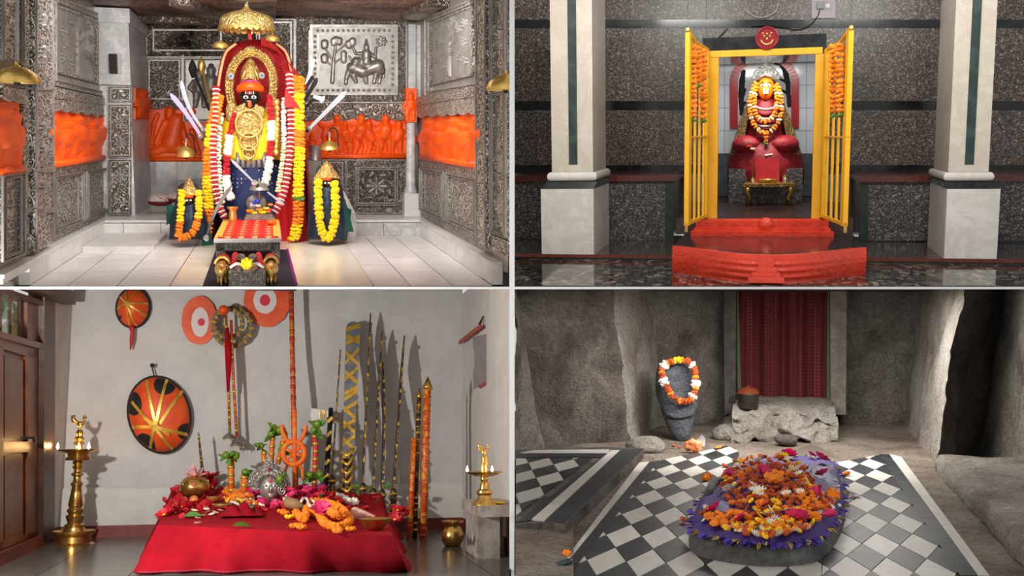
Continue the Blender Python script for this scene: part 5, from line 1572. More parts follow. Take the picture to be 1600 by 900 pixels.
for s in (0, 1):
    mb.grid(lambda u, v: Vector((front(s)[0], front(s)[1] + .09 * u, RF + (zp + .008 - RF) * (1 - v))), 2, 2)
mb.part('painted_riser', m_redpaint, pl, True)
for k, (w, y0, y1) in enumerate(((12, 403, 420), (17, 417, 428), (22, 426, 434), (28, 433, 443))):
    a = TR.y(1197 - w, y0, ym - .05 - .015 * k); b = TR.y(1197 + w, y1, ym - .05 - .015 * k)
    mb = MB(); mb.box(a.x, b.x, ym - .045 - .014 * k, ym + .02, max(b.z, RF), a.z); mb.part('stepped_motif', m_redpaint, pl)
th = thing(TR, 'threshold_stone', 'moulded vermilion threshold stone with a round boss below the gate', 'threshold', TR.y(1195, 368, 10.8))
a = TR.z(1079, 368, zp); b = TR.z(1302, 368, zp)
prof = [(0.0, 0.0), (0.0, .045), (.03, .055), (.03, .075), (.05, .085), (.05, .15), (.07, .17)]
mb = MB()
for (d0, h0), (d1, h1) in zip(prof[:-1], prof[1:]):
    y0 = 10.78
    A = [Vector((a.x + d0, y0 + d0, zp + h0)), Vector((b.x - d0, y0 + d0, zp + h0)), Vector((b.x - d0, 11.1, zp + h0)), Vector((a.x + d0, 11.1, zp + h0))]
    B = [Vector((a.x + d1, y0 + d1, zp + h1)), Vector((b.x - d1, y0 + d1, zp + h1)), Vector((b.x - d1, 11.1, zp + h1)), Vector((a.x + d1, 11.1, zp + h1))]
    mb.add(A + B, [[i, (i + 1) % 4, 4 + (i + 1) % 4, 4 + i] for i in range(4)] + ([[4, 5, 6, 7]] if h1 == .17 else []))
mb.part('moulding', m_redpaint, th)
caps = [(1197, 358, 11, 1197, 352, 12, .5), (1197, 356, 7, 1197, 352, 7, .9)]
relief(lambda p, q, h=0.0: TR.y(p, q, 10.82) - Vector((0, h, 0)), caps, .0068, .6, .8).part('boss', m_redpaint, th, True)

# ---- seated idol
YD = 13.35
KD = YD / FPX
def d_(a, b, e=0.0): return TR.y(a, b, YD + e)
def loft2(levels, n=28, fold=0.0, nf=9, a0=0.0, a1=2 * PI):
    mb = MB(); closed = abs(a1 - a0 - 2 * PI) < 1e-6
    L = smoothpath(levels, 4); w = n if closed else n + 1; vs = []
    for cx, y, hw, hd in L:
        for j in range(w):
            a = a0 + (a1 - a0) * j / n; k = 1 + fold * math.sin(nf * a)
            vs.append(d_(cx + hw * k * math.cos(a), y, hd * k * math.sin(a)))
    fs = [[i * w + j, i * w + (j + 1) % w, (i + 1) * w + (j + 1) % w, (i + 1) * w + j] for i in range(len(L) - 1) for j in range(n)]
    if closed: fs += [list(range(w))[::-1], [(len(L) - 1) * w + j for j in range(w)]]
    mb.add(vs, fs); return mb
m_redcl = mat('crimson_cloth', (.30, .008, .018), .6, 0, (.22, .004, .012), 5, bmp=(9, .5, .03))
m_redcl2 = mat('scarlet_cloth', (.52, .012, .02), .6, bmp=(9, .4, .02))
m_shawl = carved('gold_brocade_shawl', (.32, .20, .07), (.06, .035, .015), 22, 12, .25, .55, .01)
idl = thing(TR, 'seated_idol', 'seated orange-faced idol with silver crown draped in crimson cloth and gold shawl', 'idol', d_(1196, 308))
mb = MB(); a = d_(1140, 300); b = d_(1252, 300); mb.box(a.x, b.x, YD - .35, YD + .4, zi, d_(1196, 262).z); mb.part('granite_pedestal', m_grand, idl)
loft2([(1196, 288, 58, .40), (1197, 270, 60, .42), (1196, 250, 58, .40), (1196, 236, 55, .36), (1196, 224, 50, .30), (1196, 212, 44, .26)], 40, .025, 13).part('crimson_skirt', m_redcl, idl, True)
mb = MB(); mb.grid(lambda u, v: d_(1180 + 38 * u, 248 + 36 * v, -.43 - .012 * math.sin(u * 6) - .03 * v), 8, 6); mb.part('scarlet_front_panel', m_redcl2, idl, True)
mb = MB()
for s in (-1, 1): mb.ell(d_(1196 + s * 28, 226, -.16), (24 * KD, .22, 15 * KD), 16, 10)
mb.ell(d_(1196, 225, -.1), (30 * KD, .2, 14 * KD), 16, 10)
remeshed(mb, .03, 4).part('folded_knees', m_redcl, idl, True)
loft2([(1196, 222, 40, .22), (1196, 195, 33, .19), (1196, 175, 27, .16), (1196, 160, 20, .12), (1197, 150, 9, .08)], 24, .03, 9).part('torso_cloth', m_redcl, idl, True)
loft2([(1196, 128, 17, .09), (1196, 150, 24, .14), (1196, 185, 38, .2), (1196, 220, 49, .26), (1196, 252, 56, .32)], 26, .03, 11, -.35, PI + .35).part('gold_shawl', m_shawl, idl, True)
for s in (-1, 1):
    mb = MB(); mb.grid(lambda u, v: d_(1196 + s * (20 + 18 * v + 14 * u * (.4 + v)), 150 + 92 * v, -.16 - .08 * v + .1 * u), 6, 12); mb.part('shawl_fall', m_shawl, idl, True)
mb = MB(); mb.ell(d_(1196.5, 138, -.1), (12.5 * KD, .11, 17.5 * KD), 18, 14); mb.ell(d_(1196.5, 140, -.205), (2 * KD, .03, 4.5 * KD), 8, 8)
fc = remeshed(mb, .009, 3).part('face', mat('orange_face', (.90, .16, .006), .35), idl, True, 'vermilion orange face with painted eyes')
for s in (-1, 1):
    mb = MB(); mb.ell(d_(1196.5 + s * 5, 134, -.195), (3 * KD, .012, 1.9 * KD), 10, 6); mb.part('eye', m_eye, fc, True)
    mb = MB(); mb.ell(d_(1196.5 + s * 5, 134, -.206), (1.3 * KD, .006, 1.5 * KD), 8, 6); mb.part('pupil', m_black, fc, True)
    mb = MB(); mb.tube([d_(1196.5 + s * 2, 130, -.2), d_(1196.5 + s * 5.5, 128.5, -.195), d_(1196.5 + s * 9, 131, -.165)], .006, 5); mb.part('eyebrow', m_black, fc)
    mb = MB(); mb.ell(d_(1196.5 + s * 13, 138, -.08), (2.5 * KD, .03, 5 * KD), 8, 8); mb.part('gold_earring', m_gold, idl, True)
mb = MB(); mb.box(d_(1193, 140).x, d_(1200.5, 140).x, YD - .225, YD - .2, d_(1196, 147).z, d_(1196, 139).z); mb.part('white_tongue_plate', mat('ivory', (.9, .8, .6), .4), fc)
mb = MB()
for k in range(9):
    a = PI * (k - 4) / 9.5
    cx, cy = 1197 + 20 * math.sin(a), 127 - 22 * math.cos(a) - (5 if k == 4 else 0)
    mb.tube([d_(1197 + 11 * math.sin(a), 128 - 10 * math.cos(a), -.04), d_(cx, cy, -.02)], [5.2 * KD, 2.2 * KD], 8); mb.ell(d_(cx, cy, -.02), 3.6 * KD, 8, 6)
mb.tube([d_(1183, 124, -.1), d_(1190, 118, -.18), d_(1197, 116, -.2), d_(1204, 118, -.18), d_(1211, 124, -.1)], 3 * KD, 6)
remeshed(mb, .012, 1).part('silver_crown', carved('tarnished_silver', (.5, .5, .48), (.12, .12, .11), 30, 14, .6, .4, .01), idl, True)
for y, w in ((163, 17), (178, 20), (190, 22)):
    mb = MB(); mb.tube([d_(1196.5 + w * math.cos(a), y + 8 * math.sin(a), -.17 - .06 * math.sin(a)) for a in np.linspace(.0, PI, 14)], 2.2 * KD, 6); mb.part('silver_necklace', m_silver_p, idl, True)
# its garlands
mixf = lambda i, n: ((F_CREAM if i % 4 == 3 else F_ORANGE), .034, 'marigold' if i % 4 != 3 else 'cream_bloom')
garland(TR, 'marigold_garland', 'long outer orange marigold garland on the seated idol', pxpath(TR, YD, [(1180, 130, -.14), (1173, 150, -.2), (1172, 175, -.26), (1180, 198, -.3), (1196, 208, -.32), (1212, 198, -.3), (1221, 175, -.26), (1220, 150, -.2), (1213, 130, -.14)]), .042, mixf)
garland(TR, 'marigold_garland', 'shorter inner orange marigold garland on the seated idol', pxpath(TR, YD, [(1182, 132, -.16), (1179, 155, -.23), (1181, 178, -.28), (1196, 191, -.31), (1210, 178, -.28), (1214, 155, -.23), (1211, 132, -.16)]), .042, mixf)
garland(TR, 'marigold_pendant', 'short red and orange pendant of flowers below the idol garlands', pxpath(TR, YD, [(1197, 210, -.33), (1197, 220, -.34), (1197, 228, -.35)]), .03, lambda i, n: (F_ORANGE if i < n - 1 else F_GREEN, .03, 'marigold' if i < n - 1 else 'leaf_knot'))
# offerings in the lap
for k, (px, py, me, lab) in enumerate(((1170, 229, F_RED, 'red flower in the lap of the seated idol, on the left knee cloth'), (1176, 233, F_CREAM, 'cream flower in the lap of the seated idol beside the red flower'), (1198, 243, F_WHITE, 'white flower at the front edge of the idol lap'), (1204, 242, F_CREAM, 'cream flower at the front edge of the idol lap'))):
    inst(me, 'offering_flower', d_(px, py, -.36), room=TR, scale=.035, label=lab, cat='flower')
# ---- brass table with vessels
YBt = 12.62; KB = YBt / FPX
def b_(a, b, e=0.0): return TR.y(a, b, YBt + e)
tb = thing(TR, 'brass_table', 'small brass table with pierced rim and curved legs before the seated idol', 'table', b_(1201, 315))
x0, x1 = b_(1163, 288).x, b_(1241, 288).x; z1 = b_(1201, 286).z; z0 = b_(1201, 292).z
mb = MB(); mb.box(x0, x1, YBt - .02, YBt + .28, z0 + .03, z1); mb.part('table_top', m_brass, tb)
mb = MB(); mb.box(x0 - .01, x1 + .01, YBt - .03, YBt - .015, z0, z1 - .005); mb.part('pierced_rim', carved('pierced_brass', (.75, .48, .15), (.08, .045, .01), 40, 12, .7, .3, .01), tb)
for x in (x0 + .05, x1 - .05):
    for yy in (.03, .24):
        mb = MB(); s = 1 if x < 0 else -1
        mb.tube([Vector((x, YBt + yy, z0 + .02)), Vector((x - s * .02, YBt + yy, z0 - .06)), Vector((x + s * .015, YBt + yy, z0 - .12)), Vector((x, YBt + yy, zi + .005))], [.05, .04, .025, .03], 8); mb.part('leg', m_brass, tb, True)
def small_pot(px, w, h, label, spire=0):
    c = Vector((b_(px, 286).x, YBt + .12, z1)); k = KB
    t = thing(TR, 'brass_vessel', label, 'vessel', c)
    mb = MB(); mb.lathe([(w * k, 0), (w * k, h * .6 * k), (w * .75 * k, h * .75 * k), (w * .9 * k, h * k), (w * .3 * k, h * 1.02 * k)], c, 14); mb.part('body', mat('pale_brass', (.8, .66, .4), .2, .85), t, 40)
    if spire: mb = MB(); mb.tube([c + Vector((0, 0, h * k)), c + Vector((0, 0, (h + spire) * k))], [1.2 * k, .5 * k], 6); mb.part('spout', m_brass, t)
small_pot(1176, 3.5, 7, 'slim brass vessel with tall spike on the brass table, before the crimson hem', 22)
small_pot(1227, 4, 11, 'taller brass vessel on the brass table beside the plate', 5)
c = Vector((b_(1199, 286).x, YBt + .15, z1)); mb = MB(); mb.lathe([(13 * KB, 0), (15 * KB, 4 * KB), (15.5 * KB, 5 * KB), (14 * KB, 4.5 * KB), (12 * KB, 1.5 * KB)], c, 22); mb.top('brass_plate', m_brass, TR, 'round brass plate in the middle of the brass table', 'plate', smooth=40)

# ---- plaque, switchboard, cables
t = thing(TR, 'round_plaque', 'round red plaque with a golden face emblem above the shrine door', 'plaque', TR.y(1199, 76, YFR - .05))
cp = TR.y(1198.5, 60, YFR); k = YFR / FPX
mb = MB(); n = 28
def disc(r, y0, y1): return [[cp + Vector((r * k * math.cos(2 * PI * j / n), y, r * k * math.sin(2 * PI * j / n))) for j in range(n)] for y in (y0, y1)]
A, B = disc(16.5, -.05, .06); mb.hexa(A, B); mb.part('disc', mat('plaque_red', (.24, .012, .02), .2), t)
mb = MB(); mb.tube([cp + Vector((15.5 * k * math.cos(a), -.055, 15.5 * k * math.sin(a))) for a in np.linspace(0, 2 * PI, 29)[:-1]], .012, 6, True); mb.part('rim', mat('plaque_red', (.24, .012, .02), .2), t, True)
mb = MB(); mb.tube([cp + Vector((9 * k * math.cos(a), -.06, 9 * k * math.sin(a))) for a in np.linspace(PI * 1.1, PI * 1.9, 12)], .008, 5); mb.part('emblem_arc', m_gold, t)
for dx, dz in ((-4, 3), (4, 3), (0, 6), (0, -1), (-6, 7), (6, 7)):
    mb = MB(); mb.ell(cp + Vector((dx * k, -.055, dz * k)), (1.8 * k, .01, 1.8 * k), 8, 6); mb.part('emblem_dot', m_gold, t, True)
sw = thing(TR, 'switchboard', 'pale electric switchboard with plug and switch on the granite wall', 'switchboard', QB(1286, 29, .02))
mb = MB(); wallpan(mb, QB, rect(1268, -2, 1305, 29), .012, .05); mb.part('board', mat('pale_lilac_board', (.62, .56, .60), .5), sw)
mb = MB(); wallpan(mb, QB, rect(1272, 3, 1299, 17), .05, .06); mb.part('socket_plate', mat('grey_plastic', (.5, .49, .47), .4), sw)
mb = MB(); wallpan(mb, QB, rect(1276, 4, 1287, 15), .06, .12); mb.part('plug', mat('plug_grey', (.34, .34, .34), .4), sw)
mb = MB(); wallpan(mb, QB, rect(1289, 7, 1296, 13), .06, .075); mb.part('switch', mat('switch_white', (.8, .8, .78), .3), sw)
mb = MB(); mb.tube([QB(*q, .06) for q in smoothpath([(1281, 15), (1276, 28), (1262, 42), (1245, 47), (1225, 44), (1200, 41), (1175, 42)], 5)], .006, 5); mb.top('black_cable', m_dark, TR, 'black cable looping from the plug along the black granite band', 'cable')
mb = MB(); mb.tube([QB(*q, .05) for q in smoothpath([(1137, 45), (1120, 62), (1106, 76)], 5)], .005, 5); mb.top('black_wire', m_dark, TR, 'thin dark wire slanting down to the corner of the gate lintel', 'wire')
mb = MB(); mb.tube([QB(*q, .06) for q in smoothpath([(1163, 14), (1172, 22), (1185, 28), (1200, 26), (1212, 18), (1217, 5)], 5)], .006, 5); mb.top('pale_wire_loop', mat('pale_wire', (.75, .68, .5), .4), TR, 'pale wire hanging in a loop above the round plaque', 'wire')

# ================================================================== ROOM 3: whitewashed room with weapons behind a red altar
BF, BT, YK, BXL, BXR = -.95, -.655, 10.6, -2.03, 1.83
ZCEIL3 = 1.42
m_plas = mat('grey_white_plaster', (.60, .605, .60), .85, 0, (.50, .505, .505), 2.2, .35, .7, (5, .5, .05))
m_plas_w = mat('white_plaster', (.66, .65, .62), .85, 0, (.56, .55, .53), 3, .35, .7, (6, .4, .04))
m_wood = mat('brown_door_wood', (.16, .045, .014), .32, 0, (.09, .025, .008), 4, bmp=(18, .2, .01))
m_wood_d = mat('dark_frame_wood', (.07, .022, .01), .4, 0, (.03, .012, .007), 6, bmp=(18, .25, .01))
m_redskirt = mat('red_oxide_skirting', (.20, .022, .016), .5, 0, (.12, .015, .012), 5)
m_slate = marble('grey_slate_floor', (.095, .09, .082), (.17, .16, .15), 2.0, .22, .35, (.07, .066, .062), .2)
m_brassd = mat('aged_brass', (.62, .38, .10), .24, .9, (.34, .19, .05), 8, .45, .75)
m_flame = mat('lamp_flame', (1, .8, .4), .5, emit=((1, .62, .25), 18))
m_oshield = mat('orange_shield', (.78, .10, .012), .5, 0, (.62, .06, .008), 7, bmp=(10, .3, .01))
m_rib = mat('gold_ribbon', (.85, .55, .09), .3, .6, (.6, .36, .04), 16, .45, .7)
m_redcloth = mat('red_altar_cloth', (.36, .004, .015), .9, 0, (.28, .003, .011), 4, bmp=(7, .3, .02))
m_redcloth.node_tree.nodes['Principled BSDF'].inputs['Specular IOR Level'].default_value = .15
m_stone_b = mat('limewashed_stone', (.40, .36, .31), .9, 0, (.24, .20, .17), 7, bmp=(12, .6, .02))


def KB_(a, b, h=0.0): return BL.y(a, b, YK) - Vector((0, h, 0))
def KL(a, b, h=0.0): return BL.x(a, b, BXL) + Vector((h, 0, 0))
def KR(a, b, h=0.0): return BL.x(a, b, BXR) - Vector((h, 0, 0))


from mathutils import noise as mn
def wob(p, s, a): return a * mn.noise(Vector(p) * s)


mb = MB(); mb.grid(lambda u, v: Vector((BXL + (BXR - BXL) * u, YK - wob((u * 4, v * 3, 1), 1.6, .03) - wob((u * 4, v * 3, 5), 5, .006), BF + (ZCEIL3 + .1 - BF) * v)), 60, 40)
wk = mb.top('wall_back', m_plas, BL, 'uneven whitewashed back wall of the weapon altar room', kind='structure', smooth=True)
mb = MB(); mb.grid(lambda u, v: Vector((BXR - abs(wob((u * 3, v * 3, 3), 1.5, .02)), YK - (YK - 8.28) * u, BF + (ZCEIL3 + .05 - BF) * v)), 20, 24)
wk2 = mb.top('wall_right', m_plas_w, BL, 'whitewashed side wall with a small mirror and the stone bench', kind='structure', smooth=True)
# lower plaster course stands a little proud
mb = MB(); mb.grid(lambda u, v: Vector((BXL + (BXR - BXL) * u, YK - .02 - .035 * min(1, v * 12) - wob((u * 6, v, 2), 3, .012), BL.y(440, 758, YK).z + wob((u * 8, 0, 0), 1, .02) - (BL.y(440, 758, YK).z - BF) * v)), 50, 14); mb.part('lower_plaster', m_plas_w, wk, True)
# floor
mb = MB(); yn3 = lambda x: 7.5 - .27 * x
mb.hexa([Vector((x, y, BF - .03)) for x, y in ((BXL, 7.9), (1.553, 7.02), (BXR, 8.29), (BXR, YK), (BXL, YK))], [Vector((x, y, BF - .004)) for x, y in ((BXL, 7.9), (1.553, 7.02), (BXR, 8.29), (BXR, YK), (BXL, YK))])
f3 = mb.top('floor', m_dark, BL, 'dark grey polished stone tile floor of the weapon altar room', kind='structure')
def clip3(q):
    """keep the part of a floor tile on this side of the partition wall"""
    f = lambda p: (BL.M @ Vector((p[0], p[1], BF))).x + t2 + .003
    out = []
    for k in range(len(q)):
        a, b = q[k], q[(k + 1) % len(q)]
        if f(a) < 0: out.append(a)
        if f(a) * f(b) < 0:
            t = f(a) / (f(a) - f(b)); out.append((a[0] + (b[0] - a[0]) * t, a[1] + (b[1] - a[1]) * t))
    return out
xs = [-2.03, -1.62, -1.0, -.38, .24, .86, 1.42, 1.83]
for i in range(7):
    yy = 6.4
    while yy < YK:
        y1 = min(yy + 1.15, YK); 
        ya, yb = max(yy, 7.9 - (xs[i] + 2.03) * .26), max(yy, 7.9 - (xs[i + 1] + 2.03) * .26)
        if y1 > max(ya, yb) + .05:
            q = [(xs[i] + .003, ya + .003), (xs[i + 1] - .003, yb + .003), (xs[i + 1] - .003, y1 - .003), (xs[i] + .003, y1 - .003)]
            q = q if i < 5 else clip3(q)
            if len(q) > 2: mb = MB(); mb.hexa([Vector((a, b, BF - .006)) for a, b in q], [Vector((a, b, BF)) for a, b in q]); mb.part('floor_tile', m_slate, f3)
        yy = y1
for side, bx in ((0, None), (1, None), (2, None)):
    mb = MB()
    if side == 0: mb.box(BXL, BXR, YK - .07, YK, BF, BF + .11)
    elif side == 1: mb.box(BXL, BXL + .02, 9.95, YK, BF, BF + .11)
    else: mb.box(BXR - .025, BXR, 8.4, YK, BF, BF + .11)
    mb.top(('baseboard_back', 'baseboard_left', 'baseboard_right')[side], m_redskirt, BL, ('red painted skirting along the back wall behind the altar', 'red painted skirting beside the wooden door', 'red painted skirting under the stone bench side')[side], kind='structure')
# left wall with door opening and transom
def quadL(quads, name, m, lab, par=None, h0=-.12, h1=0.0):
    mb = MB()
    for q in quads: wallpan(mb, KL, q, h0, h1)
    if par: return mb.part(name, m, par)
    return mb.top(name, m, BL, lab, kind='structure')
wl3 = quadL([[(82, 440), (113, 440), (113, 834), (82, 842)], [(-8, 440), (82, 440), (82, 449), (-8, 449)]], 'wall_left', m_plas_w, 'whitewashed left wall beside the wooden door')
dr = thing(BL, 'door_1', 'brown panelled wooden door with barred transom window', None, (BXL, 9.0, BF), kind='structure')
def dp(q, nm, m, h0, h1, par=None):
    mb = MB(); wallpan(mb, KL, q, h0, h1); return mb.part(nm, m, par or dr)
dp([(64, 440), (81, 440), (80, 843), (62, 848)], 'door_post', m_wood_d, -.1, .03)
dp([(-8, 446), (64, 470), (64, 478), (-8, 455)], 'door_head', m_wood_d, -.1, .02)
dp([(28, 440), (97, 456), (97, 476), (28, 452)], 'lintel_beam', m_wood_d, .0, .12)
dp([(-8, 516), (64, 537), (64, 546), (-8, 526)], 'transom_rail', m_wood, -.1, .02)
dp([(47, 470), (64, 474), (64, 540), (47, 535)], 'transom_side', m_wood, -.1, -.02)
leaf = dp([(-8, 526), (62, 546), (62, 850), (-8, 880)], 'door_panel', m_wood, -.08, -.05)
for q in ([(-8, 526), (62, 546), (62, 562), (-8, 540)], [(-8, 690), (62, 690), (62, 706), (-8, 708)], [(-8, 850), (62, 830), (62, 850), (-8, 878)], [(47, 545), (62, 548), (62, 850), (47, 856)], [(0, 540), (9, 543), (9, 870), (0, 873)]):
    dp(q, 'door_rail', m_wood, -.05, -.015)
for q in ([(14, 556), (42, 564), (42, 685), (14, 684)], [(14, 712), (42, 710), (42, 838), (14, 850)]):
    dp(q, 'raised_field', m_wood, -.05, -.03)
mb = MB(); mb.tube([KL(40, 684, -.02), KL(46, 684, .03), KL(47, 690, .03)], .012, 6); mb.part('door_latch', m_dark, dr)
for x in (12, 27, 41):
    mb = MB(); mb.tube([KL(x, 450 + x * .3, -.05), KL(x, 519 + x * .3, -.05)], .011, 6); mb.part('window_bar', m_wood_d, dr)
mb = MB(); wallpan(mb, KL, [(-8, 450), (48, 465), (48, 535), (-8, 518)], -.095, -.09)
m_glass = mat('window_glass', (.9, .95, .93), .02)
m_glass.node_tree.nodes['Principled BSDF'].inputs['Transmission Weight'].default_value = .95
mb.part('window_pane', m_glass, dr)
mb = MB(); mb.box(BXL, BXL + .03, 7.6, 9.95, BF, BF + .10); mb.part('door_sill', m_redskirt, dr)
# tree outside the transom window
tr_ = thing(BL, 'garden_tree', 'green and yellow leafed tree seen outside the barred transom window', 'tree', (BXL - 1.3, 9.5, BF))
mb = MB(); mb.tube([(BXL - 1.35, 9.3, BF), (BXL - 1.3, 9.3, .9), (BXL - 1.2, 9.5, 1.6)], [.12, .1, .05], 7); mb.tube([(BXL - 1.2, 8.9, .6), (BXL - 1.2, 9.6, 1.25)], .05, 6); mb.part('trunk', mat('bark', (.12, .09, .07), .9), tr_, True)
rr = random.Random(5)
lv = [leaf_mesh('outdoor_leaf', mat('outdoor_leaf_%d' % i, c, .5), .4) for i, c in enumerate(((.07, .22, .05), (.25, .38, .08), (.55, .35, .06)))]
for k in range(260):
    inst(lv[rr.choice((0, 0, 1, 1, 2))], 'leaf', (BXL - rr.uniform(.6, 1.7), rr.uniform(9.4, 13.6), rr.uniform(.8, 2.0)), parent=tr_, rot=eul(rr.uniform(0, 6), rr.uniform(0, 6), rr.uniform(0, 6)), scale=rr.uniform(.14, .26))

# ---- wall paintings (flat paint on plaster)
def ringpaint(label, cx, cy, rx, ry, ix, iy, ic, cr, dcx=0, dcy=0):
    t = thing(BL, 'wall_painting', label, 'wall painting', KB_(cx, cy + ry, .05))
    n = 40; r_ = random.Random(int(cx)); jit = [1 + r_.uniform(-.02, .02) for _ in range(n)]
    def el(ax, ay, h, ox=0, oy=0): return [KB_(cx + ox + ax * jit[j] * math.cos(2 * PI * j / n), max(453, cy + oy + ay * jit[j] * math.sin(2 * PI * j / n)), h) for j in range(n)]
    mb = MB(); mb.hexa(el(rx, ry, .034), el(rx, ry, .03)); mb.part('orange_ring', m_oshield, t)
    mb = MB(); mb.hexa(el(ix, iy, .038, dcx, dcy), el(ix, iy, .034, dcx, dcy)); mb.part('white_centre', mat('limewash_white', (.70, .66, .66), .8), t)
    mb = MB(); mb.hexa(el(cr, cr * 1.1, .042, dcx + ic, dcy), el(cr, cr * 1.1, .038, dcx + ic, dcy)); mb.part('red_dot', mat('painted_red', (.62, .02, .04), .6), t)
ringpaint('smaller orange ring with red dot painted on the wall beside the gold rings', 312, 501, 28, 38, 13.5, 23, 2, 5.5, 1, 3)
ringpaint('larger orange ring with red dot painted high on the wall beside the tall red pole', 417, 470, 36, 42, 18, 21, 0, 8, -3, 0)


# ---- shields
def shield(label, cx, cy, rx, ry, tilt, straps, patches):
    t = thing(BL, 'round_shield', label, 'shield', KB_(cx, cy + ry, .03))
    k = YK / FPX
    def S(u, v, h=0.0):                       # u,v in -1..1 on the disc
        r2 = min(u * u + v * v, 1)
        x = rx * u; y = ry * v
        return KB_(cx + x * math.cos(tilt) - y * math.sin(tilt), cy + x * math.sin(tilt) + y * math.cos(tilt), .065 + .14 * (1 - r2) ** .6 + h)
    mb = MB(); n = 36; vs = []; R_ = [1, .97, .85, .65, .4, .15]
    for r in R_:
        for j in range(n): a = 2 * PI * j / n; vs.append(S(r * math.cos(a), r * math.sin(a)))
    fs = [[i * n + j, i * n + (j + 1) % n, (i + 1) * n + (j + 1) % n, (i + 1) * n + j] for i in range(len(R_) - 1) for j in range(n)] + [[5 * n + j for j in range(n)]]
    mb.add(vs, fs); d = mb.part('dome', m_oshield, t, True)
    mb = MB(); mb.tube([S(math.cos(a), math.sin(a), .0) for a in np.linspace(0, 2 * PI, 40)[:-1]], .018, 6, True); mb.part('rim', m_dark, t, True)
    for (pu, pv, pr, pw) in patches:
        mb = MB()
        def F(u, v):
            a = 2 * PI * u; uu = pu + pr * v * math.cos(a); vv = pv + pw * v * math.sin(a)
            r = math.hypot(uu, vv); f = min(1, .97 / r) if r > 0 else 1
            return S(uu * f, vv * f, .006)
        mb.grid(F, 18, 5); mb.part('black_patch', m_soot, t, True)
    for a, b in straps:
        mb = MB(); n2 = 12
        L = [(a[0] + (b[0] - a[0]) * i / n2, a[1] + (b[1] - a[1]) * i / n2) for i in range(n2 + 1)]
        dx, dy = b[0] - a[0], b[1] - a[1]; q = math.hypot(dx, dy); w = .045
        l1 = [S(u - dy / q * w, v + dx / q * w, .014) for u, v in L]; l2 = [S(u + dy / q * w, v - dx / q * w, .014) for u, v in L]
        mb.add(l1 + l2, [[i, i + 1, n2 + 2 + i, n2 + 1 + i] for i in range(n2)]); mb.part('gold_strap', m_rib, t)
    return t
shield('large orange and black round shield with gold straps hung from a wall nail', 250, 648, 47, 59, -.25, [((-.75, -.5), (-.2, .35)), ((-.1, -.95), (-.15, .35)), ((.55, -.85), (-.2, .35)), ((.95, -.45), (.0, .25)), ((-.95, .15), (-.2, .3)), ((-.2, .3), (.75, .7)), ((-.2, .3), (.15, .98)), ((-.45, .0), (.2, .6)), ((-.2, .3), (-.55, .8))],
       [(-.72, -.45, .3, .33), (.45, -.72, .36, .28), (-.7, .72, .35, .35), (.75, .62, .3, .22)])
shield('small orange round shield with gold straps hung high on the wall', 209.5, 482, 25, 30, .1, [((-.3, -.1), (.95, -.25)), ((-.3, -.1), (.9, .4)), ((-.3, -.1), (.35, .95)), ((-.3, -.1), (-.05, .98)), ((-.3, -.1), (-.5, -.85)), ((-.3, -.1), (-.95, .2)), ((-.3, -.1), (.3, -.95)), ((-.3, -.1), (-.9, -.5))], [(-.7, .6, .1, .1)])
mb = MB(); mb.tube([KB_(240, 572, .03), KB_(240, 572, .12)], .014, 6); mb.ell(KB_(240, 572, .12), .02, 8, 6); mb.tube([KB_(239, 574, .08), KB_(241, 582, .08), KB_(243, 590, .10)], .007, 5); mb.top('wall_nail', m_dark, BL, 'black wall nail with cord holding the large shield', 'nail')
mb = MB(); mb.tube([KB_(*q) for q in ((208, 512, .12), (209, 520, .1), (208, 533, .1), (206, 548, .1))], [.03, .02, .022, .006], 6); mb.top('red_tassel', mat('red_tassel', (.5, .02, .02), .6), BL, 'red cloth tassel hanging under the small shield', 'tassel', smooth=True)

# ---- gold rings on the wall with two rods
t = thing(BL, 'hanging_rings', 'pair of rope rings wound with gold ribbon hanging on the wall', 'rings', KB_(362, 545, .05))
for cx, cy, r, h in ((364, 513, 29, .12), (358, 508, 22, .18)):
    P_ = [KB_(cx + r * math.cos(a), cy + r * 1.0 * math.sin(a), h) for a in np.linspace(0, 2 * PI, 49)[:-1]]
    mb = MB(); mb.tube(P_, .025, 6, True); f = mb.part('ring', mat('rope_grey', (.16, .14, .10), .7), t, True)
    for j in range(0, 48, 3):
        mb = MB(); mb.tube([P_[j], P_[(j + 1) % 48]], .03, 6); mb.part('gold_binding', m_rib, f)
mb = MB(); mb.ell(KB_(352, 490, .3), (.05, .05, .048), 14, 10); mb.top('orange_ball', m_oshield, BL, 'small orange ball topping the gold rods by the rings', 'ball', smooth=True)


def rod(name, label, pts, Y, r, m, band=None, cat='pole', nb=14, tip=None, r1=None):
    """slender wrapped pole through picture points at depth(s)"""
    P_ = [BL.y(p[0], p[1], p[2] if len(p) > 2 else Y) for p in pts]
    t = thing(BL, name, label, cat, P_[-1])
    mb = MB(); mb.tube(P_, r if r1 is None else [r + (r1 - r) * i / (len(P_) - 1) for i in range(len(P_))], 8); mb.part('shaft', m, t, True)
    if band:
        q = resample(P_, max(.06, (P_[0] - P_[-1]).length / nb)); rb = random.Random(int(pts[0][0]))
        for a, b in zip(q[:-1], q[1:]):
            d = b - a; s = rb.uniform(.0, .4)
            if rb.random() < .45: continue
            mb = MB(); mb.tube([a + d * s, a + d * (s + rb.uniform(.12, .4))], (r if r1 is None else max(r, r1)) * 1.12, 8); mb.part('ribbon_band', band, t, True)
    if tip:
        d = (P_[0] - P_[1]).normalized()
        mb = MB(); mb.tube([P_[0], P_[0] + d * tip * .3, P_[0] + d * tip], [r * 1.6, r * 1.2, .002], 8); mb.part('spear_tip', m_brassd, t, True)
    return t
m_gpole = mat('gold_wrapped', (.62, .36, .06), .35, .5, (.3, .1, .02), 25, .45, .6)
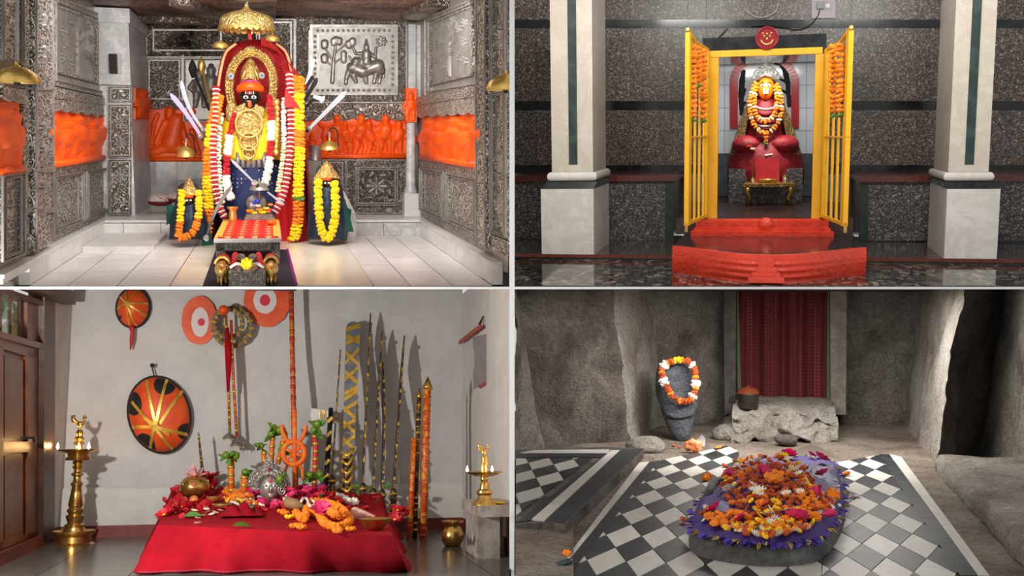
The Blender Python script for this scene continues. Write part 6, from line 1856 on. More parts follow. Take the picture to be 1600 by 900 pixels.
m_rpole = mat('red_wrapped', (.50, .05, .015), .45, 0, (.6, .3, .05), 22, .5, .62)
m_opole = mat('orange_wrapped', (.62, .085, .008), .4, .1, (.75, .36, .04), 26, .5, .58)
m_dpole = mat('dark_wrapped', (.045, .022, .012), .4, .2, (.4, .22, .04), 20, .5, .6)
rod('gold_rod', 'slim gold rod hanging below the orange ball, nearer the left wall painting', [(353, 492), (357, 600), (359, 676)], 10.35, .014, m_gpole, m_rib)
rod('gold_rod', 'slim gold and red rod hanging through the rope rings', [(361, 500), (365, 600), (370, 684)], 10.33, .014, m_rpole, m_rib)
mb = MB(); mb.tube([BL.y(*q, 10.3) for q in ((355, 512), (356, 545), (357, 580), (356, 612))], [.02, .035, .03, .012], 6, flat=.4); mb.top('red_cloth_strip', m_redcloth, BL, 'red cloth strip tied to the gold rods below the rings', 'cloth', smooth=True)
for cx, cy, lab in ((358, 686, 'little brass umbrella hanging at the foot of the gold rod, higher of the two'), (370, 697, 'little brass umbrella hanging at the foot of the red rod, the lower one')):
    t = thing(BL, 'brass_umbrella', lab, 'umbrella', BL.y(cx, cy, 10.34)); c = BL.y(cx, cy, 10.34); k = 10.34 / FPX
    mb = MB(); mb.lathe([(10.5 * k, 0), (10 * k, 2 * k), (7 * k, 6 * k), (2.5 * k, 9 * k), (1.5 * k, 12 * k)], c, 16, cap=False); mb.part('dome', m_silver_p, t, 50)
    for a in range(5):
        mb = MB(); mb.tube([c + Vector((9.5 * k * math.cos(a * 1.26), 9.5 * k * math.sin(a * 1.26), 0)), c + Vector((9.5 * k * math.cos(a * 1.26), 9.5 * k * math.sin(a * 1.26), -3 * k))], .006, 5); mb.part('drop', m_brassd, t)
rod('red_pole', 'tall red pole wound with gold leaning on the wall beside the large wall painting', [(455, 453, 10.3), (457, 560, 10.25), (460, 700, 10.1), (463, 785, 10.0)], 10.3, .024, m_rpole, mat('red_band', (.45, .03, .012), .5), nb=22)
rod('small_spear', 'short thin spear standing behind the brass lotus pot', [(311, 686), (314, 715), (318, 752)], 10.2, .009, m_dpole, m_rib, cat='spear', tip=.07, r1=.016)

# ---- altar: table under a red cloth
c4 = [BL.z(246, 820, BT), BL.z(613, 837, BT), BL.z(622, 789, BT), BL.z(258, 791, BT)]
c4[2].y = min(c4[2].y, 10.35); c4[3].y = min(c4[3].y, 10.35); c4[2].x = .93; c4[3].x = -1.0
alt = thing(BL, 'altar_table', 'low altar table under a long bright red cloth', 'table', ((c4[0].x + c4[1].x) / 2, 8.8, BF))
def top_pt(u, v):
    a = c4[0].lerp(c4[1], u); b = c4[3].lerp(c4[2], u)
    p = a.lerp(b, v)
    return Vector((p.x, p.y, ztop(p.x, p.y)))
def ztop(x, y):
    r = max(0, y - 9.1) / 1.25
    ridge = .04 * math.exp(-((y - 9.25) / .45) ** 2) * (1 - min(1, (abs(x + .05) / 1.0) ** 4)) + .03 * mn.noise(Vector((x * 5, y * 4, 7))) * math.exp(-((y - 9.3) / .6) ** 2)
    return BT + max(0, ridge) + .15 * r * r * (3 - 2 * min(r, 1)) + .012 * mn.noise(Vector((x * 3, y * 2, 0))) * min(1, r * 3)
mb = MB(); mb.grid(top_pt, 40, 30)
fbl, fbr = BL.z(216, 896, BF + .004), BL.z(637, 893, BF + .004)
def frontd(u, v):
    a = c4[0].lerp(c4[1], u); b = fbl.lerp(fbr, u)
    fold = .085 * v ** .7 * (math.sin(u * 23) * .6 + math.sin(u * 41 + 1) * .3)
    p = a.lerp(b, v); return Vector((p.x, p.y - fold * .9 - .02 * math.sin(PI * v), p.z if v < 1 else BF + .004))
mb.grid(frontd, 70, 10)
for s in (0, 1):
    top0, top1 = (c4[0], c4[3]) if s == 0 else (c4[1], c4[2])
    bo = fbl if s == 0 else fbr
    def sided(u, v):
        a = top0.lerp(top1, u); a.z = ztop(a.x, a.y)
        b = Vector((bo.x + (-.05 if s == 0 else .05) * u + (top1.x - top0.x) * u, bo.y + (top1.y - top0.y) * u, BF + .004))
        p = a.lerp(b, v); sg = -1 if s == 0 else 1
        return p + Vector((sg * .04 * v * math.sin(u * 17), 0, 0))
    mb.grid(sided, 26, 8)
mb.part('red_cloth', m_redcloth, alt, True)
mb = MB(); mb.box(-.75, .5, 8.7, 10.2, BF, BT - .03); mb.part('table_frame', m_wood_d, alt)
mb = MB(); mb.tube([frontd(u, 1) + Vector((0, -.004, .012)) for u in np.linspace(0, 1, 60)], .008, 4); mb.part('hem', mat('pink_hem', (.30, .01, .03), .7), alt)


def on_cloth(px, py, lift=0.0):
    d = BL.d(px, py); Y = 6.6
    while Y < 10.45:
        p = d * (Y / d.y)
        if p.z <= ztop(p.x, p.y): return p + Vector((0, 0, lift))
        Y += .02
    p = d * (10.4 / d.y); return Vector((p.x, p.y, max(ztop(p.x, p.y), p.z) + lift))


# ---- weapons leaning on the wall: blades stand edge-on to the room
def edge_sword(label, xt, yt, xb, yb, w=.10, bend=0.0):
    Yt, Yb = 10.42, 10.05
    t = thing(BL, 'ribboned_sword', label, 'sword', BL.y(xb, yb, Yb))
    n = 14; P_ = []
    for i in range(n + 1):
        k = i / n
        P_.append(BL.y(xt + (xb - xt) * k + bend * math.sin(PI * k), yt + (yb - 38 - yt) * k, Yt + (Yb - Yt) * k))
    mb = MB()
    L1, L2, L3, L4 = [], [], [], []
    for i, p in enumerate(P_):
        k = i / n; ww = w * (min(1, (k / .22)) ** .6 if k < .22 else 1 - .35 * (k - .22)); 
        L1.append(p + Vector((-.006, -ww * .25, 0))); L2.append(p + Vector((.006, -ww * .25, 0))); L3.append(p + Vector((.006, ww * .75, 0))); L4.append(p + Vector((-.006, ww * .75, 0)))
    for i in range(n): mb.hexa([L1[i], L2[i], L3[i], L4[i]], [L1[i + 1], L2[i + 1], L3[i + 1], L4[i + 1]])
    mb.part('blade', m_dpole, t)
    for i in range(1, n, 1):
        if (i * 7 + int(xt)) % 5 < 2: continue
        mb = MB(); p = P_[i]; q = P_[i].lerp(P_[i + 1], .28); mb.tube([p + Vector((0, -w * .26, 0)), q + Vector((0, -w * .26, 0))], .012, 6); mb.part('gold_band', m_rib, t)
    a = P_[-1]; b = BL.y(xb, yb, Yb)
    mb = MB(); d = b - a
    mb.tube([a, a + d * .12, a + d * .3, a + d * .42, a + d * .5, a + d * .62, a + d], [.012, .03, .038, .02, .038, .028, .034], 8); mb.part('hilt', m_dpole, t, True)
    for s in (.2, .66, .85):
        mb = MB(); mb.tube([a + d * s, a + d * (s + .1)], .04, 8); mb.part('hilt_ribbon', m_rib, t, True)
edge_sword('thin ribboned sword standing between the axe and the broad sword', 532, 546, 519, 780, .07)
edge_sword('tallest ribboned sword, first beside the broad sword', 579, 489, 567, 792, .16)
edge_sword('ribboned sword, second from the broad sword', 597, 516, 583, 800, .15)
edge_sword('shorter curved ribboned sword, third from the broad sword', 598, 566, 597, 802, .24, 3)
edge_sword('ribboned sword leaning toward the orange poles, fourth from the broad sword', 632, 524, 615, 800, .16)
# broad sword facing the room
t = thing(BL, 'broad_sword', 'broad grey sword criss-crossed with gold ribbon', 'sword', BL.y(542, 790, 10.0))
def BSp(u, v, h=0.0):          # v 0 top .. 1 hilt ; u -1..1
    w = 11.2 - 2.0 * v
    cx = 552 - 8 * v; y = 502 + 218 * v
    return BL.y(cx + w * u, y, 10.40 - .3 * v) - Vector((0, h, 0))
mb = MB(); out = [BSp(-1 * math.cos(a), .055 - .055 * math.sin(a)) for a in np.linspace(0, PI, 9)] + [BSp(1, 1), BSp(-1, 1)]
mb.hexa(out, [p + Vector((0, .02, 0)) for p in out]); mb.part('blade', mat('grey_blade', (.24, .25, .27), .35, .3, (.16, .17, .19), 10), t)
for v0, v1, s in ((.06, .03, 1), (.16, .11, 1), (.10, .15, 1), (.30, .20, 1), (.22, .31, 1), (.42, .33, 1), (.36, .44, 1), (.52, .47, -1), (.56, .5, 1), (.64, .58, -1), (.62, .70, -1), (.76, .70, 1), (.72, .80, 1), (.88, .82, 1), (.84, .92, 1), (.98, .92, 1)):
    mb = MB(); w = .016; L = [BSp(-1, v0 - w, .006), BSp(1, v1 - w, .006), BSp(1, v1 + w, .006), BSp(-1, v0 + w, .006)]
    mb.hexa(L, [p + Vector((0, -.006, 0)) for p in L]); mb.part('gold_ribbon', m_rib, t)
mb = MB(); mb.tube([BL.y(543, 718, 10.1), BL.y(542, 735, 10.08), BL.y(541, 752, 10.06), BL.y(541, 768, 10.04), BL.y(541, 790, 10.0)], [.06, .035, .03, .05, .025], 10); mb.part('hilt', m_dpole, t, True)
for k in range(5):
    mb = MB(); y = 700 + 14 * k; mb.tube([BL.y(533, y + 6, 10.02), BL.y(543, y + 12, 9.98), BL.y(552, y, 10.02)], .02, 5, flat=.4); mb.part('wound_ribbon', m_rib, t, True)
mb = MB(); mb.tube([BL.y(526, 768, 10.04), BL.y(541, 762, 10.02), BL.y(556, 770, 10.04)], [.02, .03, .02], 8); mb.part('cross_guard', m_dpole, t, True)
for yq in (772, 784):
    mb = MB(); mb.ell(BL.y(541, yq, 10.02), .028, 10, 8); mb.part('pommel_bead', m_brassd, t, True)
# axe
t = thing(BL, 'battle_axe', 'battle axe with silver and gold head on a black handle', 'axe', BL.y(507, 782, 10.0))
mb = MB(); mb.tube([BL.y(517, 638, 10.35), BL.y(513, 700, 10.2), BL.y(507, 782, 10.0)], [.022, .024, .024], 8); mb.part('handle', m_dark, t, True)
for k in range(6):
    y = 652 + 22 * k; x = 516 - (y - 640) * .065
    mb = MB(); mb.tube([BL.y(x - 3, y + 8, 10.16 - k * .02), BL.y(x + 4, y, 10.16 - k * .02)], .018, 5); mb.part('gold_spiral', m_rib, t)
pts = [(486, 639), (490, 638), (513, 642), (513, 652), (496, 656), (487, 658), (485, 650)]
mb = MB(); mb.hexa([BL.y(*q, 10.24) for q in pts], [BL.y(*q, 10.27) for q in pts]); f = mb.part('axe_head', mat('pale_silver', (.72, .70, .64), .3, .6), t)
for x in (500, 507):
    mb = MB(); mb.tube([BL.y(x, 640.5, 10.235), BL.y(x + 2, 655, 10.235)], .012, 5); mb.part('gold_stripe', m_rib, f)
# poles at the right
rod('orange_pole', 'orange wrapped pole, shortest of those at the end of the altar', [(647, 684), (643, 770), (640, 845)], 9.6, .026, m_opole, m_rpole, nb=18)
rod('gold_spear', 'dark gold spear with slim tip among the orange poles', [(655, 622), (651, 730), (648, 846)], 9.65, .022, m_dpole, m_rib, cat='spear', nb=24, tip=.10)
rod('orange_spear', 'thick orange and gold spear with pointed finial among the orange poles', [(668, 608), (664, 730), (661, 848)], 9.55, .033, m_opole, m_rpole, cat='spear', nb=24, tip=.12)

# ---- trident and lime branches
m_orw = mat('orange_thread', (.82, .13, .008), .6, 0, (.7, .3, .03), 25, .5, .62)
YT3 = 9.75
t = thing(BL, 'orange_trident', 'orange thread-wound trident with a ringed head standing on the altar', 'trident', BL.y(461, 780, YT3))
def tp(a, b): return BL.y(a, b, YT3)
mb = MB(); mb.tube([tp(460, 640), tp(460, 690), tp(461, 782)], .022, 8); mb.part('shaft', m_orw, t, True)
for s in (-1, 1):
    mb = MB(); mb.tube([tp(*q) for q in smoothpath([(459, 692), (459 + s * 10, 688), (459 + s * 17, 676), (459 + s * 19, 664)], 4)], .02, 7); mb.part('prong', m_orw, t, True)
    mb = MB(); mb.tube([tp(*q) for q in smoothpath([(459 + s * 6, 724), (459 + s * 12, 732), (459 + s * 15, 750)], 4)], .016, 6); mb.part('tail', m_orw, t, True)
mb = MB(); mb.tube([tp(459 + 17 * math.cos(a), 708 + 18 * math.sin(a)) for a in np.linspace(0, 2 * PI, 30)[:-1]], .026, 7, True); mb.part('ring', m_orw, t, True)
for a in (.3, 1.3, 2.4, 3.6, 4.7, 5.6):
    mb = MB(); mb.tube([tp(459, 708), tp(459 + 16 * math.cos(a), 708 + 17 * math.sin(a))], .016, 6); mb.part('spoke', m_orw, t, True)
m_lime = mat('lime_green', (.14, .26, .015), .3, vary=.15)
me_lime = MB(); me_lime.ell((0, 0, 0), (1, 1, 1.08), 12, 8); me_lime = me_lime.mesh('lime', (0, 0, 0), True, [m_lime])
def branch(label, pts, Y, limes, m=m_orw, leaves=5, r=.024):
    P_ = [BL.y(a, b, Y) for a, b in pts]
    t = thing(BL, 'lime_staff', label, 'staff', P_[-1])
    mb = MB(); mb.tube(P_, [r * 1.0] * len(P_), 7); mb.part('wound_stem', m, t, True)
    q = resample(P_, .07)
    for a, b in zip(q[:-1], q[1:]):
        mb = MB(); mb.tube([a.lerp(b, .1), a.lerp(b, .5)], r * 1.15, 7); mb.part('gold_thread', m_rib, t, True)
    rb = random.Random(int(pts[0][0]))
    for (a, b) in limes:
        inst(me_lime, 'lime', BL.y(a, b, Y - .07), parent=t, scale=5.4 * Y / FPX)
        for k in range(leaves):
            inst(LEAF, 'leaf', BL.y(a + rb.uniform(-4, 4), b + rb.uniform(1, 6), Y - .05), parent=t, rot=eul(rb.uniform(-.6, 1.4), rb.uniform(-.8, .8), rb.uniform(0, 6)), scale=rb.uniform(.07, .105))
branch('tallest orange wound staff with limes standing behind the mask crown', [(426, 682), (425, 700), (423, 730)], 9.9, [(424, 677), (428, 669)])
branch('short orange staff with one lime at the left of the silver mask crown', [(413, 704), (412, 715), (415, 728)], 9.92, [(407, 697)])
branch('bent orange staff reaching from the trident to the tall limed staff', [(440, 668), (446, 678), (440, 700), (434, 725)], 9.85, [(437, 672), (441, 700)], leaves=3)
branch('orange thread bundle with two limes below the little brass umbrellas', [(361, 714), (361, 740), (362, 778)], 9.9, [(353, 711), (369, 712)], r=.03)
branch('stubby gold and orange staff with a lime beside the mask', [(383, 742), (382, 755), (381, 775)], 9.7, [(383, 738)], r=.035)
branch('red wound staff with limes at top and middle, right of the trident', [(492, 678), (493, 700), (492, 730), (491, 770)], 9.8, [(490, 672), (484, 742), (500, 741), (496, 662)], mat('red_thread', (.6, .03, .03), .6))
branch('lime with leaves hung on the right side of the silver mask', [(437, 745), (440, 755), (441, 768)], 9.55, [(437, 748)], m_leaf, r=.008)

# ---- silver mask
YM = 9.55; KM = YM / FPX
def mp_(a, b, e=0.0): return BL.y(a, b - 4, YM + e)
t = thing(BL, 'silver_mask', 'silver goddess mask with tall crown and curled earring on the altar', 'mask', mp_(420, 782))
mb = MB(); mb.ell(mp_(422, 766), (16 * KM, .09, 20 * KM), 18, 14); mb.ell(mp_(423, 768, -.09), (2.4 * KM, .03, 6 * KM), 8, 8); mb.ell(mp_(423, 779, -.07), (5 * KM, .03, 3 * KM), 8, 6)
m_msil = mat('mask_silver', (.62, .60, .56), .25, .7, (.42, .40, .36), 10, .45, .75)
f = remeshed(mb, .008, 3).part('face', m_msil, t, True)
for s in (-1, 1):
    mb = MB(); mb.ell(mp_(423 + s * 7, 763, -.082), (3.6 * KM, .012, 1.8 * KM), 10, 6); mb.part('eye', m_eye, f, True)
    mb = MB(); mb.ell(mp_(423 + s * 7, 763, -.094), (1.4 * KM, .005, 1.5 * KM), 8, 6); mb.part('pupil', m_black, f, True)
mb = MB(); mb.tube([mp_(423 + 3.5 * math.cos(a), 754 - 3 * math.sin(a), -.092) for a in np.linspace(PI, 2 * PI, 8)], .005, 5); mb.ell(mp_(423, 752, -.095), (1.2 * KM, .006, 3 * KM), 8, 6); mb.part('forehead_mark', mat('mark_red', (.6, .05, .05), .6), f)
m_mcar = carved('mask_crown_silver', (.60, .57, .52), (.10, .09, .08), 38, 13, .65, .32, .01)
mb = MB()
for r_, h in ((30, 0), (25, -.04), (20, -.07)):
    mb.tube([mp_(420 + r_ * math.cos(a), 762 - r_ * .98 * math.sin(a), h) for a in np.linspace(-.1, PI + .1, 22)], 3.6 * KM, 7)
mb.part('halo_band', m_mcar, t, True)
caps_ = [(420, 738, 9, 420, 728, 8, .6), (420, 726, 6, 420, 720, 1.5, .6), (411, 740, 5, 408, 734, 3, .6), (429, 740, 5, 432, 734, 3, .6)]
relief(lambda a, b, h=0.0: mp_(a, b, -.05 - h), caps_, KM, .6, .7).part('crown_crest', m_mcar, t, True)
mb = MB(); mb.ell(mp_(420, 737, -.10), (1.8 * KM, .012, 2.6 * KM), 8, 6); mb.part('red_jewel', mat('red_gem', (.6, .0, .03), .2), t, True)
mb = MB(); mb.tube([mp_(441 + (1 + .55 * k) * math.cos(k), 770 + (1 + .55 * k) * 1.2 * math.sin(k), -.05) for k in np.linspace(0, 11, 34)], 1.4 * KM, 6); mb.part('curled_earring', m_msil, t, True)
mb = MB(); mb.tube([mp_(400 + (1 + .7 * k) * math.cos(k), 762 + (1 + .7 * k) * 1.2 * math.sin(k), -.02) for k in np.linspace(0, 9, 30)], 1.4 * KM, 6); mb.part('curled_earring', m_msil, t, True)

# ---- brass lota with lotus
c = on_cloth(303, 781, .0); k = c.y / FPX
zc_ = BL.y(303, 761, c.y).z
t = thing(BL, 'brass_lota', 'round brass pot lying among the red hibiscus under a pink lotus', 'pot', c)
mb = MB(); mb.ell(Vector((c.x, c.y, zc_)), (21.5 * k, 21 * k, 17 * k), 24, 14); mb.part('body', m_brassd, t, True)
mb = MB(); mb.ell(Vector((c.x, c.y - 20 * k, zc_ + 4 * k)), (4 * k, 2 * k, 2.5 * k), 8, 6); mb.part('vermilion_smear', mat('smear_pink', (.7, .12, .1), .6), t, True)
t = thing(BL, 'pink_lotus', 'open pink lotus flower on the brass pot', 'flower', (c.x, c.y, zc_ + 15 * k))
m_lot = mat('lotus_pink', (.82, .38, .44), .5, 0, (.9, .62, .62), 8, .4, .7)
for ring, (n, L, el) in enumerate(((6, 20, .35), (5, 19, .85), (3, 20, 1.25))):
    for j in range(n):
        a = 2 * PI * (j + .5 * ring) / n
        d = Vector((math.cos(a) * math.cos(el), math.sin(a) * math.cos(el), math.sin(el)))
        o = Vector((c.x, c.y, zc_ + 15 * k)); side = Vector((-math.sin(a), math.cos(a), 0)); up = d.cross(side) * -1
        mb = MB(); prof = [(0, .1), (.3, .75), (.6, .85), (.85, .45), (1, .02)]
        vs = []
        for s, w in prof:
            for u in (-1, -.5, 0, .5, 1): vs.append(o + d * (L * k * s) + side * (u * w * 5.5 * k) + up * ((u * u) * w * 2.0 * k + .5 * s * s * k))
        mb.add(vs, [[i * 5 + q, i * 5 + q + 1, i * 5 + q + 6, i * 5 + q + 5] for i in range(4) for q in range(4)]); mb.part('petal', m_lot, t, True)

# ---- flowers, leaves and offerings spread on the cloth
rf = random.Random(11)
def scatter(n, box, me, nm, label, cat, size, grp, flat=.6, lift=(.0, .04), namecat=None):
    for i in range(n):
        px = rf.uniform(box[0], box[2]); py = rf.uniform(box[1], box[3])
        p = on_cloth(px, py, rf.uniform(*lift))
        sz = rf.uniform(*size)
        inst(me, nm, p + Vector((0, 0, sz * .35)), room=BL, rot=eul(rf.uniform(-flat, flat) + .5, rf.uniform(-flat, flat), rf.uniform(0, 6)), scale=sz, label=label, cat=cat, group=grp)
hibl = 'dark red hibiscus bloom heaped round the brass pot'
hl = [(rf.gauss(305, 24), rf.gauss(784, 12), 0) for _ in range(26)]
for (x, y, l) in [q for q in hl if 250 < q[0] < 350 and 748 < q[1] < 808] + list(((268, 795, 0), (257, 806, 0), (278, 786, 0), (290, 778, .05), (300, 792, .0), (318, 785, .03), (328, 775, .08), (333, 763, .12), (325, 752, .17), (318, 745, .22), (338, 757, .12), (286, 770, .09), (282, 764, .12), (322, 793, .0), (312, 776, .05), (330, 785, 0), (262, 800, 0), (273, 802, 0), (345, 770, .05), (336, 745, .2), (284, 792, .02), (276, 776, .05), (310, 798, 0), (342, 782, 0))):
    p = on_cloth(x, y); p = BL.y(x, y, p.y)
    inst(HIBIS_R, 'red_hibiscus', p, room=BL, rot=eul(rf.uniform(.3, 1.2), rf.uniform(-.5, .5), rf.uniform(0, 6)), scale=rf.uniform(.05, .07), label=hibl, cat='flower', group='hibiscus round the brass pot')
scatter(14, (396, 786, 450, 795), HIBIS_P, 'pink_rose', 'bright pink rose lying below the silver mask', 'flower', (.035, .05), 'pink roses below the mask', lift=(.0, .02))
scatter(6, (382, 770, 402, 784), HIBIS_P, 'pink_rose', 'bright pink rose between the gold staff and the mask', 'flower', (.05, .06), 'pink roses beside the gold staff', lift=(.02, .05))
scatter(9, (355, 770, 395, 790), F_ORANGE, 'marigold', 'orange marigold in the middle of the altar heap', 'flower', (.03, .045), 'marigolds in the middle of the altar', lift=(.0, .04))
scatter(7, (372, 783, 396, 793), F_WHITE, 'white_bloom', 'pale pink and white bloom beside the betel leaves', 'flower', (.025, .035), 'pale blooms by the betel leaves')
scatter(6, (500, 780, 540, 800), HIBIS_R, 'red_hibiscus', 'dark red hibiscus behind the marigold garland', 'flower', (.06, .08), 'hibiscus behind the marigold garland')
scatter(6, (470, 770, 505, 790), HIBIS_P, 'pink_rose', 'pink rose at the foot of the red limed staff', 'flower', (.05, .065), 'pink roses at the red staff')
scatter(10, (610, 800, 636, 826), HIBIS_R, 'red_hibiscus', 'dark red hibiscus at the altar corner beside the orange poles', 'flower', (.038, .052), 'hibiscus at the altar corner')
scatter(8, (520, 780, 560, 795), F_WHITE, 'white_bloom', 'pale yellow-white petal cluster before the sword hilts', 'flower', (.03, .05), 'pale petals before the swords')
for k, (x, y) in enumerate(((303, 800), (306, 806), (309, 812), (318, 808), (325, 802), (331, 806), (322, 798), (336, 803), (345, 800), (309, 820))):
    inst(DAISY, 'jasmine_bloom', on_cloth(x, y, .012), room=BL, rot=eul(.3, .2, k), scale=.028, label='small white jasmine bloom scattered before the red hibiscus', cat='flower', group='jasmine before the hibiscus')
for k, (x, y, lab, me, s, rz) in enumerate(((286, 811, 'dark green leaf lying alone on the red cloth before the jasmine', LEAF, .14, 0), (362, 788, 'grey-green betel leaf behind the crumpled red cloth', LEAF_P, .15, 1.0), (400, 797, 'broad grey-green betel leaf beside the marigold garland', LEAF_P, .17, 2.6), (392, 826, 'dark leaf near the front edge of the red cloth', LEAF, .13, 2.8), (452, 778, 'pale leaf at the foot of the trident', LEAF_P, .14, .3), (535, 790, 'pale green leaf before the broad sword', LEAF_P, .17, .6), (525, 792, 'bright green leaf before the broad sword hilt', LEAF, .13, 2.2), (550, 788, 'pale green leaf before the ribboned swords', LEAF_P, .15, 1.2), (470, 797, 'green leaf tip behind the marigold garland', LEAF, .09, .4))):
    inst(me, 'betel_leaf', on_cloth(x, y, .02), room=BL, rot=eul(.35, 0, rz), scale=s, label=lab, cat='leaf')
scatter(26, (352, 778, 460, 800), F_RED, 'red_bloom', 'deep red petal bloom strewn through the middle of the altar', 'flower', (.022, .034), 'red blooms strewn on the altar', lift=(0, .03))
scatter(16, (372, 776, 470, 796), F_PINK, 'pink_bloom', 'pink petal bloom strewn between the mask and the garland', 'flower', (.022, .032), 'pink blooms strewn on the altar', lift=(0, .04))
scatter(12, (350, 772, 440, 792), F_YELLOW, 'yellow_bloom', 'yellow petal bloom strewn among the betel leaves', 'flower', (.018, .028), 'yellow blooms strewn on the altar', lift=(0, .04))
scatter(14, (410, 780, 560, 800), LEAF_P, 'torn_leaf', 'small torn pale leaf strewn behind the marigold garland', 'leaf', (.05, .08), 'torn leaves behind the garland', lift=(0, .03))
scatter(12, (490, 775, 610, 800), F_RED, 'red_bloom', 'deep red petal bloom strewn below the sword hilts', 'flower', (.025, .04), 'red blooms below the sword hilts', lift=(0, .04))
scatter(10, (255, 786, 300, 812), F_RED, 'red_bloom', 'deep red petal bloom at the end of the altar beside the jasmine', 'flower', (.025, .035), 'red blooms at the jasmine end', lift=(0, .03))
scatter(24, (350, 776, 400, 792), F_ORANGE, 'marigold', 'orange marigold heaped among the staffs and the mask', 'flower', (.028, .04), 'marigolds among the staffs', lift=(.01, .06))
scatter(16, (360, 782, 450, 796), F_WHITE, 'white_bloom', 'white bloom heaped among the staffs and the mask', 'flower', (.02, .032), 'white blooms among the staffs', lift=(.01, .06))
scatter(20, (442, 772, 505, 792), HIBIS_P, 'pink_rose', 'pink rose heaped round the foot of the trident', 'flower', (.04, .055), 'pink roses round the trident foot', lift=(.01, .06))
scatter(16, (345, 770, 600, 796), LEAF, 'green_leaf', 'fresh green leaf tucked among the altar flowers', 'leaf', (.07, .11), 'green leaves among the altar flowers', lift=(.01, .05))
# crumpled red cloth, gold cups, coconut-like fruit
mb = MB(); c = on_cloth(378, 806); mb.grid(lambda u, v: c + Vector(((u - .5) * .34, (v - .5) * .45, .015 + .07 * math.sin(PI * u) * math.sin(PI * v) * (1 + .5 * math.sin(u * 19 + v * 7)))), 20, 12); mb.top('crumpled_cloth', m_redcloth, BL, 'crumpled red cloth lying in the middle of the altar', 'cloth', smooth=True)
for x, y, r, lab in ((334, 785, 11, 'small shallow gold leaf cup behind the jasmine'), (348, 796, 16, 'large shallow gold leaf cup beside the betel leaf')):
    c = on_cloth(x, y, .01); k = c.y / FPX
    mb = MB(); mb.lathe([(r * .5 * k, 0), (r * k, 6 * k), (r * 1.02 * k, 7 * k), (r * .5 * k, 2 * k)], c, 16); mb.top('leaf_cup', mat('gold_leaf_cup', (.55, .36, .10), .4, .3, (.4, .25, .06), 12), BL, lab, 'cup', smooth=True)
for x, y, r, lab, m_ in ((303, 788, 6.5, 'round peach-coloured fruit among the red hibiscus', mat('peach', (.75, .22, .06), .4)), (379, 779, 5, 'small yellow fruit among the pink flowers', mat('yellow_fruit', (.6, .42, .1), .4)), (457, 795, 12, 'brown pointed coconut wrapped in leaf before the trident', mat('coconut', (.36, .22, .09), .6, bmp=(20, .4, .01))), (564, 812, 11, 'pale pink conch shell beside the brass bowl', mat('conch', (.70, .45, .36), .45, 0, (.62, .28, .25), 9))):
    c = on_cloth(x, y); k = c.y / FPX
    mb = MB()
    if 'conch' in lab:
        for q in range(7): mb.ell(c + Vector(((q - 2) * 4.5 * k, -.01 * q, (r * .8 - q * .6) * k)), ((r - q * 1.2) * .8 * k, (r - q * 1.3) * k, (r - q * 1.3) * k), 12, 8)
        mb = remeshed(mb, .008, 3)
    elif 'coconut' in lab: mb.tube([c + Vector((-15 * k, .05, 8 * k)), c + Vector((-6 * k, 0, 9 * k)), c + Vector((6 * k, -.02, 6 * k)), c + Vector((16 * k, -.05, 3 * k))], [3 * k, 9 * k, 8 * k, 3 * k], 12)
    else: mb.ell(c + Vector((0, 0, r * k)), r * k, 14, 10)
    mb.top('conch_shell' if 'conch' in lab else 'coconut' if 'coconut' in lab else 'fruit', m_, BL, lab, 'shell' if 'conch' in lab else 'fruit', smooth=True)
# marigold garland coiled at the front
path = [on_cloth(x, y, .035) for x, y in smoothpath([(462, 808), (475, 818), (480, 800), (492, 795), (505, 796), (520, 801), (535, 806), (545, 815), (543, 826), (530, 831), (515, 829), (505, 822), (498, 812), (485, 808)], 6)]
g = garland(BL, 'marigold_garland', 'thick coiled orange marigold garland at the front of the red cloth', path, .028, lambda i, n: (F_ORANGE, .034, 'marigold'))
path = [on_cloth(x, y, .09) for x, y in smoothpath([(486, 800), (510, 802), (530, 812), (538, 822), (525, 824), (510, 814)], 6)]
garland(BL, '', '', path, .030, lambda i, n: (F_ORANGE, .034, 'marigold'), parent=g)
for k, (x, y) in enumerate(((460, 827), (466, 826), (445, 806), (440, 803), (452, 812), (471, 829), (548, 832), (527, 834))):
    inst(F_ORANGE if k != 4 else F_YELLOW, 'marigold', on_cloth(x, y, .02), room=BL, scale=.04, label='loose orange marigold beside the coiled garland' if k != 4 else 'loose yellow marigold beside the coiled garland', cat='flower', group='loose marigolds by the garland' if k != 4 else None)
inst(HIBIS_P, 'pink_rose', on_cloth(502, 818, .10), room=BL, rot=eul(.7, 0, 0), scale=.075, label='crimson rose lying on the coiled marigold garland', cat='flower')
path = [on_cloth(x, y, .10) for x, y in smoothpath([(470, 803), (474, 797), (480, 800), (482, 808), (487, 812), (492, 806), (488, 801)], 5)]
mb = MB(); mb.tube(path, .012, 6); mb.top('jasmine_string', m_white_f, BL, 'white jasmine bud string lying on the coiled garland', 'garland', smooth=True)
# brass bowl
c = on_cloth(585, 829); k = c.y / FPX
t = thing(BL, 'brass_bowl', 'shallow brass bowl with yellow petals at the altar corner', 'bowl', c)
mb = MB(); mb.lathe([(10 * k, 0), (19 * k, 8 * k), (24 * k, 17 * k), (25 * k, 18 * k), (22 * k, 16 * k), (15 * k, 7 * k), (2 * k, 5 * k)], c, 24); mb.part('bowl', m_brassd, t, 50)
for q in range(5): inst(F_YELLOW, 'petal', c + Vector((rf.uniform(-8, 8) * k, rf.uniform(-6, 6) * k, 10 * k)), parent=t, scale=.035)


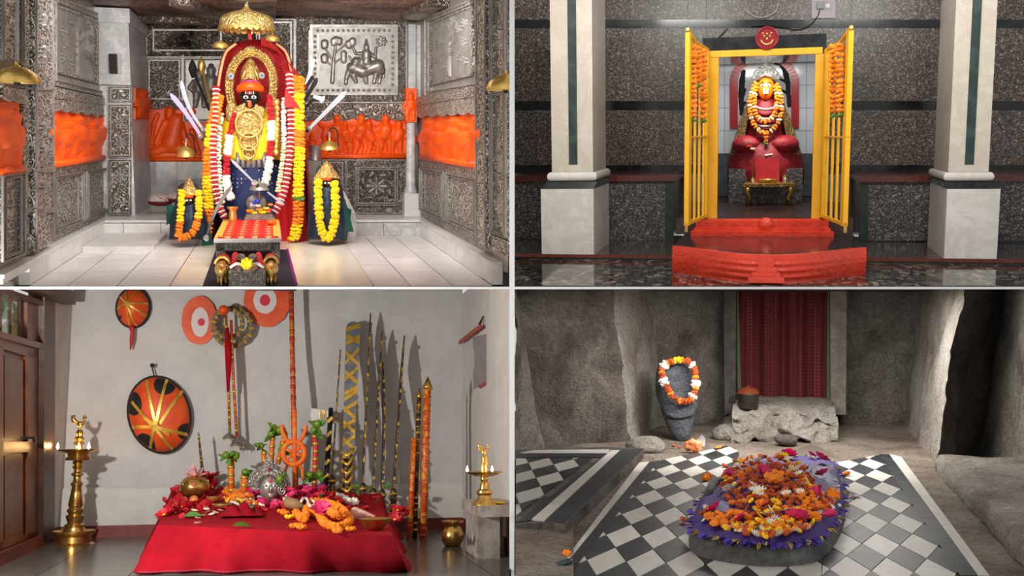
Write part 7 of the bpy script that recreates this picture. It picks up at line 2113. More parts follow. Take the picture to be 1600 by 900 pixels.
# ---- oil lamps with bird finials
def oil_lamp(label, cx, base, prof, dish_y, dish_r, bird_y, flames, Y, bs):
    k = Y / FPX
    c = BL.y(cx, base, Y); o = Vector((c.x, c.y, 0))
    t = thing(BL, 'brass_oil_lamp', label, 'oil lamp', c)
    def z(py): return BL.y(cx, py, Y).z
    mb = MB(); mb.lathe([(r * k, z(y)) for r, y in prof], o, 24); mb.part('stem', m_brassd, t, 45)
    zd = z(dish_y)
    mb = MB(); mb.lathe([(dish_r * .45 * k, zd - 6 * k), (dish_r * .9 * k, zd - 1.5 * k), (dish_r * k, zd + 1 * k), (dish_r * .9 * k, zd), (dish_r * .3 * k, zd - 3 * k)], o, 24); d = mb.part('oil_dish', m_brassd, t, 45)
    for fx, fy in flames:
        q = BL.y(fx, dish_y, Y); dx = (q.x - c.x)
        dy = -math.sqrt(max((dish_r * .9 * k) ** 2 - dx * dx, 0)) * .6
        p = Vector((q.x, c.y + dy, zd + 1 * k))
        mb = MB(); mb.lathe([(.5 * k, 0), (2.1 * k, 2.5 * k), (1.5 * k, 5.5 * k), (.1 * k, 10 * k)], p, 8); mb.part('flame', m_flame, d, True)
        area(BL, 'flame_light', p + Vector((0, 0, 5 * k)), p, .02, 2.0, (1, .55, .2), kind='POINT')
    b = o + Vector((0, 0, z(bird_y)))
    mb = MB(); s = bs * k
    mb.ell(b + Vector((0, 0, 5 * s)), (4.5 * s, 3.5 * s, 3.8 * s), 12, 8); mb.tube([b + Vector((3 * s, 0, 6 * s)), b + Vector((5 * s, 0, 10 * s)), b + Vector((4 * s, 0, 13 * s))], [2.4 * s, 1.6 * s, 1.8 * s], 8); mb.ell(b + Vector((4.6 * s, 0, 14 * s)), 2.2 * s, 8, 6); mb.tube([b + Vector((6 * s, 0, 14 * s)), b + Vector((9 * s, 0, 12.5 * s))], [1.2 * s, .3 * s], 6)
    mb.tube([b + Vector((-3 * s, 0, 6 * s)), b + Vector((-8 * s, 0, 10 * s)), b + Vector((-9 * s, 0, 15 * s)), b + Vector((-6 * s, 0, 16 * s))], [2.6 * s, 3.4 * s, 2.6 * s, 1.0 * s], 8); mb.tube([b + Vector((0, 0, 3 * s)), b - Vector((0, 0, 3 * s))], 1.6 * s, 8)
    remeshed(mb, .3 * s + .004, 2).part('bird_finial', m_brassd, t, True)
oil_lamp('tall brass oil lamp with bird finial standing on the floor beside the wooden door', 115, 853,
         [(29, 853), (29, 850), (24, 847), (23, 838), (29, 832), (29, 829), (24, 832), (17, 832), (13, 824), (14, 820), (10, 817), (13, 806), (9, 803), (11.5, 799), (11.5, 796), (8.5, 793), (10.5, 789), (8, 772), (6.5, 760), (8.5, 757), (8.5, 755), (5.5, 752), (5, 745), (8.5, 742), (8.5, 740), (5, 737), (5, 733), (8.5, 730), (5, 727), (8, 723), (5, 720), (17, 719), (18, 716), (14, 713), (16, 706), (5, 702), (4.5, 696), (8, 693), (4.5, 689), (7, 685), (4, 681), (5.5, 677), (3, 671)], 703, 29, 669, ((90, 700), (126, 700), (141, 699)), 9.95, 1.15)
oil_lamp('shorter brass oil lamp with bird finial standing on the stone bench', 757, 789,
         [(19, 789), (18, 785), (12, 780), (10, 774), (13, 770), (12, 766), (8, 764), (7, 756), (5, 752), (7, 749), (6, 744), (5, 738), (6, 732), (4.5, 728), (6, 724), (4.5, 720), (5.5, 715), (3, 711)], 738, 30, 710, ((730, 735), (766, 736)), 7.75, 1.05)
# ---- stone bench, pot, mirror
bn = thing(BL, 'stone_bench', 'rough limewashed stone bench built against the right wall', 'bench', BL.z(765, 870, BF))
zb3 = BL.y(757, 789, 7.75).z
xb0 = BL.y(727, 800, 8.3).x
XQ = lambda Y: BL.y(796, 800, Y).x
q = [(xb0, 7.6), (XQ(7.6), 7.6), (XQ(8.25), 8.25), (BXR - .07, 8.5), (xb0, 8.5)]
mb = MB(); mb.hexa([Vector((x, y, zb3 - .08)) for x, y in q], [Vector((x, y, zb3)) for x, y in q]); mb.part('seat_slab', m_stone_b, bn)
mb = MB(); mb.box(xb0 + .03, xb0 + .21, 7.95, 8.45, BF, zb3 - .08); mb.part('bench_leg', m_stone_b, bn)
mb = MB(); mb.box(BXR - .25, BXR - .08, 8.2, 8.45, BF, zb3 - .08); mb.part('bench_leg', m_stone_b, bn)
mb = MB(); mb.ell(Vector((XQ(7.8) - .08, 7.8, zb3 + .012)), (.05, .05, .012), 8, 4); mb.top('yellow_petals', m_mar_y, BL, 'few yellow petals lying on the stone bench', 'flower', smooth=True)
c = BL.z(707, 853, BF); k = c.y / FPX
t = thing(BL, 'brass_water_pot', 'brass water pot standing on the floor beside the stone bench', 'pot', c)
mb = MB(); mb.lathe([(11 * k, 0), (13 * k, 2 * k), (17 * k, 10 * k), (17.5 * k, 17 * k), (14 * k, 25 * k), (11.5 * k, 29 * k), (12 * k, 32 * k), (17 * k, 36 * k), (17 * k, 38 * k), (11 * k, 33 * k), (9 * k, 25 * k)], c, 24); mb.part('body', m_brassd, t, 50)
mi = thing(BL, 'wall_mirror', 'narrow grey mirror with a slanted red board on the right wall', 'mirror', KR(750, 607, .02))
mb = MB(); wallpan(mb, KR, [(740, 527), (761, 522), (761, 600), (741, 608)], -.01, .01); mb.part('mirror_glass', mat('dusty_mirror', (.36, .33, .33), .35, .3, (.28, .25, .26), 8), mi)
mb = MB(); mb.hexa([KR(*q, .04) for q in ((725, 533), (759, 507), (760, 513), (726, 538))], [KR(*q, .06) for q in ((725, 533), (759, 507), (760, 513), (726, 538))]); mb.part('red_board', mat('red_board', (.42, .05, .03), .5), mi)
mb = MB(); mb.hexa([KR(*q, .012) for q in ((751, 603), (761, 596), (761, 601), (752, 607))], [KR(*q, .02) for q in ((751, 603), (761, 596), (761, 601), (752, 607))]); mb.part('red_corner', mat('red_board', (.42, .05, .03), .5), mi)
mb = MB(); mb.tube([KR(757, 508, .04), KR(758, 495, .02), KR(755, 507, .04)], .008, 5); mb.part('hook', m_dark, mi)

# ================================================================== ROOM 4: old stone cell with a tiled floor and a flower-covered stone
GF = -1.55
def stone_mat(name, c1, c2, c3, rough=.92):
    m, t, b = nt(name)
    v = coords(t)
    a = noise(t, v, 1.3, 6, .65, .4)
    c = ramp(t, a, [(.34, c1), (.5, c2), (.64, c3)])
    sp = ramp(t, noise(t, v, 26, 3, .7), [(.35, (.45, .45, .45)), (.6, (1, 1, 1))])
    mm = t.nodes.new('ShaderNodeMix'); mm.data_type = 'RGBA'; mm.blend_type = 'MULTIPLY'; mm.inputs[0].default_value = .75
    t.links.new(c, mm.inputs[6]); t.links.new(sp, mm.inputs[7]); t.links.new(mm.outputs[2], b.inputs['Base Color'])
    b.inputs['Roughness'].default_value = rough
    h = t.nodes.new('ShaderNodeMath'); h.operation = 'ADD'
    t.links.new(noise(t, v, 7, 7, .7), h.inputs[0]); t.links.new(noise(t, v, 34, 4, .7), h.inputs[1])
    bump(t, b, h.outputs[0], 1.0, .09)
    MATS[name] = m; return m
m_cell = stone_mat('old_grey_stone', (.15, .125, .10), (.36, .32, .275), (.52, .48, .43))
m_cell_l = stone_mat('pale_worn_lit_stone', (.28, .23, .18), (.48, .43, .37), (.60, .56, .51))  # paler copy; on wall faces the light is put into the colour
m_cell_d = stone_mat('dark_worn_shaded_stone', (.08, .062, .05), (.21, .175, .15), (.36, .32, .285))  # darker copy; on wall faces the shade is put into the colour
m_earth = stone_mat('earthen_floor', (.21, .155, .115), (.38, .30, .235), (.50, .43, .36))
m_tileb = mat('black_slate_tile', (.022, .026, .030), .42, 0, (.05, .055, .058), 5, .45, .75, (20, .15, .004), vary=.3)
m_tilew = marble('white_worn_tile', (.60, .585, .55), (.36, .32, .26), 3.5, .45, .5, (.46, .42, .35), .12)
m_slabg = stone_mat('grey_plinth_stone', (.12, .115, .11), (.25, .245, .235), (.40, .39, .38), .7)


def rough_wall(room, name, label, b0, b1, t0, t1, m, amp=.05, nu=26, nv=26, kind='structure', seed=0):
    """battered masonry face between two floor points and two upper points, with a hewn surface"""
    n = (b1 - b0).cross(t0 - b0).normalized()
    if n.y > 0: n = -n
    mb = MB()
    def F(u, v):
        p = b0.lerp(b1, u).lerp(t0.lerp(t1, u), v)
        e = min(1, 8 * u, 8 * (1 - u))
        return p + n * (amp * (mn.noise(p * 1.7 + Vector((seed, 0, 0))) + .5 * mn.noise(p * 5 + Vector((0, seed, 0))) + .25 * mn.noise(p * 13)) * e) + Vector((.05 * mn.noise(p * 2.3) + .03 * mn.noise(p * 8), 0, 0)) * (1 - e)
    mb.grid(F, nu, nv)
    return mb.top(name, m, room, label, kind=kind, smooth=True)


edges = [((802.6, 716), (802.6, 446)), ((848, 702), (807, 446)), ((985, 692), (957, 446)), ((1030, 668), (1020, 446)), ((1137, 662), (1131, 446))]
def ed(b, t):
    B = BR.z(b[0], b[1], GF - .03); T = BR.y(t[0], t[1], B.y); return B, T
EL = [ed(*e) for e in edges]
labs = ['narrow stone face at the edge of the cell beside the partition', 'broad dark rough-hewn stone pier left of the stele', 'worn side face coloured pale as lit between the pier and the stele corner', 'stained stone back wall behind the garlanded stele']
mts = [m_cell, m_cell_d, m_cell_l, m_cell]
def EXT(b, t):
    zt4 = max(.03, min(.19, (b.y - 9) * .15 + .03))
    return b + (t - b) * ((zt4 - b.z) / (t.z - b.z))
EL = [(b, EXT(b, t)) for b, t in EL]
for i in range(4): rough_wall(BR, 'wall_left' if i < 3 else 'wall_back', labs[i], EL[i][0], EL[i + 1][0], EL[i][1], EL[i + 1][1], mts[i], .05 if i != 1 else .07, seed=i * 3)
redges = [((1312, 664), (1322, 446)), ((1413, 665), (1437, 446)), ((1463, 734), (1505, 446)), ((1532, 716), (1568, 446)), ((1606, 762), (1645, 446))]
ER = [ed(*e) for e in redges]
labs = ['stone back wall right of the red curtain', 'stone face coloured pale as lit right of the curtain', 'stone face coloured dark as shaded above the ledge', 'outer right stone wall above the ledge']
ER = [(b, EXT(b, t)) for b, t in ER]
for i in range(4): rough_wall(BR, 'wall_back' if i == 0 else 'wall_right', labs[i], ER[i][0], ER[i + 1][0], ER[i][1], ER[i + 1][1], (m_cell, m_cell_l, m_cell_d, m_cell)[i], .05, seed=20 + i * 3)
mb = MB(); q = [(BR.y(803, 440, 10.15).x, 10.15), (2.6, 10.15), (2.6, 14.7), (BR.y(803, 440, 14.7).x, 14.7)]
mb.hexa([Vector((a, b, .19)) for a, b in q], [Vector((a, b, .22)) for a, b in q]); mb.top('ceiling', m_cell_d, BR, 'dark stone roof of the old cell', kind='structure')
# earthen floor
mb = MB()
fq_ = [BR.z(805.5, 899, GF), BR.z(1606, 899, GF), BR.z(1606, 764, GF), BR.z(805.5, 720, GF)]
def Fg(u, v):
    yy = 5.75 + (14.6 - 5.75) * v
    xl_ = BR.y(804, 700, yy).x; xr_ = 2.9
    x = xl_ + (xr_ - xl_) * u
    return Vector((x, yy, GF - .012 + .012 * mn.noise(Vector((x * 1.5, yy, 3)))))
mb.grid(Fg, 60, 60)
f4 = mb.top('floor', m_earth, BR, 'worn earthen floor with black and white diamond tiles', kind='structure', smooth=True)


def clip_poly(poly, region):
    out = poly
    n = len(region)
    area2 = sum(region[i][0] * region[(i + 1) % n][1] - region[(i + 1) % n][0] * region[i][1] for i in range(n))
    s = 1 if area2 > 0 else -1
    for i in range(n):
        a, b = region[i], region[(i + 1) % n]
        inp, out = out, []
        if not inp: return []
        def side(p): return s * ((b[0] - a[0]) * (p[1] - a[1]) - (b[1] - a[1]) * (p[0] - a[0]))
        for k in range(len(inp)):
            p, q = inp[k], inp[(k + 1) % len(inp)]
            sp, sq = side(p), side(q)
            if sp >= 0: out.append(p)
            if sp * sq < 0:
                t = sp / (sp - sq); out.append((p[0] + (q[0] - p[0]) * t, p[1] + (q[1] - p[1]) * t))
    return out


def tile(poly, z0, z1, m, par, nm='floor_tile'):
    gap = .975 if nm == 'floor_tile' or nm == 'platform_tile' else .996
    if len(poly) < 3: return
    ar = abs(sum(poly[i][0] * poly[(i + 1) % len(poly)][1] - poly[(i + 1) % len(poly)][0] * poly[i][1] for i in range(len(poly)))) / 2
    if ar < .0015: return
    cx = sum(p[0] for p in poly) / len(poly); cy = sum(p[1] for p in poly) / len(poly)
    q = [(cx + (x - cx) * gap, cy + (y - cy) * gap) for x, y in poly]
    mb = MB(); mb.hexa([Vector((x, y, z1)) for x, y in q], [Vector((x, y, z0)) for x, y in q]); mb.part(nm, m, par)


def fxy(px, py, z=GF): p = BR.z(px, py, z); return (p.x, p.y)
O_ = (-.879, 6.893); U_ = (.1167, -.3395); V_ = (.1192, .3674)
def lat(i, j): return (O_[0] + U_[0] * i + V_[0] * j, O_[1] + U_[1] * i + V_[1] * j)
regionA = [fxy(*p) for p in ((1030, 722), (1135, 696), (1152, 703), (1150, 722), (1090, 760), (1078, 800), (1060, 840), (1040, 905), (885, 905))]
def convex_parts():
    """tiled ground as convex pieces: left wing, strip before the stone, right wing"""
    L = [fxy(*p) for p in ((1030, 720), (1135, 697), (1150, 701), (1155, 709), (1150, 720), (1105, 765), (995, 765))]
    Lb = [fxy(*p) for p in ((995, 765), (1105, 765), (1100, 902), (888, 902))]
    S = [fxy(*p) for p in ((1100, 845), (1284, 845), (1284, 902), (1100, 902))]
    Rg = [fxy(*p) for p in ((1300, 724), (1376, 711), (1503, 902), (1284, 902))]
    return [L, Lb, S, Rg]
used = set()
for reg in convex_parts():
    for i in range(-12, 22):
        for j in range(-14, 24):
            P_ = [lat(i, j), lat(i + 1, j), lat(i + 1, j + 1), lat(i, j + 1)]
            # dark where i + j is odd in this lattice
            q = clip_poly(P_, reg)
            if q: tile(q, GF - .02, GF + .003 + .002 * ((i * 7 + j * 13) % 3) / 3, m_tileb if (i + j) % 2 else m_tilew, f4)
# border bands
def band(p, m, n, z1=GF + .004):
    a0, a1, b1, b0 = [fxy(*q) for q in p]
    for k in range(n):
        u, v = k / n, (k + 1) / n
        L = lambda A, B, t: (A[0] + (B[0] - A[0]) * t, A[1] + (B[1] - A[1]) * t)
        tile([L(a0, b0, u), L(a1, b1, u), L(a1, b1, v), L(a0, b0, v)], GF - .02, z1, m, f4, 'border_tile')
band([(1015, 722), (1031, 720), (891, 900), (870, 900)], m_tileb, 6)
band([(999, 723), (1014, 722), (869, 900), (888, 868)], m_tilew, 7)
band([(1373, 710), (1389, 710), (1527, 900), (1500, 900)], m_tileb, 6)
band([(1390, 710), (1408, 714), (1546, 900), (1528, 900)], m_tilew, 8)
# ---- raised tiled platform on the left
ZPl = GF + .09
pf = thing(BR, 'tiled_platform', 'raised platform with black and white tile bands beside the stone pier', 'platform', BR.z(900, 760, GF))
def pxy(px, py): p = BR.z(px, py, ZPl); return (p.x, p.y)
outl = [pxy(*p) for p in ((805.5, 702), (960, 697), (1006, 701), (882, 818), (848, 816), (806, 818))]
mb = MB(); mb.hexa([Vector((x, y, ZPl - .004)) for x, y in outl], [Vector((x, y, GF - .02)) for x, y in outl]); mb.part('platform_body', m_cell_d, pf)
def ptile(pxs, m, nm='platform_tile', z=.006):
    q = [pxy(*p) for p in pxs]
    tile(q, ZPl - .004, ZPl + z, m, pf, nm)
ptile(((970, 703), (1006, 701), (882, 818), (852, 815)), m_tileb, 'edge_band')
ptile(((955, 704), (969, 704), (851, 814), (830, 813)), m_tilew, 'white_band'); ptile(((945, 712), (954, 704), (829, 814), (806, 817)), m_tileb, 'black_band')
ptile(((806, 713), (825, 709), (950, 709), (943, 715), (806, 716)), m_tileb, 'black_band'); ptile(((812, 708), (835, 704), (953, 703), (950, 709), (825, 709)), m_tilew, 'white_band')
regP = [pxy(*p) for p in ((806, 717), (926, 716), (806, 806))]
po = pxy(837.5, 747.5); pu = pxy(844.5, 761); pv = pxy(872.5, 738)
Up = (pu[0] - po[0], pu[1] - po[1]); Vp = (pv[0] - po[0], pv[1] - po[1])
for i in range(-6, 8):
    for j in range(-5, 6):
        P_ = [(po[0] + Up[0] * a + Vp[0] * b, po[1] + Up[1] * a + Vp[1] * b) for a, b in ((i, j), (i + 1, j), (i + 1, j + 1), (i, j + 1))]
        q = clip_poly(P_, regP)
        if q: tile(q, ZPl - .004, ZPl + .006, m_tileb if (i + j) % 2 else m_tilew, pf, 'platform_tile')
# earth bank in front of the platform and ledge on the right
mb = MB()
def bank(u, v):
    p = BR.z(806 + 90 * u, 818 + 90 * v, GF)
    xl_ = BR.y(805, 800, p.y).x
    h = .075 * max(0, 1 - v * 1.1) * max(0, 1 - u * .9)
    return Vector((max(p.x, xl_), p.y, GF + .005 + h + .02 * mn.noise(Vector((p.x * 4, p.y * 3, 0)))))
mb.grid(bank, 18, 18); mb.top('earth_bank', m_earth, BR, 'low bank of bare earth in front of the tiled platform', 'earth', smooth=True)
lz = GF + .16
l0 = BR.z(1463, 737, GF); l1 = BR.z(1604, 893, GF)
mb = MB()
def ledge(u, v):
    a = l0.lerp(l1, u)
    prof = [(0, 0), (.0, .5), (.03, .9), (.10, 1.0), (.5, 1.02), (1.2, 1.0)]
    k = v * (len(prof) - 1); i = min(int(k), len(prof) - 2); f = k - i
    dx = prof[i][0] + (prof[i + 1][0] - prof[i][0]) * f; dz = prof[i][1] + (prof[i + 1][1] - prof[i][1]) * f
    p = Vector((a.x + dx * 1.0, a.y + .0, GF + dz * (lz - GF)))
    return p + Vector((.02 * mn.noise(p * 4), 0, .02 * mn.noise(p * 5)))
mb.grid(ledge, 40, 24); mb.grid(lambda u, v: ledge(0, u) * 1.0 + Vector((0, 0, -(ledge(0, u).z - GF) * v)), 12, 4)
mb.top('stone_ledge', m_cell_l, BR, 'low worn stone ledge running along the right wall', 'ledge', smooth=True)

# ---- doorway with curtain and threshold
YC = 14.15
m_curt = patterned('maroon_floral_curtain', (.10, .007, .010), (.20, .03, .028), 22, .34, .85)
mb = MB()
def cur(u, v):
    a = 1152 + 144 * u
    return BR.y(a, 446 + 177 * v, YC - .05 * math.sin(u * 21 + .6 * math.sin(v * 2)) - .03 * math.sin(u * 47))
mb.grid(cur, 90, 20); mb.top('door_curtain', m_curt, BR, 'maroon curtain with small floral print hanging in the stone doorway', 'curtain', smooth=True)
m_oldwood = mat('old_dark_wood', (.035, .03, .025), .7, 0, (.07, .06, .05), 9, bmp=(14, .5, .02))
m_oldwood2 = mat('weathered_jamb', (.13, .11, .095), .8, 0, (.2, .18, .16), 9, bmp=(14, .5, .02))
dr4 = thing(BR, 'door_2', 'stone doorway with dark weathered jambs and green painted edges', None, BR.y(1225, 640, 13.9), kind='structure')
for (a, b, Y0, Y1, m_, nm) in ((1131, 1150, 13.55, 14.3, m_oldwood, 'jamb'), (1297, 1323, 13.75, 14.3, m_oldwood2, 'jamb')):
    mb = MB(); q = [BR.y(a, 446, Y0), BR.y(b, 446, Y0), BR.y(b - 1, 648, Y0), BR.y(a + 1, 648, Y0)]
    mb.hexa(q, [p + Vector((0, Y1 - Y0, 0)) for p in q]); mb.part(nm, m_, dr4)
for a, b in ((1149, 1153.5), (1293, 1298)):
    mb = MB(); q = [BR.y(a, 446, 14.0), BR.y(b, 446, 14.0), BR.y(b - 1 + 6 * (a < 1200), 632, 14.0), BR.y(a - 1 + 5 * (a < 1200), 632, 14.0)]
    mb.hexa(q, [p + Vector((0, .06, 0)) for p in q]); mb.part('green_edge', mat('green_paint', (.06, .10, .045), .6), dr4)
mb = MB(); q = [BR.y(1120, 446, 14.4), BR.y(1330, 446, 14.4), BR.y(1330, 660, 14.4), BR.y(1120, 660, 14.4)]; mb.hexa(q, [p + Vector((0, .05, 0)) for p in q]); mb.part('passage_shade_sheet', m_dark, dr4)  # near-black sheet stands in for the unlit depth behind the curtain
# threshold block
za = BR.y(1225, 646, 11.95).z
t0 = BR.z(1143, 690, GF); t1 = BR.z(1309, 690, GF)
mb = MB()
def thr(u, v):
    a = t0.lerp(t1, u)
    if v < .4:
        k = v / .4; p = Vector((a.x, a.y + .5 * k * k, GF - .03 + (za + .03 - GF) * k))
        am = .20
    else:
        k = (v - .4) / .6; p = Vector((a.x * (1 - .02 * k), a.y + .5 + (14.3 - a.y - .5) * k, za)); am = .12 * (1 - k)
    return p + Vector((.04 * mn.noise(p * 4), -am * (mn.noise(p * 3) + .7 * mn.noise(p * 9)), am * .5 * mn.noise(p * 6 + Vector((9, 0, 0)))))
mb.grid(thr, 60, 50)
for s in (0, 1): mb.grid(lambda u, v: Vector((thr(s, u).x, thr(s, u).y, GF - .03 + (thr(s, u).z - GF + .03) * v)), 50, 6)
mb.top('threshold_block', m_cell_l, BR, 'broken stone threshold block below the red curtain', 'stone block', smooth=True)
mb = MB()
for (px, py, rx, ry, rz) in ((1147, 655, .16, .2, .1), (1140, 672, .2, .25, .12), (1010, 690, .22, .3, .10)):
    c = BR.z(px, py + 12, GF); mb = MB(); mb.ell(c + Vector((0, 0, rz * .4)), (rx, ry, rz), 18, 12)
    for v_ in mb.v: v_ += Vector((.04 * mn.noise(v_ * 5), .04 * mn.noise(v_ * 5 + Vector((3, 0, 0))), .03 * mn.noise(v_ * 7)))
    mb.top('rubble_lump', m_cell_l, BR, {1147: 'pale rubble lump under the clay pot', 1140: 'pale rubble lump at the foot of the threshold block', 1010: 'pale rubble lump at the foot of the stele'}[px], 'rubble', smooth=True)
# clay pot stack
c = BR.z(1169, 638, za - .01); k = c.y / FPX
t = thing(BR, 'clay_pot', 'dark glazed brown clay pot with ridged body on the threshold', 'pot', c)
mb = MB(); mb.lathe([(14.5 * k, 0), (15.5 * k, 3 * k), (14.8 * k, 6 * k), (16 * k, 8 * k), (15.2 * k, 11 * k), (16.5 * k, 13 * k), (15.6 * k, 16 * k), (17 * k, 19 * k), (17.4 * k, 23 * k), (15.5 * k, 26 * k)], c, 28); mb.part('ridged_body', mat('black_clay', (.018, .013, .011), .3), t, 60)
mb = MB(); mb.lathe([(17.6 * k, 23 * k), (15 * k, 28 * k), (9 * k, 31.5 * k), (3 * k, 32.5 * k), (2 * k, 34 * k), (.1 * k, 35 * k)], c, 28); mb.part('lid', mat('brown_glaze', (.13, .03, .014), .12), t, 60)
c = BR.z(1144, 632, za); k = c.y / FPX
mb = MB(); mb.tube([c + Vector((0, 0, 6 * k)), c + Vector((0, .15, 6 * k))], 6 * k, 12); mb.top('black_pipe_end', m_dark, BR, 'black round pipe end beside the clay pot', 'pipe', smooth=40)
# round stone
c = BR.z(1228, 695, GF); k = c.y / FPX
mb = MB(); mb.ell(c + Vector((0, 0, 9 * k)), (17.5 * k, .14, 10 * k), 20, 14)
for v_ in mb.v:
    v_ += Vector((.03 * mn.noise(v_ * 6), .03 * mn.noise(v_ * 6 + Vector((5, 0, 0))), .02 * mn.noise(v_ * 8)))
    if v_.z > c.z + 13 * k: v_.z = c.z + 13 * k + (v_.z - c.z - 13 * k) * .3
mb.top('loose_stone', m_cell_d, BR, 'rounded loose grey stone before the threshold block', 'stone', smooth=True)
mb = MB(); L = [BR.z(1266 + 26 * math.cos(a) * (1 + .1 * math.sin(3 * a)), 709 + 13 * math.sin(a), GF + .006) for a in np.linspace(0, 2 * PI, 24)[:-1]]; mb.hexa(L, [p - Vector((0, 0, .008)) for p in L]); mb.part('damp_patch', mat('damp_patch', (.085, .068, .055), .75), f4)

# ---- stele with garland
YS4 = 12.0; KS = YS4 / FPX
t = thing(BR, 'stone_stele', 'upright dark grey carved stele leaning in the wall corner', 'stele', BR.y(1066, 690, YS4 - .2))
mb = MB(); n = 28; vs = []
LV = smoothpath([(1066, 690, 9, .08), (1064, 676, 17, .13), (1061, 655, 23, .16), (1060, 636, 28, .17), (1057, 620, 31, .17), (1055, 600, 31, .17), (1055, 582, 30, .16), (1058, 568, 25, .14), (1060, 561, 14, .1), (1060, 559, 3, .04)], 4)
for cx, y, hw, hd in LV:
    for j in range(n):
        a = 2 * PI * j / n
        ca, sa = math.cos(a), math.sin(a)
        sq = (abs(ca) ** 3 + abs(sa) ** 3) ** (-1 / 3)
        p = BR.y(cx + hw * ca * sq, y, YS4 + .25 * (690 - y) / 130 + hd * sa * sq)
        vs.append(p + Vector((.012 * mn.noise(p * 9), .02 * mn.noise(p * 7), 0)))
mb.add(vs, [[i * n + j, i * n + (j + 1) % n, (i + 1) * n + (j + 1) % n, (i + 1) * n + j] for i in range(len(LV) - 1) for j in range(n)] + [list(range(n))[::-1], [(len(LV) - 1) * n + j for j in range(n)]])
m_stele = stone_mat('blue_grey_stele', (.07, .08, .10), (.17, .19, .22), (.31, .335, .37), .6)
mb.part('body', m_stele, t, True)
mb = MB(); caps = [(1062, 583, 14, 1062, 606, 16, .3), (1060, 588, 5, 1060, 592, 5, .8), (1064, 606, 4, 1068, 612, 3, .7), (1056, 604, 4, 1060, 612, 3, .7)]
relief(lambda a, b, h=0.0: BR.y(a, b, YS4 + .05 - h), caps, KS, .8, .5).part('worn_carving', m_stele, t, True)
mb = MB(); mb.tube([BR.y(a, b, YS4 - .10) for a, b in ((1042, 646), (1056, 651), (1072, 649), (1084, 643))], .03, 8); mb.part('carved_ridge', m_stele, t, True)
gp = pxpath(BR, YS4, [(1060, 562, -.02), (1042, 568, -.02), (1034, 578, -.06), (1037, 595, -.1), (1044, 608, -.12), (1052, 621, -.14), (1064, 627, -.14), (1078, 625, -.12), (1086, 610, -.1), (1087, 590, -.08), (1083, 572, -.04), (1072, 563, -.02), (1062, 562, -.02)])
def gpick(i, n):
    f = i / n
    if f < .03 or f > .96: return F_YELLOW, .045, 'marigold'
    for c_ in (.13, .27, .60, .70, .86):
        if abs(f - c_) < .018: return F_WHITE, .058, 'white_bloom'
    return F_RUST if i % 4 else F_ORANGE, .042, 'marigold'
garland(BR, 'rust_garland', 'rust marigold garland with white blooms hung round the stone stele', gp, .034, gpick)
# bag and bits by the stele
c = BR.z(1083, 706, GF); k = c.y / FPX
t = thing(BR, 'orange_bag', 'crumpled orange plastic bag with a silver wrapper at the foot of the stele', 'bag', c)
mb = MB()
for (dx, dz, r) in ((-6, 8, 7), (5, 7, 8), (0, 13, 8), (-8, 12, 5), (8, 13, 5)): mb.ell(c + Vector((dx * k, rf.uniform(-.02, .02), dz * k)), r * k, 12, 8)
mb = remeshed(mb, .012, 1)
for v_ in mb.v: v_ += Vector((1, 1, 1)) * (.018 * mn.noise(v_ * 22))
mb.part('bag', mat('orange_plastic', (.85, .30, .12), .3, 0, (.75, .2, .06), 14), t, True)
mb = MB(); L = [c + Vector((x * k, .03, z * k)) for x, z in ((4, 16), (12, 26), (17, 20), (15, 8))]; mb.hexa(L, [p + Vector((.01, .02, 0)) for p in L]); mb.part('silver_wrapper', m_steel, t)

# ---- stone plinth, purple cloth and the heap of flowers
ZS = GF + .125
outl = smoothpath([(1080, 815), (1086, 832), (1130, 844), (1190, 851), (1255, 849), (1284, 838), (1308, 812), (1318, 780), (1312, 745), (1298, 722), (1240, 714), (1165, 726), (1100, 775), (1080, 815)], 5)[:-1]
tp4 = [BR.z(a, b, ZS) for a, b in outl]
pc = sum(tp4, Vector()) / len(tp4)
ps = thing(BR, 'stone_plinth', 'low round-cornered grey stone plinth under the purple cloth', 'plinth', (pc.x, pc.y, GF))
mb = MB(); N_ = len(tp4)
rings = []
for f_, z_ in ((1.03, GF - .02), (1.02, GF + .05), (1.0, ZS - .03), (.985, ZS - .008), (.96, ZS), (.5, ZS), (.02, ZS)):
    rings.append([Vector((pc.x + (p.x - pc.x) * f_, pc.y + (p.y - pc.y) * f_, z_ + .006 * mn.noise(p * 5))) for p in tp4])
mb.add([p for r in rings for p in r], [[i * N_ + j, i * N_ + (j + 1) % N_, (i + 1) * N_ + (j + 1) % N_, (i + 1) * N_ + j] for i in range(len(rings) - 1) for j in range(N_)])
mb.part('stone_body', m_slabg, ps, 45)
# trough lip showing beside the heap
mb = MB(); L = [BR.z(a, b, ZS + .04) for a, b in smoothpath([(1107, 772), (1116, 755), (1140, 752), (1165, 750)], 4)]
mb.tube(L, .035, 8); mb.part('hollow_rim', m_slabg, ps, True)
mb = MB(); L2 = [BR.z(a, b, ZS + .006) for a, b in ((1117, 766), (1126, 757), (1160, 754), (1165, 775), (1135, 780))]; mb.hexa([p + Vector((0, 0, .004)) for p in L2], L2); mb.part('hollow', m_dark, ps)  # flat near-black sheet; shade of the hollow is put into its colour
def inside(p, f=1.0):
    """1 at the plinth's middle, 0 on its rim"""
    d = Vector((p.x - pc.x, p.y - pc.y, 0)); best = 1e9; a = math.atan2(d.y / 2.2, d.x)
    for q in tp4:
        e = Vector((q.x - pc.x, q.y - pc.y, 0)); b = math.atan2(e.y / 2.2, e.x)
        da = abs((a - b + PI) % (2 * PI) - PI)
        if da < best: best = da; R0 = math.hypot(e.x, e.y / 2.2)
    return 1 - math.hypot(d.x, d.y / 2.2) / (R0 * f)
hc = Vector((.02, 7.75, 0))
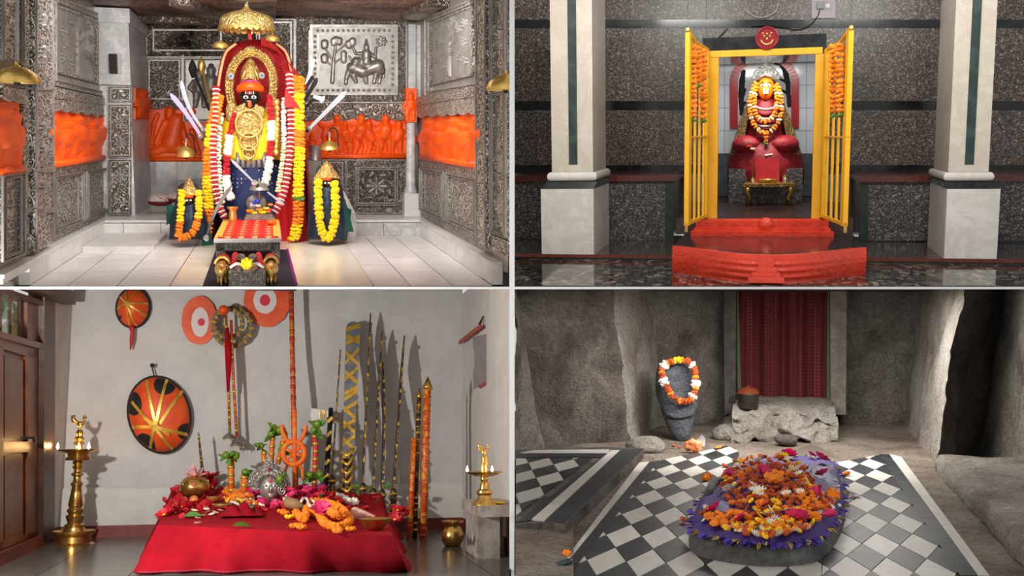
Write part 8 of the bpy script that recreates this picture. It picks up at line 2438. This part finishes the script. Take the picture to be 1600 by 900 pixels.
def heap(x, y):
    """height of the flower heap and cloth above the plinth"""
    e = ((x - hc.x) / .40) ** 2 + ((y - hc.y) / 1.25) ** 2
    h = .29 * math.exp(-1.5 * e)
    e2 = ((x + .36) / .13) ** 2 + ((y - 7.0) / .40) ** 2
    h = max(h, .10 * math.exp(-e2))
    e3 = ((x - .36) / .16) ** 2 + ((y - 8.7) / .7) ** 2
    return max(h, .13 * math.exp(-e3))
m_purp = patterned('purple_sequinned_cloth', (.045, .02, .17), (.5, .46, .58), 20, .09, .55, rnd=.9)
mb = MB(); nr = 22; vs = []
for i in range(nr + 1):
    f_ = 1.0 - i / nr * .98
    for j, p in enumerate(tp4):
        x = pc.x + (p.x - pc.x) * f_; y = pc.y + (p.y - pc.y) * f_
        w = .012 * math.sin(j * 2.1) * (1 - i / nr)
        # the cloth leaves the hollow at the left open
        z = ZS + .008 + heap(x, y) * .9 + w
        vs.append(Vector((x, y, z if i > 0 else ZS + .004 + w)))
mb.add(vs, [[i * N_ + j, i * N_ + (j + 1) % N_, (i + 1) * N_ + (j + 1) % N_, (i + 1) * N_ + j] for i in range(nr) for j in range(N_)])
cl = mb.top('purple_cloth', m_purp, BR, 'purple sequinned cloth with fringed edge draped over the stone plinth', 'cloth', smooth=True)
m_fr = mat('purple_fringe', (.10, .05, .38), .6); m_fy = mat('gold_fringe', (.55, .42, .10), .5)
fr_a = leaf_mesh('fringe_tuft', m_fr, .4); fr_b = leaf_mesh('gold_fringe_tuft', m_fy, .25)
for j in range(0, N_):
    p = tp4[j]; q = tp4[(j + 1) % N_]
    for s in (0.0, .33, .66):
        c = p.lerp(q, s); d = Vector((c.x - pc.x, (c.y - pc.y) * .3, -.18)).normalized()
        inst(fr_b if (j + int(s * 3)) % 3 == 0 else fr_a, 'fringe_tuft', Vector((c.x * .99 + pc.x * .01, c.y * .99 + pc.y * .01, ZS + .012)), parent=cl, rot=d.to_track_quat('X', 'Z').to_matrix() @ eul(rf.uniform(-.6, .6), rf.uniform(-.5, .5), rf.uniform(-.6, .6)), scale=rf.uniform(.035, .065))


def on_heap(px, py, lift=0.0):
    d = BR.d(px, py); Y = 5.9
    while Y < 10.0:
        p = d * (Y / d.y)
        if p.z <= ZS + .01 + heap(p.x, p.y): return p + Vector((0, 0, lift))
        Y += .02
    return None


rh = random.Random(21)
def lay(me, nm, px, py, size, label, grp, lift=.015, flat=.5, cat='flower'):
    p = on_heap(px, py, lift)
    if p is None: return
    inst(me, nm, p, room=BR, rot=eul(rh.uniform(-flat, flat) + .55, rh.uniform(-flat, flat), rh.uniform(0, 6)), scale=size, label=label, cat=cat, group=grp)
# the dense rust heart of the heap
pts4 = []
for k in range(2400):
    px = rh.uniform(1122, 1290); py = rh.uniform(714, 822)
    e = ((px - 1206 - (py - 770) * .25) / 78) ** 2 + ((py - 770) / 56) ** 2
    if e > 1: continue
    if any((px - a) ** 2 + (py - b) ** 2 * 1.4 < 22 for a, b in pts4): continue
    pts4.append((px, py))
for k, (px, py) in enumerate(pts4[:285]):
    r_ = rh.random(); e = ((px - 1206) / 72) ** 2 + ((py - 770) / 50) ** 2
    if r_ < .86 - .35 * e: lay(F_RUST, 'rust_marigold', px, py, rh.uniform(.022, .030), 'small rust-brown marigold packed in the heart of the flower heap', 'rust marigolds in the heap', rh.uniform(.0, .03))
    elif r_ < .93: lay(F_ORANGE, 'orange_marigold', px, py, rh.uniform(.024, .031), 'orange marigold among the rust blooms of the flower heap', 'orange marigolds in the heap', rh.uniform(.005, .03))
    else: lay(F_YELLOW, 'yellow_marigold', px, py, rh.uniform(.022, .029), 'yellow marigold among the rust blooms of the flower heap', 'yellow marigolds in the heap', rh.uniform(.005, .03))
for (px, py, s) in ((1140, 772, 0.055), (1148, 766, 0.055), (1136, 768, 0.047), (1180, 768, 0.058), (1188, 776, 0.047), (1184, 726, 0.043), (1232, 725, 0.039), (1241, 742, 0.043), (1247, 748, 0.039), (1228, 779, 0.039), (1253, 765, 0.039), (1206, 808, 0.047), (1200, 812, 0.043), (1227, 806, 0.039), (1230, 727, 0.035), (1275, 790, 0.039), (1206, 825, 0.039), (1195, 735, 0.031), (1178, 773, 0.039), (1260, 758, 0.031), (1213, 821, 0.039), (1250, 776, 0.031)):
    lay(DAISY, 'white_chrysanthemum', px, py, s, 'white chrysanthemum lying on the flower heap', 'white chrysanthemums on the heap', .035, .35)
for (px, py, s) in ((1184, 808, 0.043), (1187, 815, 0.039), (1212, 793, 0.039), (1260, 790, 0.031), (1263, 766, 0.031), (1225, 720, 0.035), (1243, 807, 0.031)):
    lay(DAISY_Y, 'yellow_chrysanthemum', px, py, s, 'yellow chrysanthemum lying on the flower heap', 'yellow chrysanthemums on the heap', .035, .35)
for (px, py, s) in ((1112, 815, 0.035), (1119, 821, 0.039), (1126, 817, 0.039), (1131, 825, 0.035), (1124, 811, 0.035), (1138, 812, 0.035), (1145, 808, 0.039), (1151, 810, 0.035), (1162, 811, 0.035), (1168, 816, 0.031), (1148, 820, 0.031), (1107, 812, 0.031), (1116, 826, 0.031)):
    lay(F_ORANGE, 'orange_marigold', px, py, s, 'bright orange marigold in the cluster at the cloth fold', 'marigolds at the cloth fold', .03)
for (px, py, s) in ((1278, 800, 0.039), (1270, 812, 0.043), (1280, 797, 0.039), (1262, 815, 0.035), (1252, 806, 0.039), (1276, 815, 0.035), (1301, 780, .055), (1217, 829, 0.043), (1288, 796, 0.035)):
    lay(F_ORANGE, 'orange_marigold', px, py, s, 'bright orange marigold at the pink rose end of the heap', 'marigolds beside the pink rose', .03)
for k in range(120):
    a = rh.uniform(0, 1); px = 1100 + 205 * a + rh.uniform(-4, 4); py = 808 + 26 * math.sin(PI * min(1, a * 1.05)) + rh.uniform(-14, 8) - 22 * max(0, a - .75) * 4 * .6
    me, nm, lab, g_n = ((DAISY, 'white_petal_flower', 'little white flower scattered along the front rim of the cloth', 'white flowers along the cloth rim'), (F_ORANGE, 'orange_marigold', 'orange marigold scattered along the front rim of the cloth', 'marigolds along the cloth rim'), (F_YELLOW, 'yellow_marigold', 'yellow marigold scattered along the front rim of the cloth', 'yellow marigolds along the rim'), (F_RUST, 'rust_marigold', 'rust marigold scattered along the front rim of the cloth', 'rust marigolds along the rim'))[rh.choice((0, 0, 1, 2, 3, 3))]
    lay(me, nm, px, py, rh.uniform(.022, .032), lab, g_n, .015)
for k in range(40):
    px = rh.uniform(1255, 1312); py = rh.uniform(728, 806)
    lay(rh.choice((DAISY, F_WHITE)), 'white_petal_flower', px, py, rh.uniform(.012, .02), 'tiny white flower strewn on the bare purple cloth', 'tiny white flowers on the purple cloth', .008)
lay(HIBIS_P, 'pink_rose', 1246, 822, .075, 'large open pink rose at the edge of the flower heap', None, .05, .15)
for (px, py, s, lab) in ((1194, 748, .07, 'crimson rose near the top of the flower heap'), (1117, 803, .06, 'pink rose beside the orange cluster at the cloth fold'), (1283, 722, .07, 'pink rose on the far purple corner of the cloth'), (1232, 716, .07, 'crimson rose on the top rim of the heap'), (1240, 718, .05, 'small crimson rose beside the rose on the top rim'), (1285, 747, .06, 'crimson rose on the purple cloth below the far corner'), (1274, 780, .055, 'red rose beside the yellow chrysanthemum'), (1297, 812, .045, 'flat pink petal flower on the fringe'), (1268, 716, .05, 'red rose between the far corner and the top rim'), (1155, 819, .05, 'crimson rose in front of the orange cluster'), (1287, 797, .04, 'dark red rose half hidden by marigolds'), (1139, 747, .05, 'pink rose fallen beside the stone hollow')):
    lay(HIBIS_P, 'pink_rose', px, py, s, lab, None, .03, .4)
lay(F_ORANGE, 'orange_marigold', 1209, 760, .07, 'large single orange marigold petal cup on the heap', None, .05)
for (px, py, lab) in ((1218, 708, 'orange marigold crowning the far rim of the heap'),):
    lay(F_ORANGE, 'orange_marigold', px, py + 3, .055, lab, None, .04)
# flowers strewn on the floor
for (px, py, me, s, lab) in ((1105, 752, F_ORANGE, .065, 'orange and rust marigold head on the tiles beside the stone hollow'), (1123, 702, F_ORANGE, .04, 'orange marigold on the rounded end of the tile strip'), (1323, 744, F_ORANGE, .045, 'orange marigold on the tiles right of the plinth'), (1141, 735, F_RUST, .03, 'rust marigold on the earth behind the stone hollow'), (1132, 731, F_RUST, .04, 'larger rust marigold near the rounded tile end'), (1163, 726, F_PINK, .035, 'pink bloom on the earth behind the heap'), (1052, 699, F_RUST, .028, 'dark rust bloom beside the orange bag'), (1062, 700, F_RUST, .025, 'small rust bloom against the orange bag'), (1070, 818, F_RUST, .045, 'rust marigold dropped at the foot of the plinth fringe'), (886, 869, F_ORANGE, .035, 'crushed orange bloom beside the blue wrapper')):
    c = BR.z(px, py, GF); inst(me, 'fallen_flower', c + Vector((0, 0, s * .5)), room=BR, rot=eul(.4, .1, px), scale=s * .85, label=lab, cat='flower')
for (px, py, lab, col_) in ((1327, 777, 'red petal on the white tile right of the plinth', (.5, .02, .04)), (1335, 776, 'pale lilac petal beside the red petal', (.55, .5, .58))):
    c = BR.z(px, py, GF + .012); me = leaf_mesh('petal', mat('petal_%d' % px, col_, .5), .4); inst(me, 'petal', c, room=BR, rot=eul(0, 0, .5), scale=.06, label=lab, cat='petal')
c = BR.z(881, 883, GF); k = c.y / FPX
mb = MB(); mb.ell(c + Vector((0, 0, 4 * k)), (13 * k, .06, 5 * k), 16, 10)
for v_ in mb.v: v_ += Vector((.012 * mn.noise(v_ * 15), 0, .018 * mn.noise(v_ * 18)))
mb.top('blue_wrapper', mat('dark_blue_plastic', (.012, .045, .06), .25, 0, (.05, .09, .10), 20), BR, 'crumpled dark blue plastic wrapper on the earth floor', 'wrapper', smooth=True)
